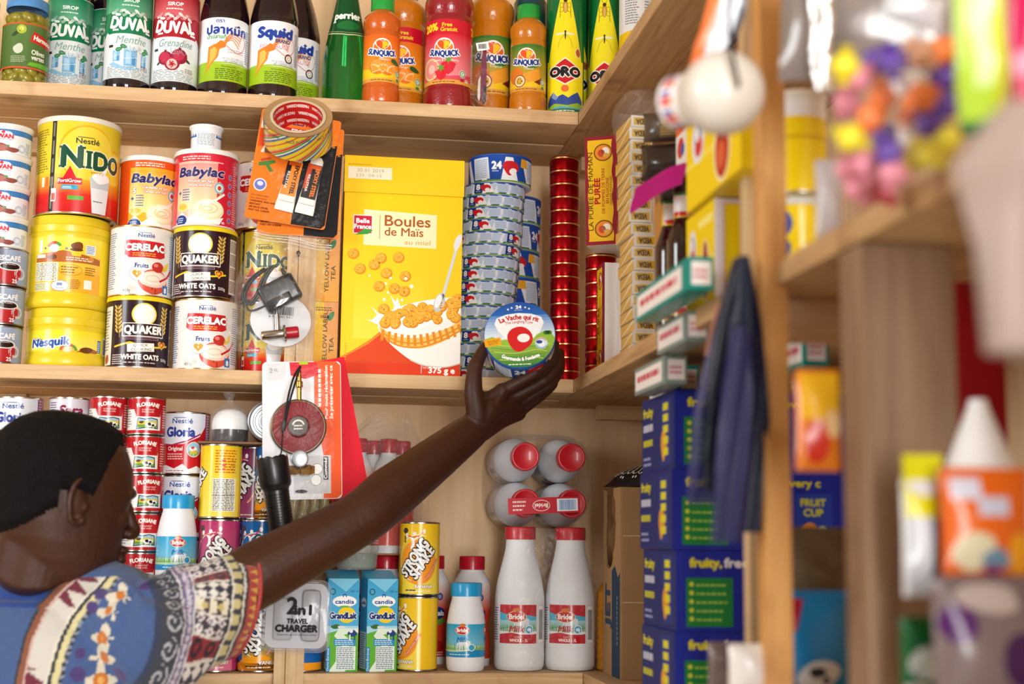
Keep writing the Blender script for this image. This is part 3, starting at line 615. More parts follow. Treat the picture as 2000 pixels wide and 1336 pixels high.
# --- milkshake cans
def art_shake(r, h, kind):
    a = Art(); W = math.pi*r
    c0, c1 = {'banana': ('#f0c21e', '#f6dc4a'), 'straw': ('#b8356a', '#e07898'), 'vanilla': ('#0f5ea8', '#1b7ac0'), 'grape': ('#7a2450', '#a04870')}[kind]
    a.rect(-W, 3, 2*W, h-6, c0, 0); a.grad(-34, 3, 68, h-6, c1, c0, 0.4, 6)
    if kind == 'vanilla':
        a.grad(-34, 3, 68, 58, '#f0a020', '#2a8a5a', 0.6, 8); a.blob(-6, 14, 30, 15, '#f2a01e', 1, seed=3); a.rect(-W, 3, 2*W, 12, '#ee9a1c', 1)
    a.ring(-4, 62, 36, 40, 1.6, {'banana': '#f8ecc0', 'straw': '#f4d4da', 'vanilla': '#e8f0f6', 'grape': '#e0c0cc'}[kind], 0.9, a0=70, a1=250); a.ell(-4, 56, 33, 37, {'banana': '#f0982a', 'straw': '#d24a78', 'vanilla': '#1468b0', 'grape': '#8a2c58'}[kind], 0.7) if kind == 'banana' else None
    for s, dx, dy, w in (('STRONG', -8, 0, 68), ('SHAKE', 7, -7, 58)):
        a.text(s, 2+dx, 58+dy, 16, '#f4f2ee', w=w, bold=0.05, rot=56, out=('#15151a', 1.7), l=3.4, shear=0.1)
    a.text('Nutritional Shake', 22, 44, 3.6, '#f4e8d8', w=40, rot=56, out=('#d8482c', 0.9), l=3.6)
    wh = '#f6f4ee'
    a.ell(-11, 103, 3, 3.2, wh, 2.6); a.line([(-24, 100), (-14, 97), (-4, 99), (4, 106)], 1.8, '#e0402c', 2.8); a.line([(-17, 98), (-13, 92), (-13, 84), (-16, 78)], 4.5, wh, 2.4); a.line([(-12, 92), (-5, 98)], 2.6, wh, 2.5); a.ell(-25, 100.5, 2.6, 4, wh, 2.6); a.ell(5, 107, 2.6, 4, wh, 2.6)
    a.ell(-28, 108, 5, 5, '#4a4236', 1.6); a.rect(-31, 88, 4, 12, '#8a7434', 1.6)
    nm = {'banana': 'BANANA', 'straw': 'STRAWBERRY', 'vanilla': 'VANILLA', 'grape': 'GRAPE'}[kind]
    if kind != 'grape': a.text(nm, 14 if kind == 'vanilla' else 6, 13, 5.4, '#f8f2e8', w=min(40, len(nm)*5), bold=0.04, out=('#7a3a1c', 0.5), l=3.2)
    a.fine(-22, 6, 44, 4, 1, '#f4e4d0', 2); a.fine(-26, 7, 20, 5, 1, '#3a2a18', 2.2)
    return a
def art_shake_back(r, h):
    a = Art(); W = math.pi*r; a.rect(-W, 3, 2*W, h-6, '#f0c81e', 0); a.grad(-34, 3, 68, h-6, '#f6dc5a', '#f0c81e', 0.4, 6)
    a.fine(-12, 74, 38, 40, 9, '#d2601e', 2, 0.1)
    for y in (95, 88, 81): a.ell(2, y, 3.4, 1.8, '#d2402a', 2.4); a.text('240 g', 18, y-1.5, 3, '#8a3a1c')
    a.rect(-15, 12, 40, 54, '#f4f0e0', 1.6); a.fine(-14, 13, 38, 52, 20, '#2a2620', 2.2, 0.05); a.rect(-15, 38, 40, 0.7, '#222', 2.6); a.rect(8, 13, 0.6, 52, '#222', 2.6)
    for s, dx in (('STRONG', -58), ('SHAKE', -44)): a.text(s, dx, 50, 15, '#f4f2ee', w=60, bold=0.05, rot=56, out=('#15151a', 1.7), l=3.4)
    return a
def proto_shake(r, h, art): return [('can_body', tin_body(r/1000, h/1000)), ('label', art.on_tube(r))]
# --- milk bottles
def bridel_label(a, x, y, s, blue):
    a.ell(x, y, 15*s, 8.4*s, '#e9c9a4', 2.2); a.ell(x, y, 14*s, 7.4*s, '#c3242a', 2.5); a.blob(x, y+9.5*s, 6*s, 3.4*s, '#d8702c', 2.4, seed=2); a.text('Bridel', x, y-3.2*s, 7*s, '#fff6ee', w=22*s, bold=0.04, l=3.4)
    a.text('Milk', x, y-22*s, 9*s, '#b8202c' if not blue else '#1f74b8', w=22*s, bold=0.03, shear=0.22, l=3)
def art_bridel_big(r, y0, y1):
    a = Art(); W = math.pi*r; H = y1-y0; R = '#c01c2a'
    a.rect(-W, y0, 2*W, H, '#e3e5ea', 0); a.rect(-34, y0, 68, H, R, 0.6); a.poly([(-34, y1-12), (-20, y1-16), (0, y1-14), (34, y1-20), (34, y0+18), (-34, y0+24)], '#4ab2d8', 0.9); a.grad(-34, y0+18, 68, 20, '#6fa848', '#a8d4e4', 1.1, 5)
    a.poly([(-34, y0+22), (-10, y0+26), (10, y0+20), (34, y0+24), (34, y0+16), (14, y0+13), (-10, y0+18), (-34, y0+15)], '#e8eef0', 1.4)
    for i in range(26): a.poly([(-33+i*2.6, y0+20), (-31+i*2.6, y0+20), (-32+i*2.6+(i % 3)-1, y0+29+(i*7 % 6))], '#3f8f3a', 1.7)
    a.poly([(-6, y0+18), (20, y0+18), (20, y0+40), (10, y0+44), (-6, y0+34)], '#d8e0e6', 1.9)
    bridel_label(a, -2, y1-20, 1.15, False); a.ell(20, y0+23, 7.5, 7.5, '#f2f6f8', 2.4); a.ell(20, y0+23, 6.3, 6.3, '#4aa8d4', 2.7); a.blob(20, y0+23, 3.6, 2.8, '#f4f8fa', 3, seed=3)
    a.rect(-34, y0, 68, 15, R, 2.1); a.text('U.H.T.', 2, y0+9, 3.4, '#f6e4dc', l=3); a.text('WHOLE - 1L', 2, y0+3, 4.6, '#fff6f0', w=31, bold=0.03, l=3); a.bars(40, y0+6, 12, H-14); a.fine(-52, y0+4, 14, H-8, 14, '#3a4a8a', 1.4)
    a.text('U.H.T.', 10, y0+103, 1, '#c9c9cf', l=0.2); return a
def proto_bridel_big():
    P = smooth_prof([(0, 0.002), (0.034, 0.0), (0.0405, 0.004), (0.0425, 0.012), (0.0425, 0.035), (0.0415, 0.038), (0.0425, 0.042), (0.0425, 0.112), (0.0415, 0.128), (0.038, 0.150), (0.032, 0.175), (0.0265, 0.198), (0.0245, 0.212), (0.0245, 0.222)], 4)
    a = art_bridel_big(42.8, 46, 110)
    b = Art(); b.fine(4, 160, 22, 5, 2, '#4a4a50', 1, 0.05)
    bm = bmesh.new(); lathe(bm, [(0.0245, 0.214), (0.0268, 0.215), (0.0268, 0.218), (0.0255, 0.219)], 48)
    return [('bottle_body', bottle_mesh(P, mat('milk_plastic', '#e6e8ec', rough=0.3, coat=0.25))), ('label', a.on_tube(42.8)), ('cap', cap_mesh(0.0262, 0.219, 0.2405, '#c01826', 'red_cap', ribs=40))]
def proto_bridel_small():
    P = smooth_prof([(0, 0.002), (0.026, 0.0), (0.0305, 0.003), (0.0322, 0.010), (0.0325, 0.02), (0.0322, 0.03), (0.0325, 0.034), (0.0325, 0.073), (0.0315, 0.085), (0.0285, 0.103), (0.026, 0.113), (0.0245, 0.119), (0.0245, 0.127)], 4)
    a = Art(); W = 103; a.grad(-W, 24, 2*W, 54, '#8fd0e6', '#2aa2d0', 0, 8); a.poly([(-W, 24), (W, 24), (W, 33), (20, 36), (-10, 32), (-W, 35)], '#1f8cc4', 1.6); a.rect(-W, 33, 2*W, 10, '#b8d8a8', 0.8)
    for i in range(40): a.poly([(-52+i*2.6, 36), (-50+i*2.6, 36), (-51+i*2.6+(i % 3)-1, 43+(i*7 % 6))], '#4a9a3e', 1.2)
    a.poly([(-10, 35), (14, 35), (14, 50), (4, 53), (-10, 46)], '#dfe8ee', 1.5); bridel_label(a, 0, 68, 0.86, True); bridel_label(a, 54, 68, 0.86, True); a.ell(16, 40, 6, 6, '#eef6fa', 2.4); a.ell(16, 40, 4.8, 4.8, '#3aa0d0', 2.7); a.fine(-24, 27, 40, 3, 1, '#e4f2f8', 2.4)
    return [('bottle_body', bottle_mesh(P, mat('milk_plastic', '#e6e8ec'))), ('label', a.on_tube(32.8)), ('cap', cap_mesh(0.0262, 0.1235, 0.1455, '#1e9ad2', 'blue_cap', ribs=40))]
def proto_juice(r, h, cr):
    """red-capped yoghurt drink bottle"""
    R = r/1000; H = h/1000; C = cr/1000
    P = smooth_prof([(0, 0.001), (R*0.84, 0.0), (R, 0.004), (R, H*0.22), (R*0.9, H*0.34), (R, H*0.46), (R*1.02, H*0.54), (R*1.02, H*0.68), (R*0.95, H*0.76), (C*1.08, H*0.83), (C*0.92, H*0.86), (C*0.92, H*0.9)], 4)
    a = Art(); W = 72; v = h/184; a.rect(-W, 12*v, 2*W, 120*v, '#d8402c', 0); a.grad(-W, 92*v, 2*W, 46*v, '#dd4a30', '#eee4dc', 0.5, 8); a.ell(0, 86*v, 15, 11, '#16307c', 2); a.text('Vitala', 0, 82*v, 8.5, '#f4f6fa', w=26, bold=0.04, l=3); a.ell(2, 72*v, 18, 6, '#6a9c3c', 1.6); a.ell(4, 114*v, 6, 6.5, '#3c4a86', 2); a.ell(4, 114*v, 3.4, 3.8, '#8f9cc4', 2.3); a.blob(0, 28*v, 14, 10, '#b01c20', 1.4); a.fine(-14, 14*v, 28, 8, 2, '#f4dcd4', 2)
    pr = lambda y: float(np.interp(y/1000, [p[1] for p in P], [p[0] for p in P]))*1000+0.25
    return [('bottle_body', bottle_mesh(P, mat('milk_plastic', '#e6e8ec'))), ('label', a.on_tube(r, ystep=4, prof=pr)), ('cap', cap_mesh(C, H*0.875, H, '#b8142a', 'dark_red_cap', ribs=36))]
# ------------------------------------------------------------------ bottles of the top shelf
def glass(name, c, rough=0.06, **k): return mat(name, c, rough=rough, coat=0.6, **k)
SYRUP = glass('dark_syrup_glass', '#150a14'); SAUCE = glass('dark_sauce_glass', '#1c0a10')
def leafpts(cx, cy, l, wd, rot):
    a = math.radians(rot); q = [(l*math.cos(t)*0.5, wd*math.sin(t)*0.5*(1-0.25*math.cos(t))) for t in [2*math.pi*i/14 for i in range(14)]]
    return [(cx+u*math.cos(a)-v*math.sin(a), cy+u*math.sin(a)+v*math.cos(a)) for u, v in q]
def art_duval(r, red):
    a = Art(); W = 62; c, c2 = ('#a8142a', '#d86a70') if red else ('#0f7a4e', '#5fae8a')
    a.rect(-W, 17, 2*W, 158, '#dfe6e8', 0); a.rect(-W, 17, 2*W, 1, '#8a9a94', 0.5); a.grad(-W, 128, 2*W, 46, c2, c, 0.7, 5)
    a.poly([(-W, 86), (-44, 100), (-40, 96), (40, 96), (44, 100), (W, 86), (W, 134), (-W, 134)], c, 1.0); a.poly([(-34, 96), (34, 96), (26, 90), (-26, 90)], '#dfe6e8', 1.3)
    for i in range(16): a.poly(leafpts(-30+i*4, 133+4*math.sin(i*2.1), 11, 5, 40*math.sin(i*1.7)), ['#c8d8cc', '#8fb4a0', '#e4ece8', '#6a9a80'][i % 4] if not red else ['#e8c4c4', '#c88a8c', '#f0dcdc', '#b86068'][i % 4], 1.4)
    a.text('SIROP', 0, 152, 6, '#f4f8f4', w=26, bold=0.03, l=3); a.fine(-16, 144, 32, 5, 1, '#d8e8e0', 2)
    a.text('DUVAL', 0, 103, 20, '#f7f9f6', w=74, bold=0.05, l=3.4, out=(c, 0.8), arc=-150)
    for x in (-29, 30): a.rect(x-2, 101, 11, 3, '#f7f9f6', 3.4)
    a.text('Grenadine' if red else 'Menthe', 2, 79, 13, '#7fa89c' if not red else '#6f9a96', w=60 if red else 52, shear=0.25, bold=-0.004, l=2.4)
    a.text('الرمان' if red else 'النعناع', 8, 68, 8, '#8a9aa0', w=26, l=2.4); a.rect(-38, 72, 9, 4.5, '#2a302c', 2)
    if red:
        for x, y, q in ((-14, 58, 13), (10, 62, 14), (-2, 49, 13)): a.ell(x, y, q, q*0.95, '#8f1634', 2); a.ell(x-2, y+2, q*0.75, q*0.7, '#b82a4c', 2.3); a.star(x, y+q, 4, '#6a1428', 2.5)
        a.ell(-2, 48, 9, 9, '#e8b8b0', 2.6)
        for i in range(16): a.ell(-2+6*math.cos(i*2.4)*(i/16), 48+6*math.sin(i*2.4)*(i/16), 1.6, 1.3, '#a8142c', 2.9, n=8)
        a.poly(leafpts(24, 56, 14, 5, -30), '#2a4a3a', 1.8); a.poly(leafpts(-26, 50, 10, 4, 40), '#2a4a3a', 1.8)
    else:
        for x, y, w_, h_ in ((-22, 55, 13, 20), (2, 52, 22, 30), (26, 50, 11, 22)):
            a.rect(x-w_/2, y-h_/2+2, w_, h_, '#7fb4d8', 2); a.poly([(x-w_/2, y+h_/2+2), (x, y+h_/2+6), (x+w_/2, y+h_/2+2), (x, y+h_/2-2)], '#c4e0f0', 2.2); a.rect(x-w_*0.36, y-h_*0.3, w_*0.4, h_*0.7, '#a8d0ea', 2.4); a.rect(x+w_*0.12, y-h_*0.36, w_*0.26, h_*0.5, '#4f90c4', 2.5)
            a.line([(x-w_/2, y), (x+w_/2, y+3)], 0.8, '#e4f2fa', 2.7)
        a.poly([(-36, 42), (-28, 46), (-10, 38), (10, 36), (30, 42), (36, 46), (28, 38), (0, 31), (-20, 35)], '#8fc0e0', 1.8)
        for x, y, q in ((-18, 68, 15), (-10, 73, -20), (27, 66, 30), (31, 70, -30)): a.poly(leafpts(x, y, 12, 7, q), '#2f7a4a', 2.8); a.poly(leafpts(x, y, 9, 3.4, q), '#56a06c', 3)
    a.fine(-40, 19, 80, 20, 7, '#8f9c9c', 1.6, 0.05); a.bars(20, 33, 16, 10, '#3a3a3c')
    return a
def proto_syrup(r, red):
    R = r/1000; P = smooth_prof([(0, 0.004), (R*0.8, 0.002), (R*0.94, 0.0), (R, 0.006), (R, 0.02), (R*0.995, 0.1), (R, 0.18), (R*0.96, 0.196), (R*0.75, 0.216), (R*0.42, 0.236), (R*0.36, 0.25), (R*0.36, 0.285)], 4)
    return [('bottle_body', bottle_mesh(P, SYRUP)), ('label', art_duval(r, red).on_tube(r+0.1)), ('cap', cap_mesh(0.0155, 0.272, 0.297, '#a01828' if red else '#1a7a4a', 'syrup_cap', ribs=40))]
def art_squid(r, thai, narrow=False):
    a = Art(); W = 66; a.rect(-W, 24, 2*W, 113, '#eceef0', 0); a.rect(-W, 24, 2*W, 31, '#9cbf1e', 1); a.poly([(-W, 55), (-20, 55), (10, 56), (W, 55), (W, 58), (-W, 58)], '#9cbf1e', 0.9)
    B = '#1c3f9c'
    if thai:
        a.text('ตรา', -10, 128, 6, B, w=14, bold=0.02); a.text('ปลาหมึก', 2, 108, 14, B, w=72, bold=0.045, l=3); a.text('น้ำปลาแท้', -16, 99, 6.5, '#3a9a4a', w=34, bold=0.02)
    else:
        a.text('Squid', 0, 108, 17, B, w=62, bold=0.075, shear=0.1, l=3); a.text('BRAND', 14, 98, 6.5, '#2a3a6c', w=26, bold=0.03); a.text('FISH SAUCE', 0, 87, 7.5, '#d872a0', w=52, l=2.2)
    # squid: tapering orange body with trailing arms
    s = -1
    a.poly([(-36, 36), (-32, 48), (-30, 84), (-17, 90), (-9, 82), (-12, 66), (-24, 52)], '#e8862a', 2.5); a.poly([(-33, 44), (-27, 58), (-26, 80), (-18, 84), (-14, 78), (-16, 66), (-26, 54)], '#f2b452', 2.8); a.poly([(-20, 86), (-8, 96), (2, 92), (0, 84), (-10, 80)], '#e07a24', 2.7)
    for i in range(5): a.line(spline2([(-2, 90+i), (10, 98+i*3), (18+i*3, 92+i*4), (24+i, 84+i*5)]), 1.4, '#e48a3a', 2.6)
    a.line(spline2([(0, 88), (20, 76), (34, 84), (38, 100), (30, 112)]), 1.1, '#d8624a', 2.6); a.line(spline2([(0, 92), (10, 104), (8, 112)]), 1.1, '#d8624a', 2.6)
    if not thai: a.ell(26, 72, 8, 8.5, '#3a3440', 2); a.ell(26, 72, 5.6, 6, '#eceae6', 2.3); a.text('Q', 26, 69, 6, '#a89a4a', l=3)
    else: a.fine(4, 74, 34, 8, 2, '#b8bcc4', 2)
    a.text('NET 25 FL OZS. (1 PINT 9 OZS.)', 16, 63, 2.8, '#6a7a9c', w=40); a.text('NET CONTENT: 725 ML.', 18, 57.5, 4.2, '#5a6a90', w=38)
    a.text('Manufactured By' if thai else 'Fish Sauce (Nam Pla)', 8, 48.5, 3, '#2c4a1c', w=26); a.fine(-16, 27, 54, 20, 6, '#44641c', 2, 0.15); a.fine(40, 62, 12, 60, 16, '#5a6a9c', 1.5)
    return a
def spline2(p, n=6): return [(v.x, v.y) for v in spline([(x, y, 0) for x, y in p], n)]
def proto_sauce(r, thai):
    R = r/1000; P = smooth_prof([(0, 0.004), (R*0.8, 0.002), (R*0.95, 0.0), (R, 0.006), (R, 0.02), (R*0.985, 0.025), (R*0.985, 0.138), (R, 0.143), (R*0.98, 0.155), (R*0.82, 0.19), (R*0.5, 0.235), (R*0.36, 0.262), (R*0.34, 0.292)], 4)
    return [('bottle_body', bottle_mesh(P, SAUCE)), ('label', art_squid(r, thai).on_tube(r*0.985+0.15)), ('cap', cap_mesh(0.0165, 0.281, 0.308, '#d8a82a', 'sauce_cap', ribs=30))]
def proto_water(r):
    R = r/1000; pts = [(0, 0.006), (R*0.7, 0.003), (R*0.93, 0.0), (R, 0.008), (R, 0.05), (R*1.0, 0.085), (R*0.96, 0.105), (R*0.84, 0.135), (R*0.68, 0.165), (R*0.54, 0.195), (R*0.42, 0.225), (R*0.36, 0.25), (R*0.34, 0.272)]
    P = smooth_prof(pts, 4); pr = lambda y: float(np.interp(y/1000, [p[1] for p in P], [p[0] for p in P]))*1000+0.3
    a = Art(); G = '#0c4a26'
    cv = [(-60, 143), (-40, 141), (-20, 136), (0, 133), (20, 136), (40, 141), (60, 143)]
    a.poly([(-60, 225)]+cv+[(60, 225)], G, 0.6); a.line(cv, 1.8, '#c9cf9c', 1.2); a.line([(x, y+4) for x, y in cv], 0.8, '#a8b47c', 1.2); a.ell(0, 152, 20, 9, '#1c6a34', 0.9)
    a.text('perrier', 0, 165, 13, '#f0f4ec', w=52, bold=0.05, l=3); a.rect(-28, 158, 6, 2, '#f0f4ec', 3)
    inner = [(max(0, x-0.0022), z+(0.004 if i < 3 else 0)) for i, (x, z) in enumerate(P) if z < 0.215]; inner.append((0, inner[-1][1]))
    return [('bottle_body', bottle_mesh(P, mat('green_bottle_glass', '#2fc862', rough=0.02, trans=0.95, ior=1.25, coat=0.7))), ('label', a.on_tube(r, ystep=5, prof=pr, r0=r*0.7)), ('cap', cap_mesh(0.0155, 0.262, 0.285, '#1a6a38', 'water_cap', ribs=30))]
def art_sunq(k, kind, free):
    """k = scale; squash label: heart, name, fruit"""
    a = Art(); y0, y1 = 36*k, 122*k; W = 110*k; H = y1-y0
    top, bot = {'mandarin': ('#e8621a', '#f4a62a'), 'orange': ('#e0701e', '#f6b028'), 'guava': ('#cf1c34', '#f0949c'), 'tropical': ('#2f7a2c', '#e8b424')}[kind]
    a.grad(-W, y0, 2*W, H, bot, top, 0, 8); a.rect(-W, y0, 2*W, 7*k, '#e0a040', 1); a.fine(-20*k, y0+1.5*k, 44*k, 4*k, 1, '#8a5a20', 1.5)
    if kind != 'guava': a.poly([(-60*k, y0+7*k), (60*k, y0+7*k), (60*k, y0+26*k), (20*k, y0+17*k), (-20*k, y0+22*k), (-60*k, y0+30*k)], '#f4c820', 1.1)
    else: a.poly([(-60*k, y0+7*k), (60*k, y0+7*k), (60*k, y0+20*k), (10*k, y0+13*k), (-60*k, y0+24*k)], '#d84a5c', 1.1)
    if free:
        a.rect(-W, y1-1, 2*W, 26*k, '#c8142c', 0.5)
        for x in (-10, 82): a.text('20%', (x-14)*k, y1+6*k, 12*k, '#f4d028', w=26*k, bold=0.06, l=3, rot=4); a.text('Free', (x+15)*k, y1+12*k, 6.5*k, '#f4d028', bold=0.03, l=3); a.text('Gratuit', (x+18)*k, y1+4*k, 6.5*k, '#f4d028', w=28*k, bold=0.03, l=3)
    n = y0+0.60*H
    a.ell(0, n+11*k, 17*k, 16*k, '#ffffff', 1.4); a.ell(0, n+10*k, 15.5*k, 14.5*k, '#e0642a' if kind != 'guava' else '#e07a30', 1.6); a.heart(0, n+15*k, 13*k, '#f8f2e0', 1.9); a.heart(0, n+15*k, 11*k, '#e8541e', 2.2)
    a.poly([(0, n+4.5*k), (0, n+20*k), (3*k, n+22*k), (8*k, n+21*k), (11*k, n+17*k), (8*k, n+11*k)], '#f4c428', 2.4)
    a.text('SUNQUICK', 0, n-5*k, 9.5*k, '#1c3a88', w=54*k, bold=0.06, arc=-90*k, l=3.6, out=('#ffffff', 1.7*k), rot=-2)
    a.text({'mandarin': 'Mandarin', 'orange': 'Orange', 'guava': 'Guava & Strawberry', 'tropical': 'Tropical'}[kind], 4*k, n-13*k, 4*k, '#fff4e4', w=(44 if kind == 'guava' else 18)*k, l=2.4)
    yc = y0+24*k
    if kind in ('mandarin', 'orange'):
        for x, y, q in ((-8, 4, 15), (10, 2, 14)): a.ell(x*k, yc+y*k, q*k, q*k, '#e87818', 2); a.ell((x-2)*k, yc+(y+2)*k, q*0.7*k, q*0.7*k, '#f2983c', 2.2)
        for i, (x, q) in enumerate(((-16, 60), (2, 100), (22, 130))): a.poly([(x*k+14*k*math.cos(math.radians(q+t)), yc-6*k+14*k*math.sin(math.radians(q+t))) for t in range(-50, 60, 10)]+[(x*k, yc-8*k)], '#f6c88a', 2.6); a.poly([(x*k+11*k*math.cos(math.radians(q+t)), yc-6*k+11*k*math.sin(math.radians(q+t))) for t in range(-44, 54, 10)]+[(x*k, yc-6*k)], '#ee9428', 2.9)
        a.poly(leafpts(26*k, yc+14*k, 20*k, 9*k, -18), '#2a5a2c', 2.9)
    elif kind == 'guava':
        a.ell(-24*k, yc+2*k, 17*k, 19*k, '#cfd48a', 2); a.ell(-23*k, yc+2*k, 14*k, 16*k, '#e88a86', 2.3); a.ell(-22*k, yc+2*k, 7*k, 8*k, '#f4bcae', 2.6)
        for x, y, q in ((8, 4, 13), (-4, -8, 11)): a.poly([(x*k-q*k, yc+(y+q*.5)*k), (x*k, yc+(y+q)*k), (x*k+q*k, yc+(y+q*.5)*k), (x*k+q*.6*k, yc+(y-q*.5)*k), (x*k, yc+(y-q)*k), (x*k-q*.6*k, yc+(y-q*.5)*k)], '#cf1c30', 2.7); a.star(x*k, yc+(y+q)*k, 8*k, '#5a9a3a', 3, n=6)
    else:
        a.ell(-20*k, yc+4*k, 15*k, 15*k, '#e07a24', 2); a.poly([(-6*k, yc+6*k), (24*k, yc+18*k), (26*k, yc-2*k), (2*k, yc-10*k)], '#f0a030', 2.3); a.ell(-12*k, yc-6*k, 11*k, 11*k, '#8a2a3c', 2.6); a.ell(-12*k, yc-6*k, 9.4*k, 9.4*k, '#f0e4c4', 2.8); a.ell(-12*k, yc-6*k, 7*k, 7*k, '#d8a82a', 3)
        for i in range(7): a.ell(-12*k+4*k*math.cos(i), yc-6*k+4*k*math.sin(i), 0.9*k, 1.3*k, '#4a3a1c', 3.2, n=8)
        a.poly(leafpts(12*k, yc+20*k, 18*k, 6*k, 12), '#2f7a3a', 2.6); a.poly([(14*k, yc-8*k), (30*k, yc+2*k), (26*k, yc-12*k)], '#7a2a1c', 2.4)
    a.ell(33*k, yc-6*k, 6*k, 6.5*k, '#e4efe4', 2.8); a.ring(33*k, yc-6*k, 5.4*k, 5.8*k, 1.6*k, '#3a8a4a', 3.1); a.text('C', 33*k, yc-8.4*k, 4.5*k, '#3a8a4a', bold=0.03, l=3.3); a.rect(29*k, yc-19*k, 7*k, 5*k, '#2a8a4a' if kind != 'guava' else '#a81c4c', 2.8); a.text('50', 42*k, yc-19*k, 5*k, '#fff', l=3)
    a.rect(56*k, y0+8*k, 26*k, H-18*k, '#f0eadc', 1.8); a.fine(58*k, y0+10*k, 22*k, H-22*k, 14, '#6a5a4a', 2.2)
    return a
JUICE = {'mandarin': '#c85a12', 'orange': '#c8720e', 'guava': '#8f1220', 'tropical': '#c8760c'}
def proto_squash(r, kind, free, tall):
    R = r/1000; k = r/33.0; s = tall
    pts = [(0, 0.004), (R*0.8, 0.002), (R*0.93, 0.0), (R, 0.006*s), (R, 0.030*s), (R*0.965, 0.034*s), (R*0.965, 0.124*s), (R*0.94, 0.130*s), (R*0.965, 0.138*s), (R, 0.146*s), (R*0.97, 0.158*s), (R*0.72, 0.168*s), (R*0.58, 0.173*s), (R*0.56, 0.180*s)]
    P = smooth_prof(pts, 4); c = JUICE[kind]
    a = art_sunq(k if not free else k*0.80, kind, free)
    if free:
        for i, q in enumerate(a.P): a.P[i] = ([(x*1.0, y*1.0+6) for x, y in q[0]], *q[1:])
    pr = lambda y: float(np.interp(y/1000, [p[1] for p in P], [p[0] for p in P]))*1000+0.2
    return [('bottle_body', bottle_mesh(P, mat('squash_'+kind, c, rough=0.12, coat=0.7, bump=0.35, bscale=260, sub=0.15))), ('label', a.on_tube(r*0.965+0.2)), ('cap', cap_mesh(R*0.62, 0.172*s, 0.172*s+0.026, '#1c9a3c', 'green_cap', ribs=44))]
def art_spray(r):
    a = Art(); W = math.pi*r; a.rect(-W, 3, 2*W, 240, '#0f6a34', 0)
    for cx in (0, -W*1.0, W*1.0):
        a.poly([(cx-34, 98), (cx-31, 112), (cx-11, 205), (cx-4, 232), (cx+4, 232), (cx+11, 205), (cx+31, 112), (cx+34, 98)], '#f2e21e', 1); a.rect(cx-40, 8, 80, 90, '#f2e21e', 0.9)
        a.poly([(cx-36, 22), (cx-30, 32), (cx-22, 39), (cx-14, 30), (cx-4, 34), (cx+6, 28), (cx+14, 34), (cx+24, 40), (cx+36, 26), (cx+36, 12), (cx-36, 12)], '#2c4a98', 1.5); a.poly([(cx-22, 39), (cx-26, 30), (cx-17, 24), (cx-12, 29)], '#7f98cc', 1.8); a.poly([(cx-40, 10), (cx-20, 18), (cx+4, 14), (cx+24, 20), (cx+40, 16), (cx+40, 6), (cx-40, 6)], '#8fb82c', 2); a.poly([(cx-40, 6), (cx-10, 12), (cx+16, 10), (cx+40, 12), (cx+40, 3), (cx-40, 3)], '#5aa0c8', 2.2); a.ell(cx, 45, 7, 6.5, '#e8702a', 1.6)
        a.rect(cx-40, 1, 80, 7, '#0f6a34', 2.6); a.fine(cx-22, 2.5, 44, 4, 1, '#d8e8d8', 3)
        a.poly([(cx-36, 76), (cx-20, 88), (cx, 102), (cx+20, 88), (cx+36, 76), (cx+20, 64), (cx, 51), (cx-20, 64)], '#f6f2ea', 1.7); a.poly([(cx-34, 76), (cx-19, 87), (cx, 99.5), (cx+19, 87), (cx+34, 76), (cx+19, 65), (cx, 53.5), (cx-19, 65)], '#c8141e', 2)
        a.text('ORO', cx, 68, 15.5, '#15151a', w=58, bold=0.085, l=3.4, out=('#f6f4ee', 1.6))
        a.ell(cx, 196, 4.6, 12, '#b8862a', 2); a.ell(cx, 208, 3.4, 3.6, '#3a2a18', 2.3); a.ell(cx, 194, 2.6, 9, '#d8b060', 2.3)
        for s in (-1, 1):
            for i in range(3): a.line([(cx+s*3, 202-i*7), (cx+s*9, 204-i*9), (cx+s*10, 196-i*10)], 0.8, '#3a2a18', 1.8)
            a.line(spline2([(cx+s*2, 211), (cx+s*6, 220), (cx+s*4, 228)]), 0.6, '#3a2a18', 1.8); a.poly(leafpts(cx+s*9, 146, 18, 3.4, s*-3), '#e8ecd8', 2); a.line([(cx+s*1, 144), (cx+s*9, 136), (cx+s*14, 120)], 0.5, '#4a4a2a', 1.8)
        a.ell(cx, 143, 1.3, 8, '#2a2a1c', 2.3); a.ell(cx, 150, 1.8, 2, '#2a2a1c', 2.4); a.ell(cx+25, 112, 5, 8, '#b8562a', 1.8, rot=20); a.ring(cx+25, 112, 6, 9, 1, '#e8e0c8', 2, a0=0, a1=360)
    return a
def proto_spray(r):
    bm = bmesh.new(); R = r/1000
    lathe(bm, [(0, 0.002), (R*0.9, 0.002), (R*0.97, 0), (R, 0.002), (R, 0.242), (R*0.96, 0.252), (R*0.7, 0.262), (R*0.66, 0.264), (0, 0.264)], 64)
    return [('can_body', mesh_from(bm, 'can_body', TIN)), ('label', art_spray(r).on_tube(r+0.1)), ('cap', cap_mesh(R*0.8, 0.262, 0.30, '#f2e21e', 'spray_cap'))]
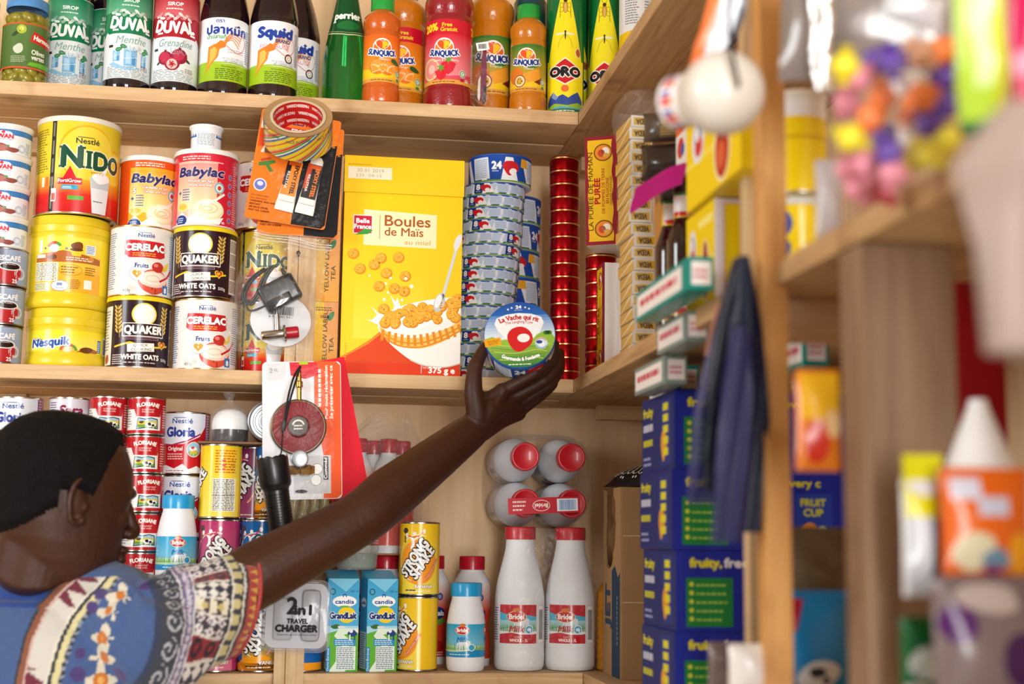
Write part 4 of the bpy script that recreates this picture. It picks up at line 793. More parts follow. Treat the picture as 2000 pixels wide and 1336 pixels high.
def proto_cleaner(r):
    a = Art(); W = math.pi*r; a.rect(-W, 3, 2*W, 240, '#e8e9ea', 0); a.rect(-W, 3, 2*W, 128, '#f0c81a', 0.8); a.poly([(-W, 126), (-20, 136), (20, 138), (W, 126)], '#f0c81a', 0.9); a.rect(-W, 106, 2*W, 4, '#e2a81a', 1.1)
    a.fine(-24, 148, 30, 60, 13, '#8a8a90', 1.5); a.fine(12, 148, 12, 60, 11, '#8a8a90', 1.5, 0.6); a.fine(-24, 212, 50, 14, 3, '#c88a90', 1.5); a.bars(-16, 96, 30, 18)
    bm = bmesh.new(); R = r/1000; lathe(bm, [(0, 0.002), (R*0.95, 0.0), (R, 0.003), (R, 0.245), (R*0.95, 0.25), (0, 0.25)], 56)
    return [('canister_body', mesh_from(bm, 'canister_body', mat('white_card', '#e8e8e6', rough=0.5))), ('label', a.on_tube(r+0.1)), ('lid', cap_mesh(R+0.001, 0.24, 0.254, '#e8c21a', 'yellow_canister_lid'))]
def proto_olives(r):
    R = r/1000
    outer = smooth_prof([(0, 0.001), (R*0.85, 0.0), (R*0.98, 0.004), (R, 0.012), (R, 0.112), (R*0.96, 0.124), (R*0.86, 0.133), (R*0.84, 0.139)], 4)
    bm = bmesh.new(); rnd = random.Random(5); lathe(bm, [(0, 0.003), (R*0.78, 0.003), (R*0.8, 0.125), (0, 0.125)], 32, mi=1)
    for lv in range(9):
        for i in range(9):
            a = 2*math.pi*(i+0.5*(lv % 2))/9+rnd.uniform(-.1, .1)
            M = Matrix.Translation(((R*0.74)*math.sin(a), -(R*0.74)*math.cos(a), 0.011+lv*0.0132)) @ Matrix.Rotation(a, 4, 'Z') @ Matrix.Rotation(rnd.uniform(-1, 1), 4, 'Y') @ Matrix.Diagonal((0.0135, 0.0075, 0.0088, 1))
            bmesh.ops.create_icosphere(bm, subdivisions=2, radius=1, matrix=M)
    ol = mesh_from(bm, 'olives', [mat('olive_green', '#a8962a', rough=0.3, coat=0.4, vary=0.5), mat('brine', '#6f6420', rough=0.3)])
    a = Art(); a.grad(-62, 26, 124, 76, '#4c6a34', '#56743a', 0, 3); a.rect(-62, 101, 124, 2.4, '#c8542a', 1); a.rect(-62, 24, 124, 3, '#c8542a', 1); a.poly([(2, 72), (46, 64), (50, 78), (8, 90)], '#c4281e', 1.5); a.text('Harmonie', 28, 73, 8, '#f8ece0', w=40, bold=0.05, rot=-8, l=3); a.ell(-12, 92, 8, 8, '#a8b43a', 1.6); a.ell(-12, 93, 4, 4, '#c8d060', 1.9); a.poly(leafpts(-20, 86, 20, 6, 40), '#2a4420', 1.7); a.text('Olives', 18, 50, 8, '#eef0dc', w=24, bold=0.03); a.text('vertes', 18, 41, 8, '#eef0dc', w=24, bold=0.03); a.poly([(0, 30), (50, 28), (50, 38), (4, 36)], '#6ab02c', 1.5); a.blob(-16, 58, 9, 8, '#c4cab4', 1.5); a.fine(-28, 34, 26, 12, 4, '#a8b490', 1.6)
    return [('jar_glass', bottle_mesh(outer, film('jar_glass_film', (0.93, 0.96, 0.88), fac=0.1, rough=0.04, bump=0.05), 'jar_glass')), ('olives', ol), ('label', a.on_tube(r+0.15)), ('lid', cap_mesh(R*0.9, 0.1345, 0.152, '#4f8ac4', 'blue_jar_lid', ribs=0))]
# ------------------------------------------------------------------ boxes, cheese, tins
def art_cheese8(seed):
    a = Art(); r = 57.0; W = math.pi*r; q = random.Random(seed); a.rect(-W, 0.6, 2*W, 21.8, '#1e50a8', 0); a.rect(-W, 4.5, 2*W, 15, '#b9cbe6', 0.5); a.rect(-W, 0.6, 2*W, 3, '#4f7f2a', 0.6)
    for i in range(12): a.rect(-W+i*30+q.uniform(-8, 8), 0.6, q.uniform(8, 18), 3, '#7fa83a', 0.8)
    for k in range(-8, 9):
        x = k*22
        a.poly([(x, 19.5), (x+7, 19.5), (x+4, 22.2), (x-3, 22.2)], '#e4ecf6', 0.9); a.poly([(x+3, 4.5), (x+10, 4.5), (x+7, 1.8), (x, 1.8)], '#e4ecf6', 0.9)
        a.poly([(x+1, 4.5), (x+7, 4.5), (x+13, 19.5), (x+7, 19.5)], '#e0e8f4', 0.8)
    for x in (-W, -W/3, W/3):
        a.poly([(x, 3.6), (x+38, 3.6), (x+31, 21.6), (x+2, 21.6)], '#17367e', 1.2); a.poly([(x+17, 3.6), (x+40, 3.6), (x+30, 21.6), (x+21, 21.6)], '#e8ecf2', 1.5); a.text('8', x+9, 9.5, 9, '#eef2f8', w=7, bold=0.05); a.fine(x+4, 5, 10, 3, 1, '#a8b8d8', 2)
        a.blob(x+23, 12.5, 8, 6.6, '#c8202a', 2, seed=4, amp=0.25); a.blob(x+26, 9, 4, 3, '#eef0f2', 2.4, seed=2)
        for d in (44, 70): a.rect(x+d, 6, 22, 12.5, '#c6d4ea', 1.1); a.fine(x+d+1, 6.5, 20, 11.5, 5, '#8fa6cc', 1.5, 0.05)
    return a
def disc_box(r, h, art, side_c, top=None, topc='#2a62b4', rim='#2456a8'):
    R, H = r/1000, h/1000; bm = bmesh.new()
    lathe(bm, [(0, 0.0004), (R*0.97, 0.0004), (R*0.99, 0), (R*0.995, 0.001), (R*0.995, H-0.001), (R*0.985, H), (0, H)], 80)
    p = [('box_body', mesh_from(bm, 'box_body', mat('card_'+side_c.strip('#'), side_c, rough=0.5))), ('label', art.on_tube(r*0.997, mtl=PAPER))]
    bm = bmesh.new(); lathe(bm, [(R*1.0, H*0.62 if top is None else H*0.80), (R*1.012, H*0.62 if top is None else H*0.80), (R*1.012, H-0.0006), (R*1.0, H+0.0004), (0, H+0.0004)], 80) if top is not None else lathe(bm, [(R*0.985, H-0.0012), (R*1.006, H-0.0012), (R*1.006, H-0.0002), (R*0.99, H+0.0003), (0, H+0.0003)], 80)
    lid = [('lid', mesh_from(bm, 'lid', mat('lid_'+topc.strip('#'), topc, rough=0.4, coat=0.2)))]
    if top is not None: lid[0] = (*lid[0], [('lid_print', top)])
    return p+lid
def art_cheese24():
    a = Art(); r = 57.0; W = math.pi*r; a.rect(-W, 1, 2*W, 51, '#1c4aa4', 0); a.rect(-W, 1, 2*W, 3, '#6a9a34', 0.6)
    for k in range(-6, 7): a.poly([(k*30, 4), (k*30+11, 4), (k*30-3, 46), (k*30-14, 46)], '#e8edf4', 0.8)
    for x in (-W+10, -8, W-80):
        a.poly([(x-38, 6), (x-6, 6), (x-10, 46), (x-42, 46)], '#dbe4f0', 1.1); a.fine(x-37, 8, 26, 35, 11, '#7f9cc8', 1.6, 0.05)
        a.poly([(x-4, 4), (x+52, 4), (x+40, 46), (x-8, 46)], '#1c4aa4', 1.2); a.poly([(x+14, 4), (x+46, 4), (x+36, 46), (x+22, 46)], '#e8edf4', 1.4); a.text('24', x+6, 24, 13, '#f2f5fa', w=17, bold=0.06, l=3); a.fine(x-2, 18, 16, 4, 1, '#c8d4e8', 2)
        a.blob(x+32, 27, 13, 15, '#c8202a', 2, seed=4, amp=0.22); a.blob(x+36, 20, 7, 6, '#f0f0f0', 2.4, seed=2)
    a.poly([(44, 30), (62, 30), (60, 46), (46, 46)], '#e8a82a', 1.8)
    return a
def art_cheese_top():
    a = Art(); r = 57.5
    a.ell(0, 0, r, r, '#1c56ac', 0.2, 64)
    def band(y0, y1, c, c2=None):
        n = 8
        for i in range(n):
            u, v = y0+(y1-y0)*i/n, y0+(y1-y0)*(i+1)/n; t = i/n
            col = c if c2 is None else None
            pts = [(-math.sqrt(max(0, r*r-u*u))*0.985, u), (math.sqrt(max(0, r*r-u*u))*0.985, u), (math.sqrt(max(0, r*r-v*v))*0.985, v), (-math.sqrt(max(0, r*r-v*v))*0.985, v)]
            A, B = lin(c), lin(c2 or c); cc = tuple(A[j]*(1-t)+B[j]*t for j in range(3)); a.raw(pts, [(0, 1, 2, 3)], [cc]*4, 0.6)
    band(-56, -8, '#2f7a34', '#a8c84a'); band(-8, 34, '#dbe9f2', '#2a78c4'); band(34, 56, '#1f62b8', '#174a9c')
    a.poly([(-57, -6), (-44, -2), (-30, -9), (-12, -5), (6, -12), (20, -4), (38, 4), (50, 2), (56, -6), (54, -16), (30, -20), (-20, -18), (-54, -16)], '#8fbc3e', 0.9)
    for i in range(5): a.line(spline2([(-50+i*4, -14-i*7), (-10, -20-i*6), (24, -13-i*7), (48-i*3, -18-i*6)]), 1.3, '#4f9a34' if i % 2 else '#b8d45a', 1.2)
    for x in (42, 48, 45): a.ell(x, 2+(x % 3), 4, 3.6, '#3f7a2c', 1.3)
    a.poly([(-40, 20), (-36, 30), (-20, 36), (0, 38), (20, 36), (36, 30), (40, 20), (32, 2), (20, -6), (-20, -6), (-34, 6)], '#eef2f4', 1.5); a.ell(0, 8, 30, 22, '#eef2f4', 1.9)
    a.text('24', 0, 46, 5.2, '#ffffff', w=9, bold=0.05); a.text('portions', 0, 42.5, 2.2, '#dce8f4', w=12)
    for x, y in ((-17, 43), (-11, 45.5), (11, 45.5), (17, 43)): a.star(x, y+2, 2.3, '#ffffff', 2.6)
    a.text('La Vache qui rit', 0, 27, 8.2, '#c41c28', w=62, bold=0.04, arc=82, l=3.2); a.text('The Laughing Cow', 0, 20.5, 5, '#c83a40', w=44, bold=0.01, arc=90, l=3.2)
    # the animal's head is left out: a plain red and white medallion keeps its place
    a.blob(0, -7, 19, 23, '#cf1c22', 2.2, seed=4, amp=0.1); a.ell(6, -6, 10, 7.5, '#f2f2f0', 2.6)
    a.rect(-57, -18, 27, 13, '#e8a41c', 2.4, rot=9); a.text('NOUVELLE', -43, -11, 3, '#6a3a10', w=18, rot=9, l=3.2); a.text('RECETTE', -43, -15.5, 3, '#6a3a10', w=15, rot=9, l=3.2)
    a.ell(34, -16, 10, 10, '#cfe2f0', 2.2); a.ring(34, -16, 9.4, 9.4, 1.8, '#e08a8a', 2.5, a0=30, a1=170); a.ring(34, -16, 9.4, 9.4, 1.8, '#7fb0dc', 2.5, a0=190, a1=330); a.ell(31, -14, 5, 3, '#2c4a90', 2.8); a.ell(35, -18, 5, 5, '#eef4f8', 2.6)
    a.text('Gourmande & Fondante', 0, -45.5, 6, '#ffffff', w=64, bold=0.045, arc=-70, l=3.4, out=('#3a7a34', 0.8)); a.fine(-20, -53, 40, 3.5, 1, '#e8f4e0', 2.6)
    return a
def cheese_top_mesh(H):
    M = Matrix.Translation((0, 0, H)) @ Matrix.Rotation(math.radians(-90), 4, 'X')
    return art_cheese_top().flat('lid_print', M=M, mtl=INK, lift=0.09, z0=0.1)
RED = mat('red_foil', '#a80c18', rough=0.22, metal=0.9)
def proto_redtin(r, h):
    R, H = r/1000, h/1000; bm = bmesh.new()
    lathe(bm, [(0, 0.0006), (R*0.95, 0.0006), (R*0.96, 0.0), (R*0.985, 0.0008), (R*0.985, H-0.0036), (R*0.97, H-0.003), (R*0.97, H), (0, H)], 56)
    b2 = bmesh.new(); lathe(b2, [(R*0.985, H-0.0042), (R*1.005, H-0.0038), (R*1.005, H-0.0018), (R*0.985, H-0.0014)], 56)
    return [('tin_body', mesh_from(bm, 'tin_body', RED)), ('rim', mesh_from(b2, 'rim', GOLD))]
def carton(w_, d_, h_, mt, bev=0.0008):
    bm = bmesh.new(); box(bm, -w_/2, w_/2, -d_/2, d_/2, 0, h_, bev=bev); return mesh_from(bm, 'carton_body', mt, angle=30)
def side_M(w_, d_, face):
    """matrix that lays a flat print (x right, z up, facing -y) on a face of a box centred on the z axis"""
    if face == 'front': return Matrix.Translation((0, -d_/2, 0))
    if face == 'left': return Matrix.Translation((-w_/2, 0, 0)) @ Matrix.Rotation(-math.pi/2, 4, 'Z')
    if face == 'right': return Matrix.Translation((w_/2, 0, 0)) @ Matrix.Rotation(math.pi/2, 4, 'Z')
    if face == 'back': return Matrix.Translation((0, d_/2, 0)) @ Matrix.Rotation(math.pi, 4, 'Z')
def art_cereal():
    a = Art(); w_ = 203; h = 378; x0 = -w_/2
    a.grad(x0, 0, w_, 309, '#f4cf2c', '#f2c80e', 0, 6); a.grad(x0+20, 60, 120, 120, '#f7da4a', '#f3cb16', 0.2, 5)
    a.poly([(x0, 0), (x0+w_, 0), (x0+w_, 60), (40, 70), (-20, 88), (-50, 60), (-80, 40), (x0, 28)], '#e8862c', 0.4); a.poly([(x0, 0), (x0+w_, 0), (x0+w_, 34), (20, 30), (0, 86), (-16, 84), (-56, 50), (x0, 24)], '#d8481e', 0.6); a.rect(x0, 0, w_, 19, '#d83c1a', 0.9)
    a.poly([(-68, 221), (57, 219), (57, 278), (-68, 283)], '#f2e6b8', 1); a.rect(-41, 232, 0.9, 42, '#b8722a', 2)
    a.text('Boules', -32, 256, 18, '#a8561c', w=78, al='l', bold=0.015, l=3); a.text('de Maïs', -32, 239, 14, '#a8561c', w=66, al='l', bold=0.012, l=3); a.text('au miel', 2, 224.5, 8, '#d89a5a', w=44, al='l', shear=0.15, l=3)
    a.rect(-86, 240, 33, 33, '#f4efe4', 1.4); a.rect(-84.5, 241.5, 30, 30, '#c81e3c', 1.7); a.text('Belle', -69.5, 259, 7.5, '#ffffff', w=22, bold=0.04, l=3); a.text('France', -69.5, 249, 7.5, '#ffffff', w=28, bold=0.04, l=3); a.poly([(-82, 238), (-66, 249), (-52, 247), (-60, 240)], '#3a9a3c', 3.2)
    def ballp(x, y, q, l):
        a.ell(x, y, q, q*0.96, '#d8891e', l, 18); a.ell(x-q*0.12, y+q*0.12, q*0.84, q*0.8, '#ecab34', l+0.2, 16)
        rn = random.Random(int(x*7+y*3))
        for _ in range(8):
            t, d = rn.uniform(0, 6.28), rn.uniform(0, 0.7)*q; a.ell(x+d*math.cos(t), y+d*math.sin(t), q*0.14, q*0.1, rn.choice(['#f6cc68', '#c87a1a', '#f3c050']), l+0.4, n=7)
    for x, y in ((-84, 205), (-48, 187), (-37, 199), (-7, 201), (-72, 179), (-27, 173), (5, 169), (-39, 150), (-13, 147), (4, 143), (-30, 111)): ballp(x, y, 10, 1.4)
    for x, y, q in ((-20, 165, 2), (6, 165, 2.4), (16, 152, 3), (-28, 155, 2), (-56, 168, 1.6), (0, 128, 2), (-30, 128, 2.4), (-24, 140, 2)): a.ell(x, y, q, q*1.1, '#f8f6f0', 2)
    for i_, p in enumerate(([(-50, 92), (-38, 104), (-24, 100), (-14, 112), (-8, 132), (0, 112), (14, 108), (20, 90), (-20, 80)], [(-34, 98), (-52, 116), (-40, 98)], [(-10, 110), (-20, 136), (-2, 114)], [(-40, 84), (-58, 92), (-36, 92)])): a.poly(p, '#f6f4ee', 1.9+0.13*i_)
    # bowl with gingham band
    bowl = [(x0+w_, 132)]; rim = spline2([(-40, 82), (-20, 108), (20, 124), (70, 134), (w_/2, 136)])
    a.poly(rim+[(w_/2, 22)]+spline2([(w_/2, 22), (74, 16), (40, 18), (16, 26), (-16, 50), (-36, 72), (-40, 82)]), '#f2efe8', 2.1)
    a.poly(spline2([(-38, 82), (-10, 66), (30, 64), (70, 78), (w_/2, 96)])+spline2([(w_/2, 78), (70, 58), (36, 46), (4, 48), (-28, 62), (-38, 82)]), '#f2c060', 2.4)
    for i in range(13):
        t = i/12; x = -34+t*132; yb = 62+34*(abs(t-0.35)**1.6)*1.3; a.rect(x, yb-13, 5, 19, '#e08a1e', 2.6, rot=-8+30*t); 
    for d in (3, 10): a.line(spline2([(-34, 74-d*0.6), (-6, 60-d), (32, 58-d), (70, 71-d), (w_/2, 89-d)]), 2.6, '#e08a1e', 2.7)
    a.line(spline2([(16, 26), (40, 17), (74, 15), (w_/2, 22)]), 2, '#cfc8bc', 2.5)
    a.poly(rim+spline2([(w_/2, 112), (60, 92), (20, 78), (-20, 76), (-40, 82)]), '#fbf9f4', 2.3)
    rn = random.Random(2)
    for i in range(46):
        t = rn.random(); x = -30+t*128; lo = 82+t*18; hi = 92+t*38+10; ballp(x, lo+rn.random()*(hi-lo)*0.9, rn.uniform(7.5, 10.5), 2.8+i*0.012)
    a.line(spline2([(66, 122), (76, 160), (90, 214), (96, 240)]), 5, '#cfd4d6', 3.6); a.ell(94, 232, 5.5, 15, '#dde2e4', 3.7, rot=-18); a.ell(64, 126, 9, 17, '#c4c9cb', 3.6, rot=-18); a.ell(62, 128, 5, 12, '#eceeee', 3.9, rot=-18)
    a.text('Poids net :', 44, 11.5, 4, '#f8e4d4', w=13, al='c'); a.text('375 g e', 70, 4.5, 9.5, '#fbf3e8', w=44, bold=0.05, l=3)
    a.rect(35, 3, 0.8, 14, '#fbf3e8', 2); a.fine(-94, 22, 3, 30, 8, '#c8a03a', 1.5); a.clip(x0+0.3, -x0-0.3, 0.3, 309); return a
def proto_cereal():
    W_, D_, H_ = 0.204, 0.075, 0.378
    Y_ = mat('cereal_yellow_card', '#f0c614', rough=0.6, spec=0.2)
    bm = bmesh.new(); box(bm, -W_/2, W_/2, -D_/2, D_/2, 0, H_-0.006, bev=0.001)
    body = mesh_from(bm, 'carton_body', Y_, angle=30)
    bm = bmesh.new()
    pts = [(-D_/2-0.0028, 0.312), (-D_/2-0.0045, 0.330), (-D_/2-0.0025, H_-0.002), (D_/2*0.2, H_), (D_/2*0.2, H_-0.004), (-D_/2, H_-0.005), (-D_/2-0.0006, 0.312)]
    A = [bm.verts.new((-W_/2-0.0012, y, z)) for y, z in pts]; B = [bm.verts.new((W_/2+0.0012, y, z)) for y, z in pts]; n = len(pts)
    for k in range(n): bm.faces.new((A[k], A[(k+1) % n], B[(k+1) % n], B[k]))
    bm.faces.new(A[::-1]); bm.faces.new(B); bmesh.ops.recalc_face_normals(bm, faces=bm.faces[:])
    flap = mesh_from(bm, 'top_flap', Y_, smooth=False)
    a = Art(); a.rect(-97, 335, 75, 21, '#ece4c8', 1); a.text('30 01 2019', -59, 347, 6, '#b4a890', w=46, l=2); a.text('335  09:13', -62, 338.5, 5, '#b4a890', w=44, l=2); a.fine(-97, 359, 44, 3, 1, '#c8a418', 1)
    st = a.flat('date_sticker', M=Matrix.Translation((0, -D_/2-0.0047, 0)) @ Matrix.Rotation(0, 4, 'X'))
    b = Art(); b.grad(-D_*500, 0, D_*1000, 378, '#e8862c', '#f2c80e', 0, 4); b.fine(-30, 60, 60, 220, 40, '#a8681c', 1)
    return [('carton_body', body), ('front_print', art_cereal().flat('front_print', M=side_M(W_, D_, 'front'))), ('side_print', b.flat('side_print', M=side_M(W_, D_, 'left'))), ('top_flap', flap, [('date_sticker', st)])]
def proto_milkbrick(w_=0.052, d_=0.046, h=0.165):
    a = Art(); W = w_*1000; x0 = -W/2; H = h*1000-14
    a.grad(x0, 0, W, H, '#5ab4dc', '#3fa4d6', 0, 4); a.poly([(x0, H), (x0+W, H), (4, H-22)], '#7cc8e6', 0.6); a.line([(x0, H), (4, H-22), (x0+W, H)], 0.6, '#2a84b8', 0.9)
    a.ell(2, 114, 20, 9.5, '#eef4f4', 1.4); a.ell(2, 114, 18.6, 8.2, '#f6f8f6', 1.7); a.text('candia', 2, 110.5, 6.4, '#1c4a9c', w=31, bold=0.035, l=3); a.ring(2, 123, 3.4, 3.4, 1.6, '#1c4a9c', 2.2, a0=-40, a1=220); a.ell(2, 105.5, 9, 1.6, '#6ab03c', 2)
    a.ell(6, 92, 15, 13, '#f2cf1c', 1.2); a.text('GrandLait', 0, 86, 10, '#1c2e6c', w=44, bold=0.05, l=3.2, out=('#e8f2f6', 0.8)); a.rect(x0, 40, W, 34, '#a8d8ee', 0.5); a.poly([(x0, 0), (x0+W, 0), (x0+W, 62), (4, 70), (x0, 62)], '#5fae34', 0.8); a.poly([(x0+W, 70), (-6, 70), (-14, 58), (0, 44), (-8, 20), (-22, 0), (6, 0), (6, 30), (14, 50), (2, 60), (x0+W, 64)], '#dfeeda', 1.0)
    a.blob(-12, 73, 8, 3.4, '#3a6a34', 1.4); a.rect(-8, 71, 12, 3, '#e8e4da', 1.6); a.blob(16, 62, 7, 6, '#22407c', 1.8, seed=3); a.blob(14, 66, 3.5, 3, '#e8ecf4', 2.1); a.rect(11, 51, 2.2, 9, '#e8ecf4', 2); a.rect(19, 51, 2.2, 9, '#22407c', 2)
    a.rect(-14, 42, 36, 11, '#2f8cc4', 1.8); a.fine(-12, 43, 32, 9, 3, '#d8eaf4', 2.2); a.rect(-10, 3, 32, 38, '#e4eff0', 1.9); a.fine(-9, 4, 30, 36, 12, '#5a6a74', 2.3, 0.1); a.rect(x0, 0, 6, 40, '#1c84c0', 1.7); a.text('Demi-Écrémé', x0+4.4, 20, 3.6, '#eef4f8', w=36, rot=90, l=3); a.ring(-18, 130, 5, 5.4, 1.6, '#2a5a4a', 1.6); a.text('500 ml', 18, 129, 3.4, '#1c4a7c')
    b = Art(); D = d_*1000; b.grad(-D/2, 0, D, H, '#4aa8d4', '#3a9ace', 0, 3); b.poly([(-D/2, 0), (D/2, 0), (D/2, 46), (-D/2, 60)], '#4f9a34', 0.5); b.rect(-D/2+4, 4, D-8, 60, '#cfe4ec', 1); b.fine(-D/2+6, 6, D-12, 56, 16, '#44607a', 1.5); b.ell(0, 112, 16, 8, '#eef4f4', 1); b.text('candia', 0, 109, 5.5, '#1c4a9c', w=26, bold=0.03, l=2.4)
    bm = bmesh.new(); h1 = h-0.014
    v = [bm.verts.new(p) for p in ((-w_/2, -d_/2, 0), (w_/2, -d_/2, 0), (w_/2, d_/2, 0), (-w_/2, d_/2, 0), (-w_/2, -d_/2, h1), (w_/2, -d_/2, h1), (w_/2, d_/2, h), (-w_/2, d_/2, h))]
    for q in ((3, 2, 1, 0), (0, 1, 5, 4), (1, 2, 6, 5), (2, 3, 7, 6), (3, 0, 4, 7), (4, 5, 6, 7)): bm.faces.new([v[i] for i in q])
    bmesh.ops.bevel(bm, geom=bm.edges[:], offset=0.0012, segments=2, affect='EDGES'); bm.normal_update()
    return [('carton_body', mesh_from(bm, 'carton_body', mat('milk_carton_blue', '#4fb0da', rough=0.35, coat=0.2), angle=30)), ('front_print', a.flat('front_print', M=side_M(w_, d_, 'front'))), ('side_print', b.flat('side_print', M=side_M(w_, d_, 'left')))]
# ------------------------------------------------------------------ placing: top shelf
E_ = 0.0004
def X_at(px, py, Y): return un(px, py, Y=Y).x
zt = ZT+E_
syrG, syrR = proto_syrup(39, False), proto_syrup(39, True)
spawn(proto_olives(38.5), 'olive_jar', (-0.945, 0.0445, zt), 'glass jar of green olives with blue lid, left end of the top board', 'jar', turn=6)
spawn(proto_olives(38.5), 'olive_jar', (-1.027, 0.05, zt), 'sliver of an olive jar cut off by the left edge', 'jar', turn=-60)
spawn(syrG, 'syrup_bottle', (-0.884, 0.10, zt), 'mint syrup bottle with green label just right of the olive jar', 'bottle', 'mint syrup bottles')
spawn(syrG, 'syrup_bottle', (-0.819, 0.147, zt), 'mint syrup bottle mostly hidden behind the other two mint bottles', 'bottle', 'mint syrup bottles', turn=-6)
spawn(syrG, 'syrup_bottle', (-0.776, 0.047, zt), 'mint syrup bottle with green label standing foremost, against the red-labelled syrup', 'bottle', 'mint syrup bottles', turn=4)
spawn(syrR, 'syrup_bottle', (-0.6965, 0.05, zt), 'pomegranate syrup bottle with a red label and pomegranates', 'bottle', turn=-4)
saT, saE = proto_sauce(42.3, True), proto_sauce(42.3, False)
spawn(saT, 'sauce_bottle', (-0.6143, 0.055, zt), 'dark sauce bottle with blue Thai lettering over an orange squid', 'bottle', 'fish sauce bottles', turn=3)
spawn(saE, 'sauce_bottle', (-0.5285, 0.055, zt), 'dark sauce bottle with blue English lettering over an orange squid, in front', 'bottle', 'fish sauce bottles', turn=2)
spawn(saE, 'sauce_bottle', (-0.4905, 0.132, zt), 'dark sauce bottle half hidden behind, next to the green glass bottle', 'bottle', 'fish sauce bottles', turn=0)
spawn(proto_water(41), 'water_bottle', (-0.4015, 0.085, zt), 'green glass sparkling water bottle with white lettering on its shoulder', 'bottle', turn=4)
spawn(proto_squash(33, 'mandarin', False, 1.0), 'squash_bottle', (-0.3405, 0.037, zt), 'small orange squash bottle with a green cap and mandarins on the label', 'bottle', 'fruit squash bottles', turn=2)
spawn(proto_squash(44, 'orange', True, 1.32), 'squash_bottle', (-0.300, 0.117, zt), 'large orange squash bottle half hidden behind the small mandarin one', 'bottle', 'fruit squash bottles', turn=-4)
spawn(proto_squash(44, 'guava', True, 1.32), 'squash_bottle', (-0.2195, 0.062, zt), 'large red squash bottle with guava and strawberries on its pink label', 'bottle', 'fruit squash bottles', turn=-12)
spawn(proto_squash(42, 'tropical', False, 1.40), 'squash_bottle', (-0.1375, 0.108, zt), 'large orange squash bottle with green label behind the clear penknife pack', 'bottle', 'fruit squash bottles', turn=6)
spawn(proto_squash(33, 'tropical', False, 1.02), 'squash_bottle', (-0.0785, 0.040, zt), 'small orange squash bottle with green cap and passion fruit on a green label', 'bottle', 'fruit squash bottles', turn=-6)
spr = proto_spray(33.5)
spawn(spr, 'spray_can', (-0.0105, 0.044, zt), 'yellow and green insect spray can with a red diamond, nearest the shelf corner', 'spray can', 'insect spray cans', turn=0)
spawn(spr, 'spray_can', (0.0225, 0.112, zt), 'insect spray can of which only a sliver shows between two others', 'spray can', 'insect spray cans', turn=-14)
spawn(spr, 'spray_can', (0.067, 0.052, zt), 'insect spray can partly covered by the white canister', 'spray can', 'insect spray cans', turn=-6)
spawn(proto_cleaner(33), 'canister', (0.108, -0.022, zt), 'white canister with yellow lower half and barcode behind the rising board edge', 'canister', turn=0)
bm = bmesh.new(); lathe(bm, [(0, 0.001), (0.03, 0), (0.031, 0.002), (0.031, 0.24), (0.028, 0.246), (0, 0.246)], 48)
o = obj('teal_canister', mesh_from(bm, 'canister_body', mat('teal_plastic', '#3f8f8a', rough=0.4)), M=Matrix.Translation((0.172, -0.052, zt))); tag(o, 'plain teal canister, a thin strip showing right of the white canister', 'canister')
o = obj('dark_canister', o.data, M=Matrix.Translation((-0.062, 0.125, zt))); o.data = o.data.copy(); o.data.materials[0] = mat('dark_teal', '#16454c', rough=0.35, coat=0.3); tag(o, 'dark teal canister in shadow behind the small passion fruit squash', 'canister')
# penknife in a clear capsule
def capsule_pack():
    L = 0.131; w_ = 0.041; e = empty('penknife_pack', 'clear capsule pack with a maroon penknife and barcode sticker standing before the squash bottles', 'penknife pack', Matrix.Translation((X_at(943, 135, 0.008), 0.0125, zt)) @ Matrix.Rotation(math.radians(1.5), 4, 'Y'))
    F = film('blister_film', fac=0.035, milk=0.008, rough=0.12, bscale=22, bump=0.6)
    bm = bmesh.new(); rings = []
    for y, s in ((0.006, 1.0), (0.0045, 1.02), (0.004, 0.94), (-0.002, 0.90), (-0.006, 0.8), (-0.0075, 0.6)):
        rings.append([(x, y, z+L/2) for x, z in rrect(w_*s, L-(1-s)*w_*1.1, w_*s*0.49, 8)])
    loft(bm, rings, cap=True); obj('blister', mesh_from(bm, 'blister', F), e)
    bm = bmesh.new(); prism(bm, [(-0.004, 0.022), (0.001, 0.012), (0.006, 0.03), (0.0055, 0.075), (0.003, 0.11), (-0.001, 0.116), (-0.004, 0.09)], 0.004); k = obj('knife_handle', mesh_from(bm, 'knife_handle', mat('maroon_plastic', '#6a1038', rough=0.35), angle=25), e)
    bm = bmesh.new(); prism(bm, [(0.001, 0.008), (0.006, 0.012), (0.0065, 0.04), (0.001, 0.042)], 0.0045); obj('knife_clip', mesh_from(bm, 'knife_clip', mat('black_plastic', '#121214', rough=0.4), smooth=False), k)
    bm = bmesh.new(); prism(bm, [(-0.009, 0.02), (-0.006, 0.012), (-0.004, 0.02), (-0.005, 0.06), (-0.009, 0.05)], 0.002); obj('knife_blade', mesh_from(bm, 'knife_blade', TIN, smooth=False), e)
    a = Art(); a.rect(-11, 0, 22, 15, '#f2f2f0', 0, rot=6); a.bars(-8, 3, 15, 9, bg=None); obj('barcode_sticker', a.flat('barcode_sticker', M=Matrix.Translation((-0.003, -0.0078, 0.103)) @ Matrix.Rotation(math.radians(-8), 4, 'Y')), e)
capsule_pack()
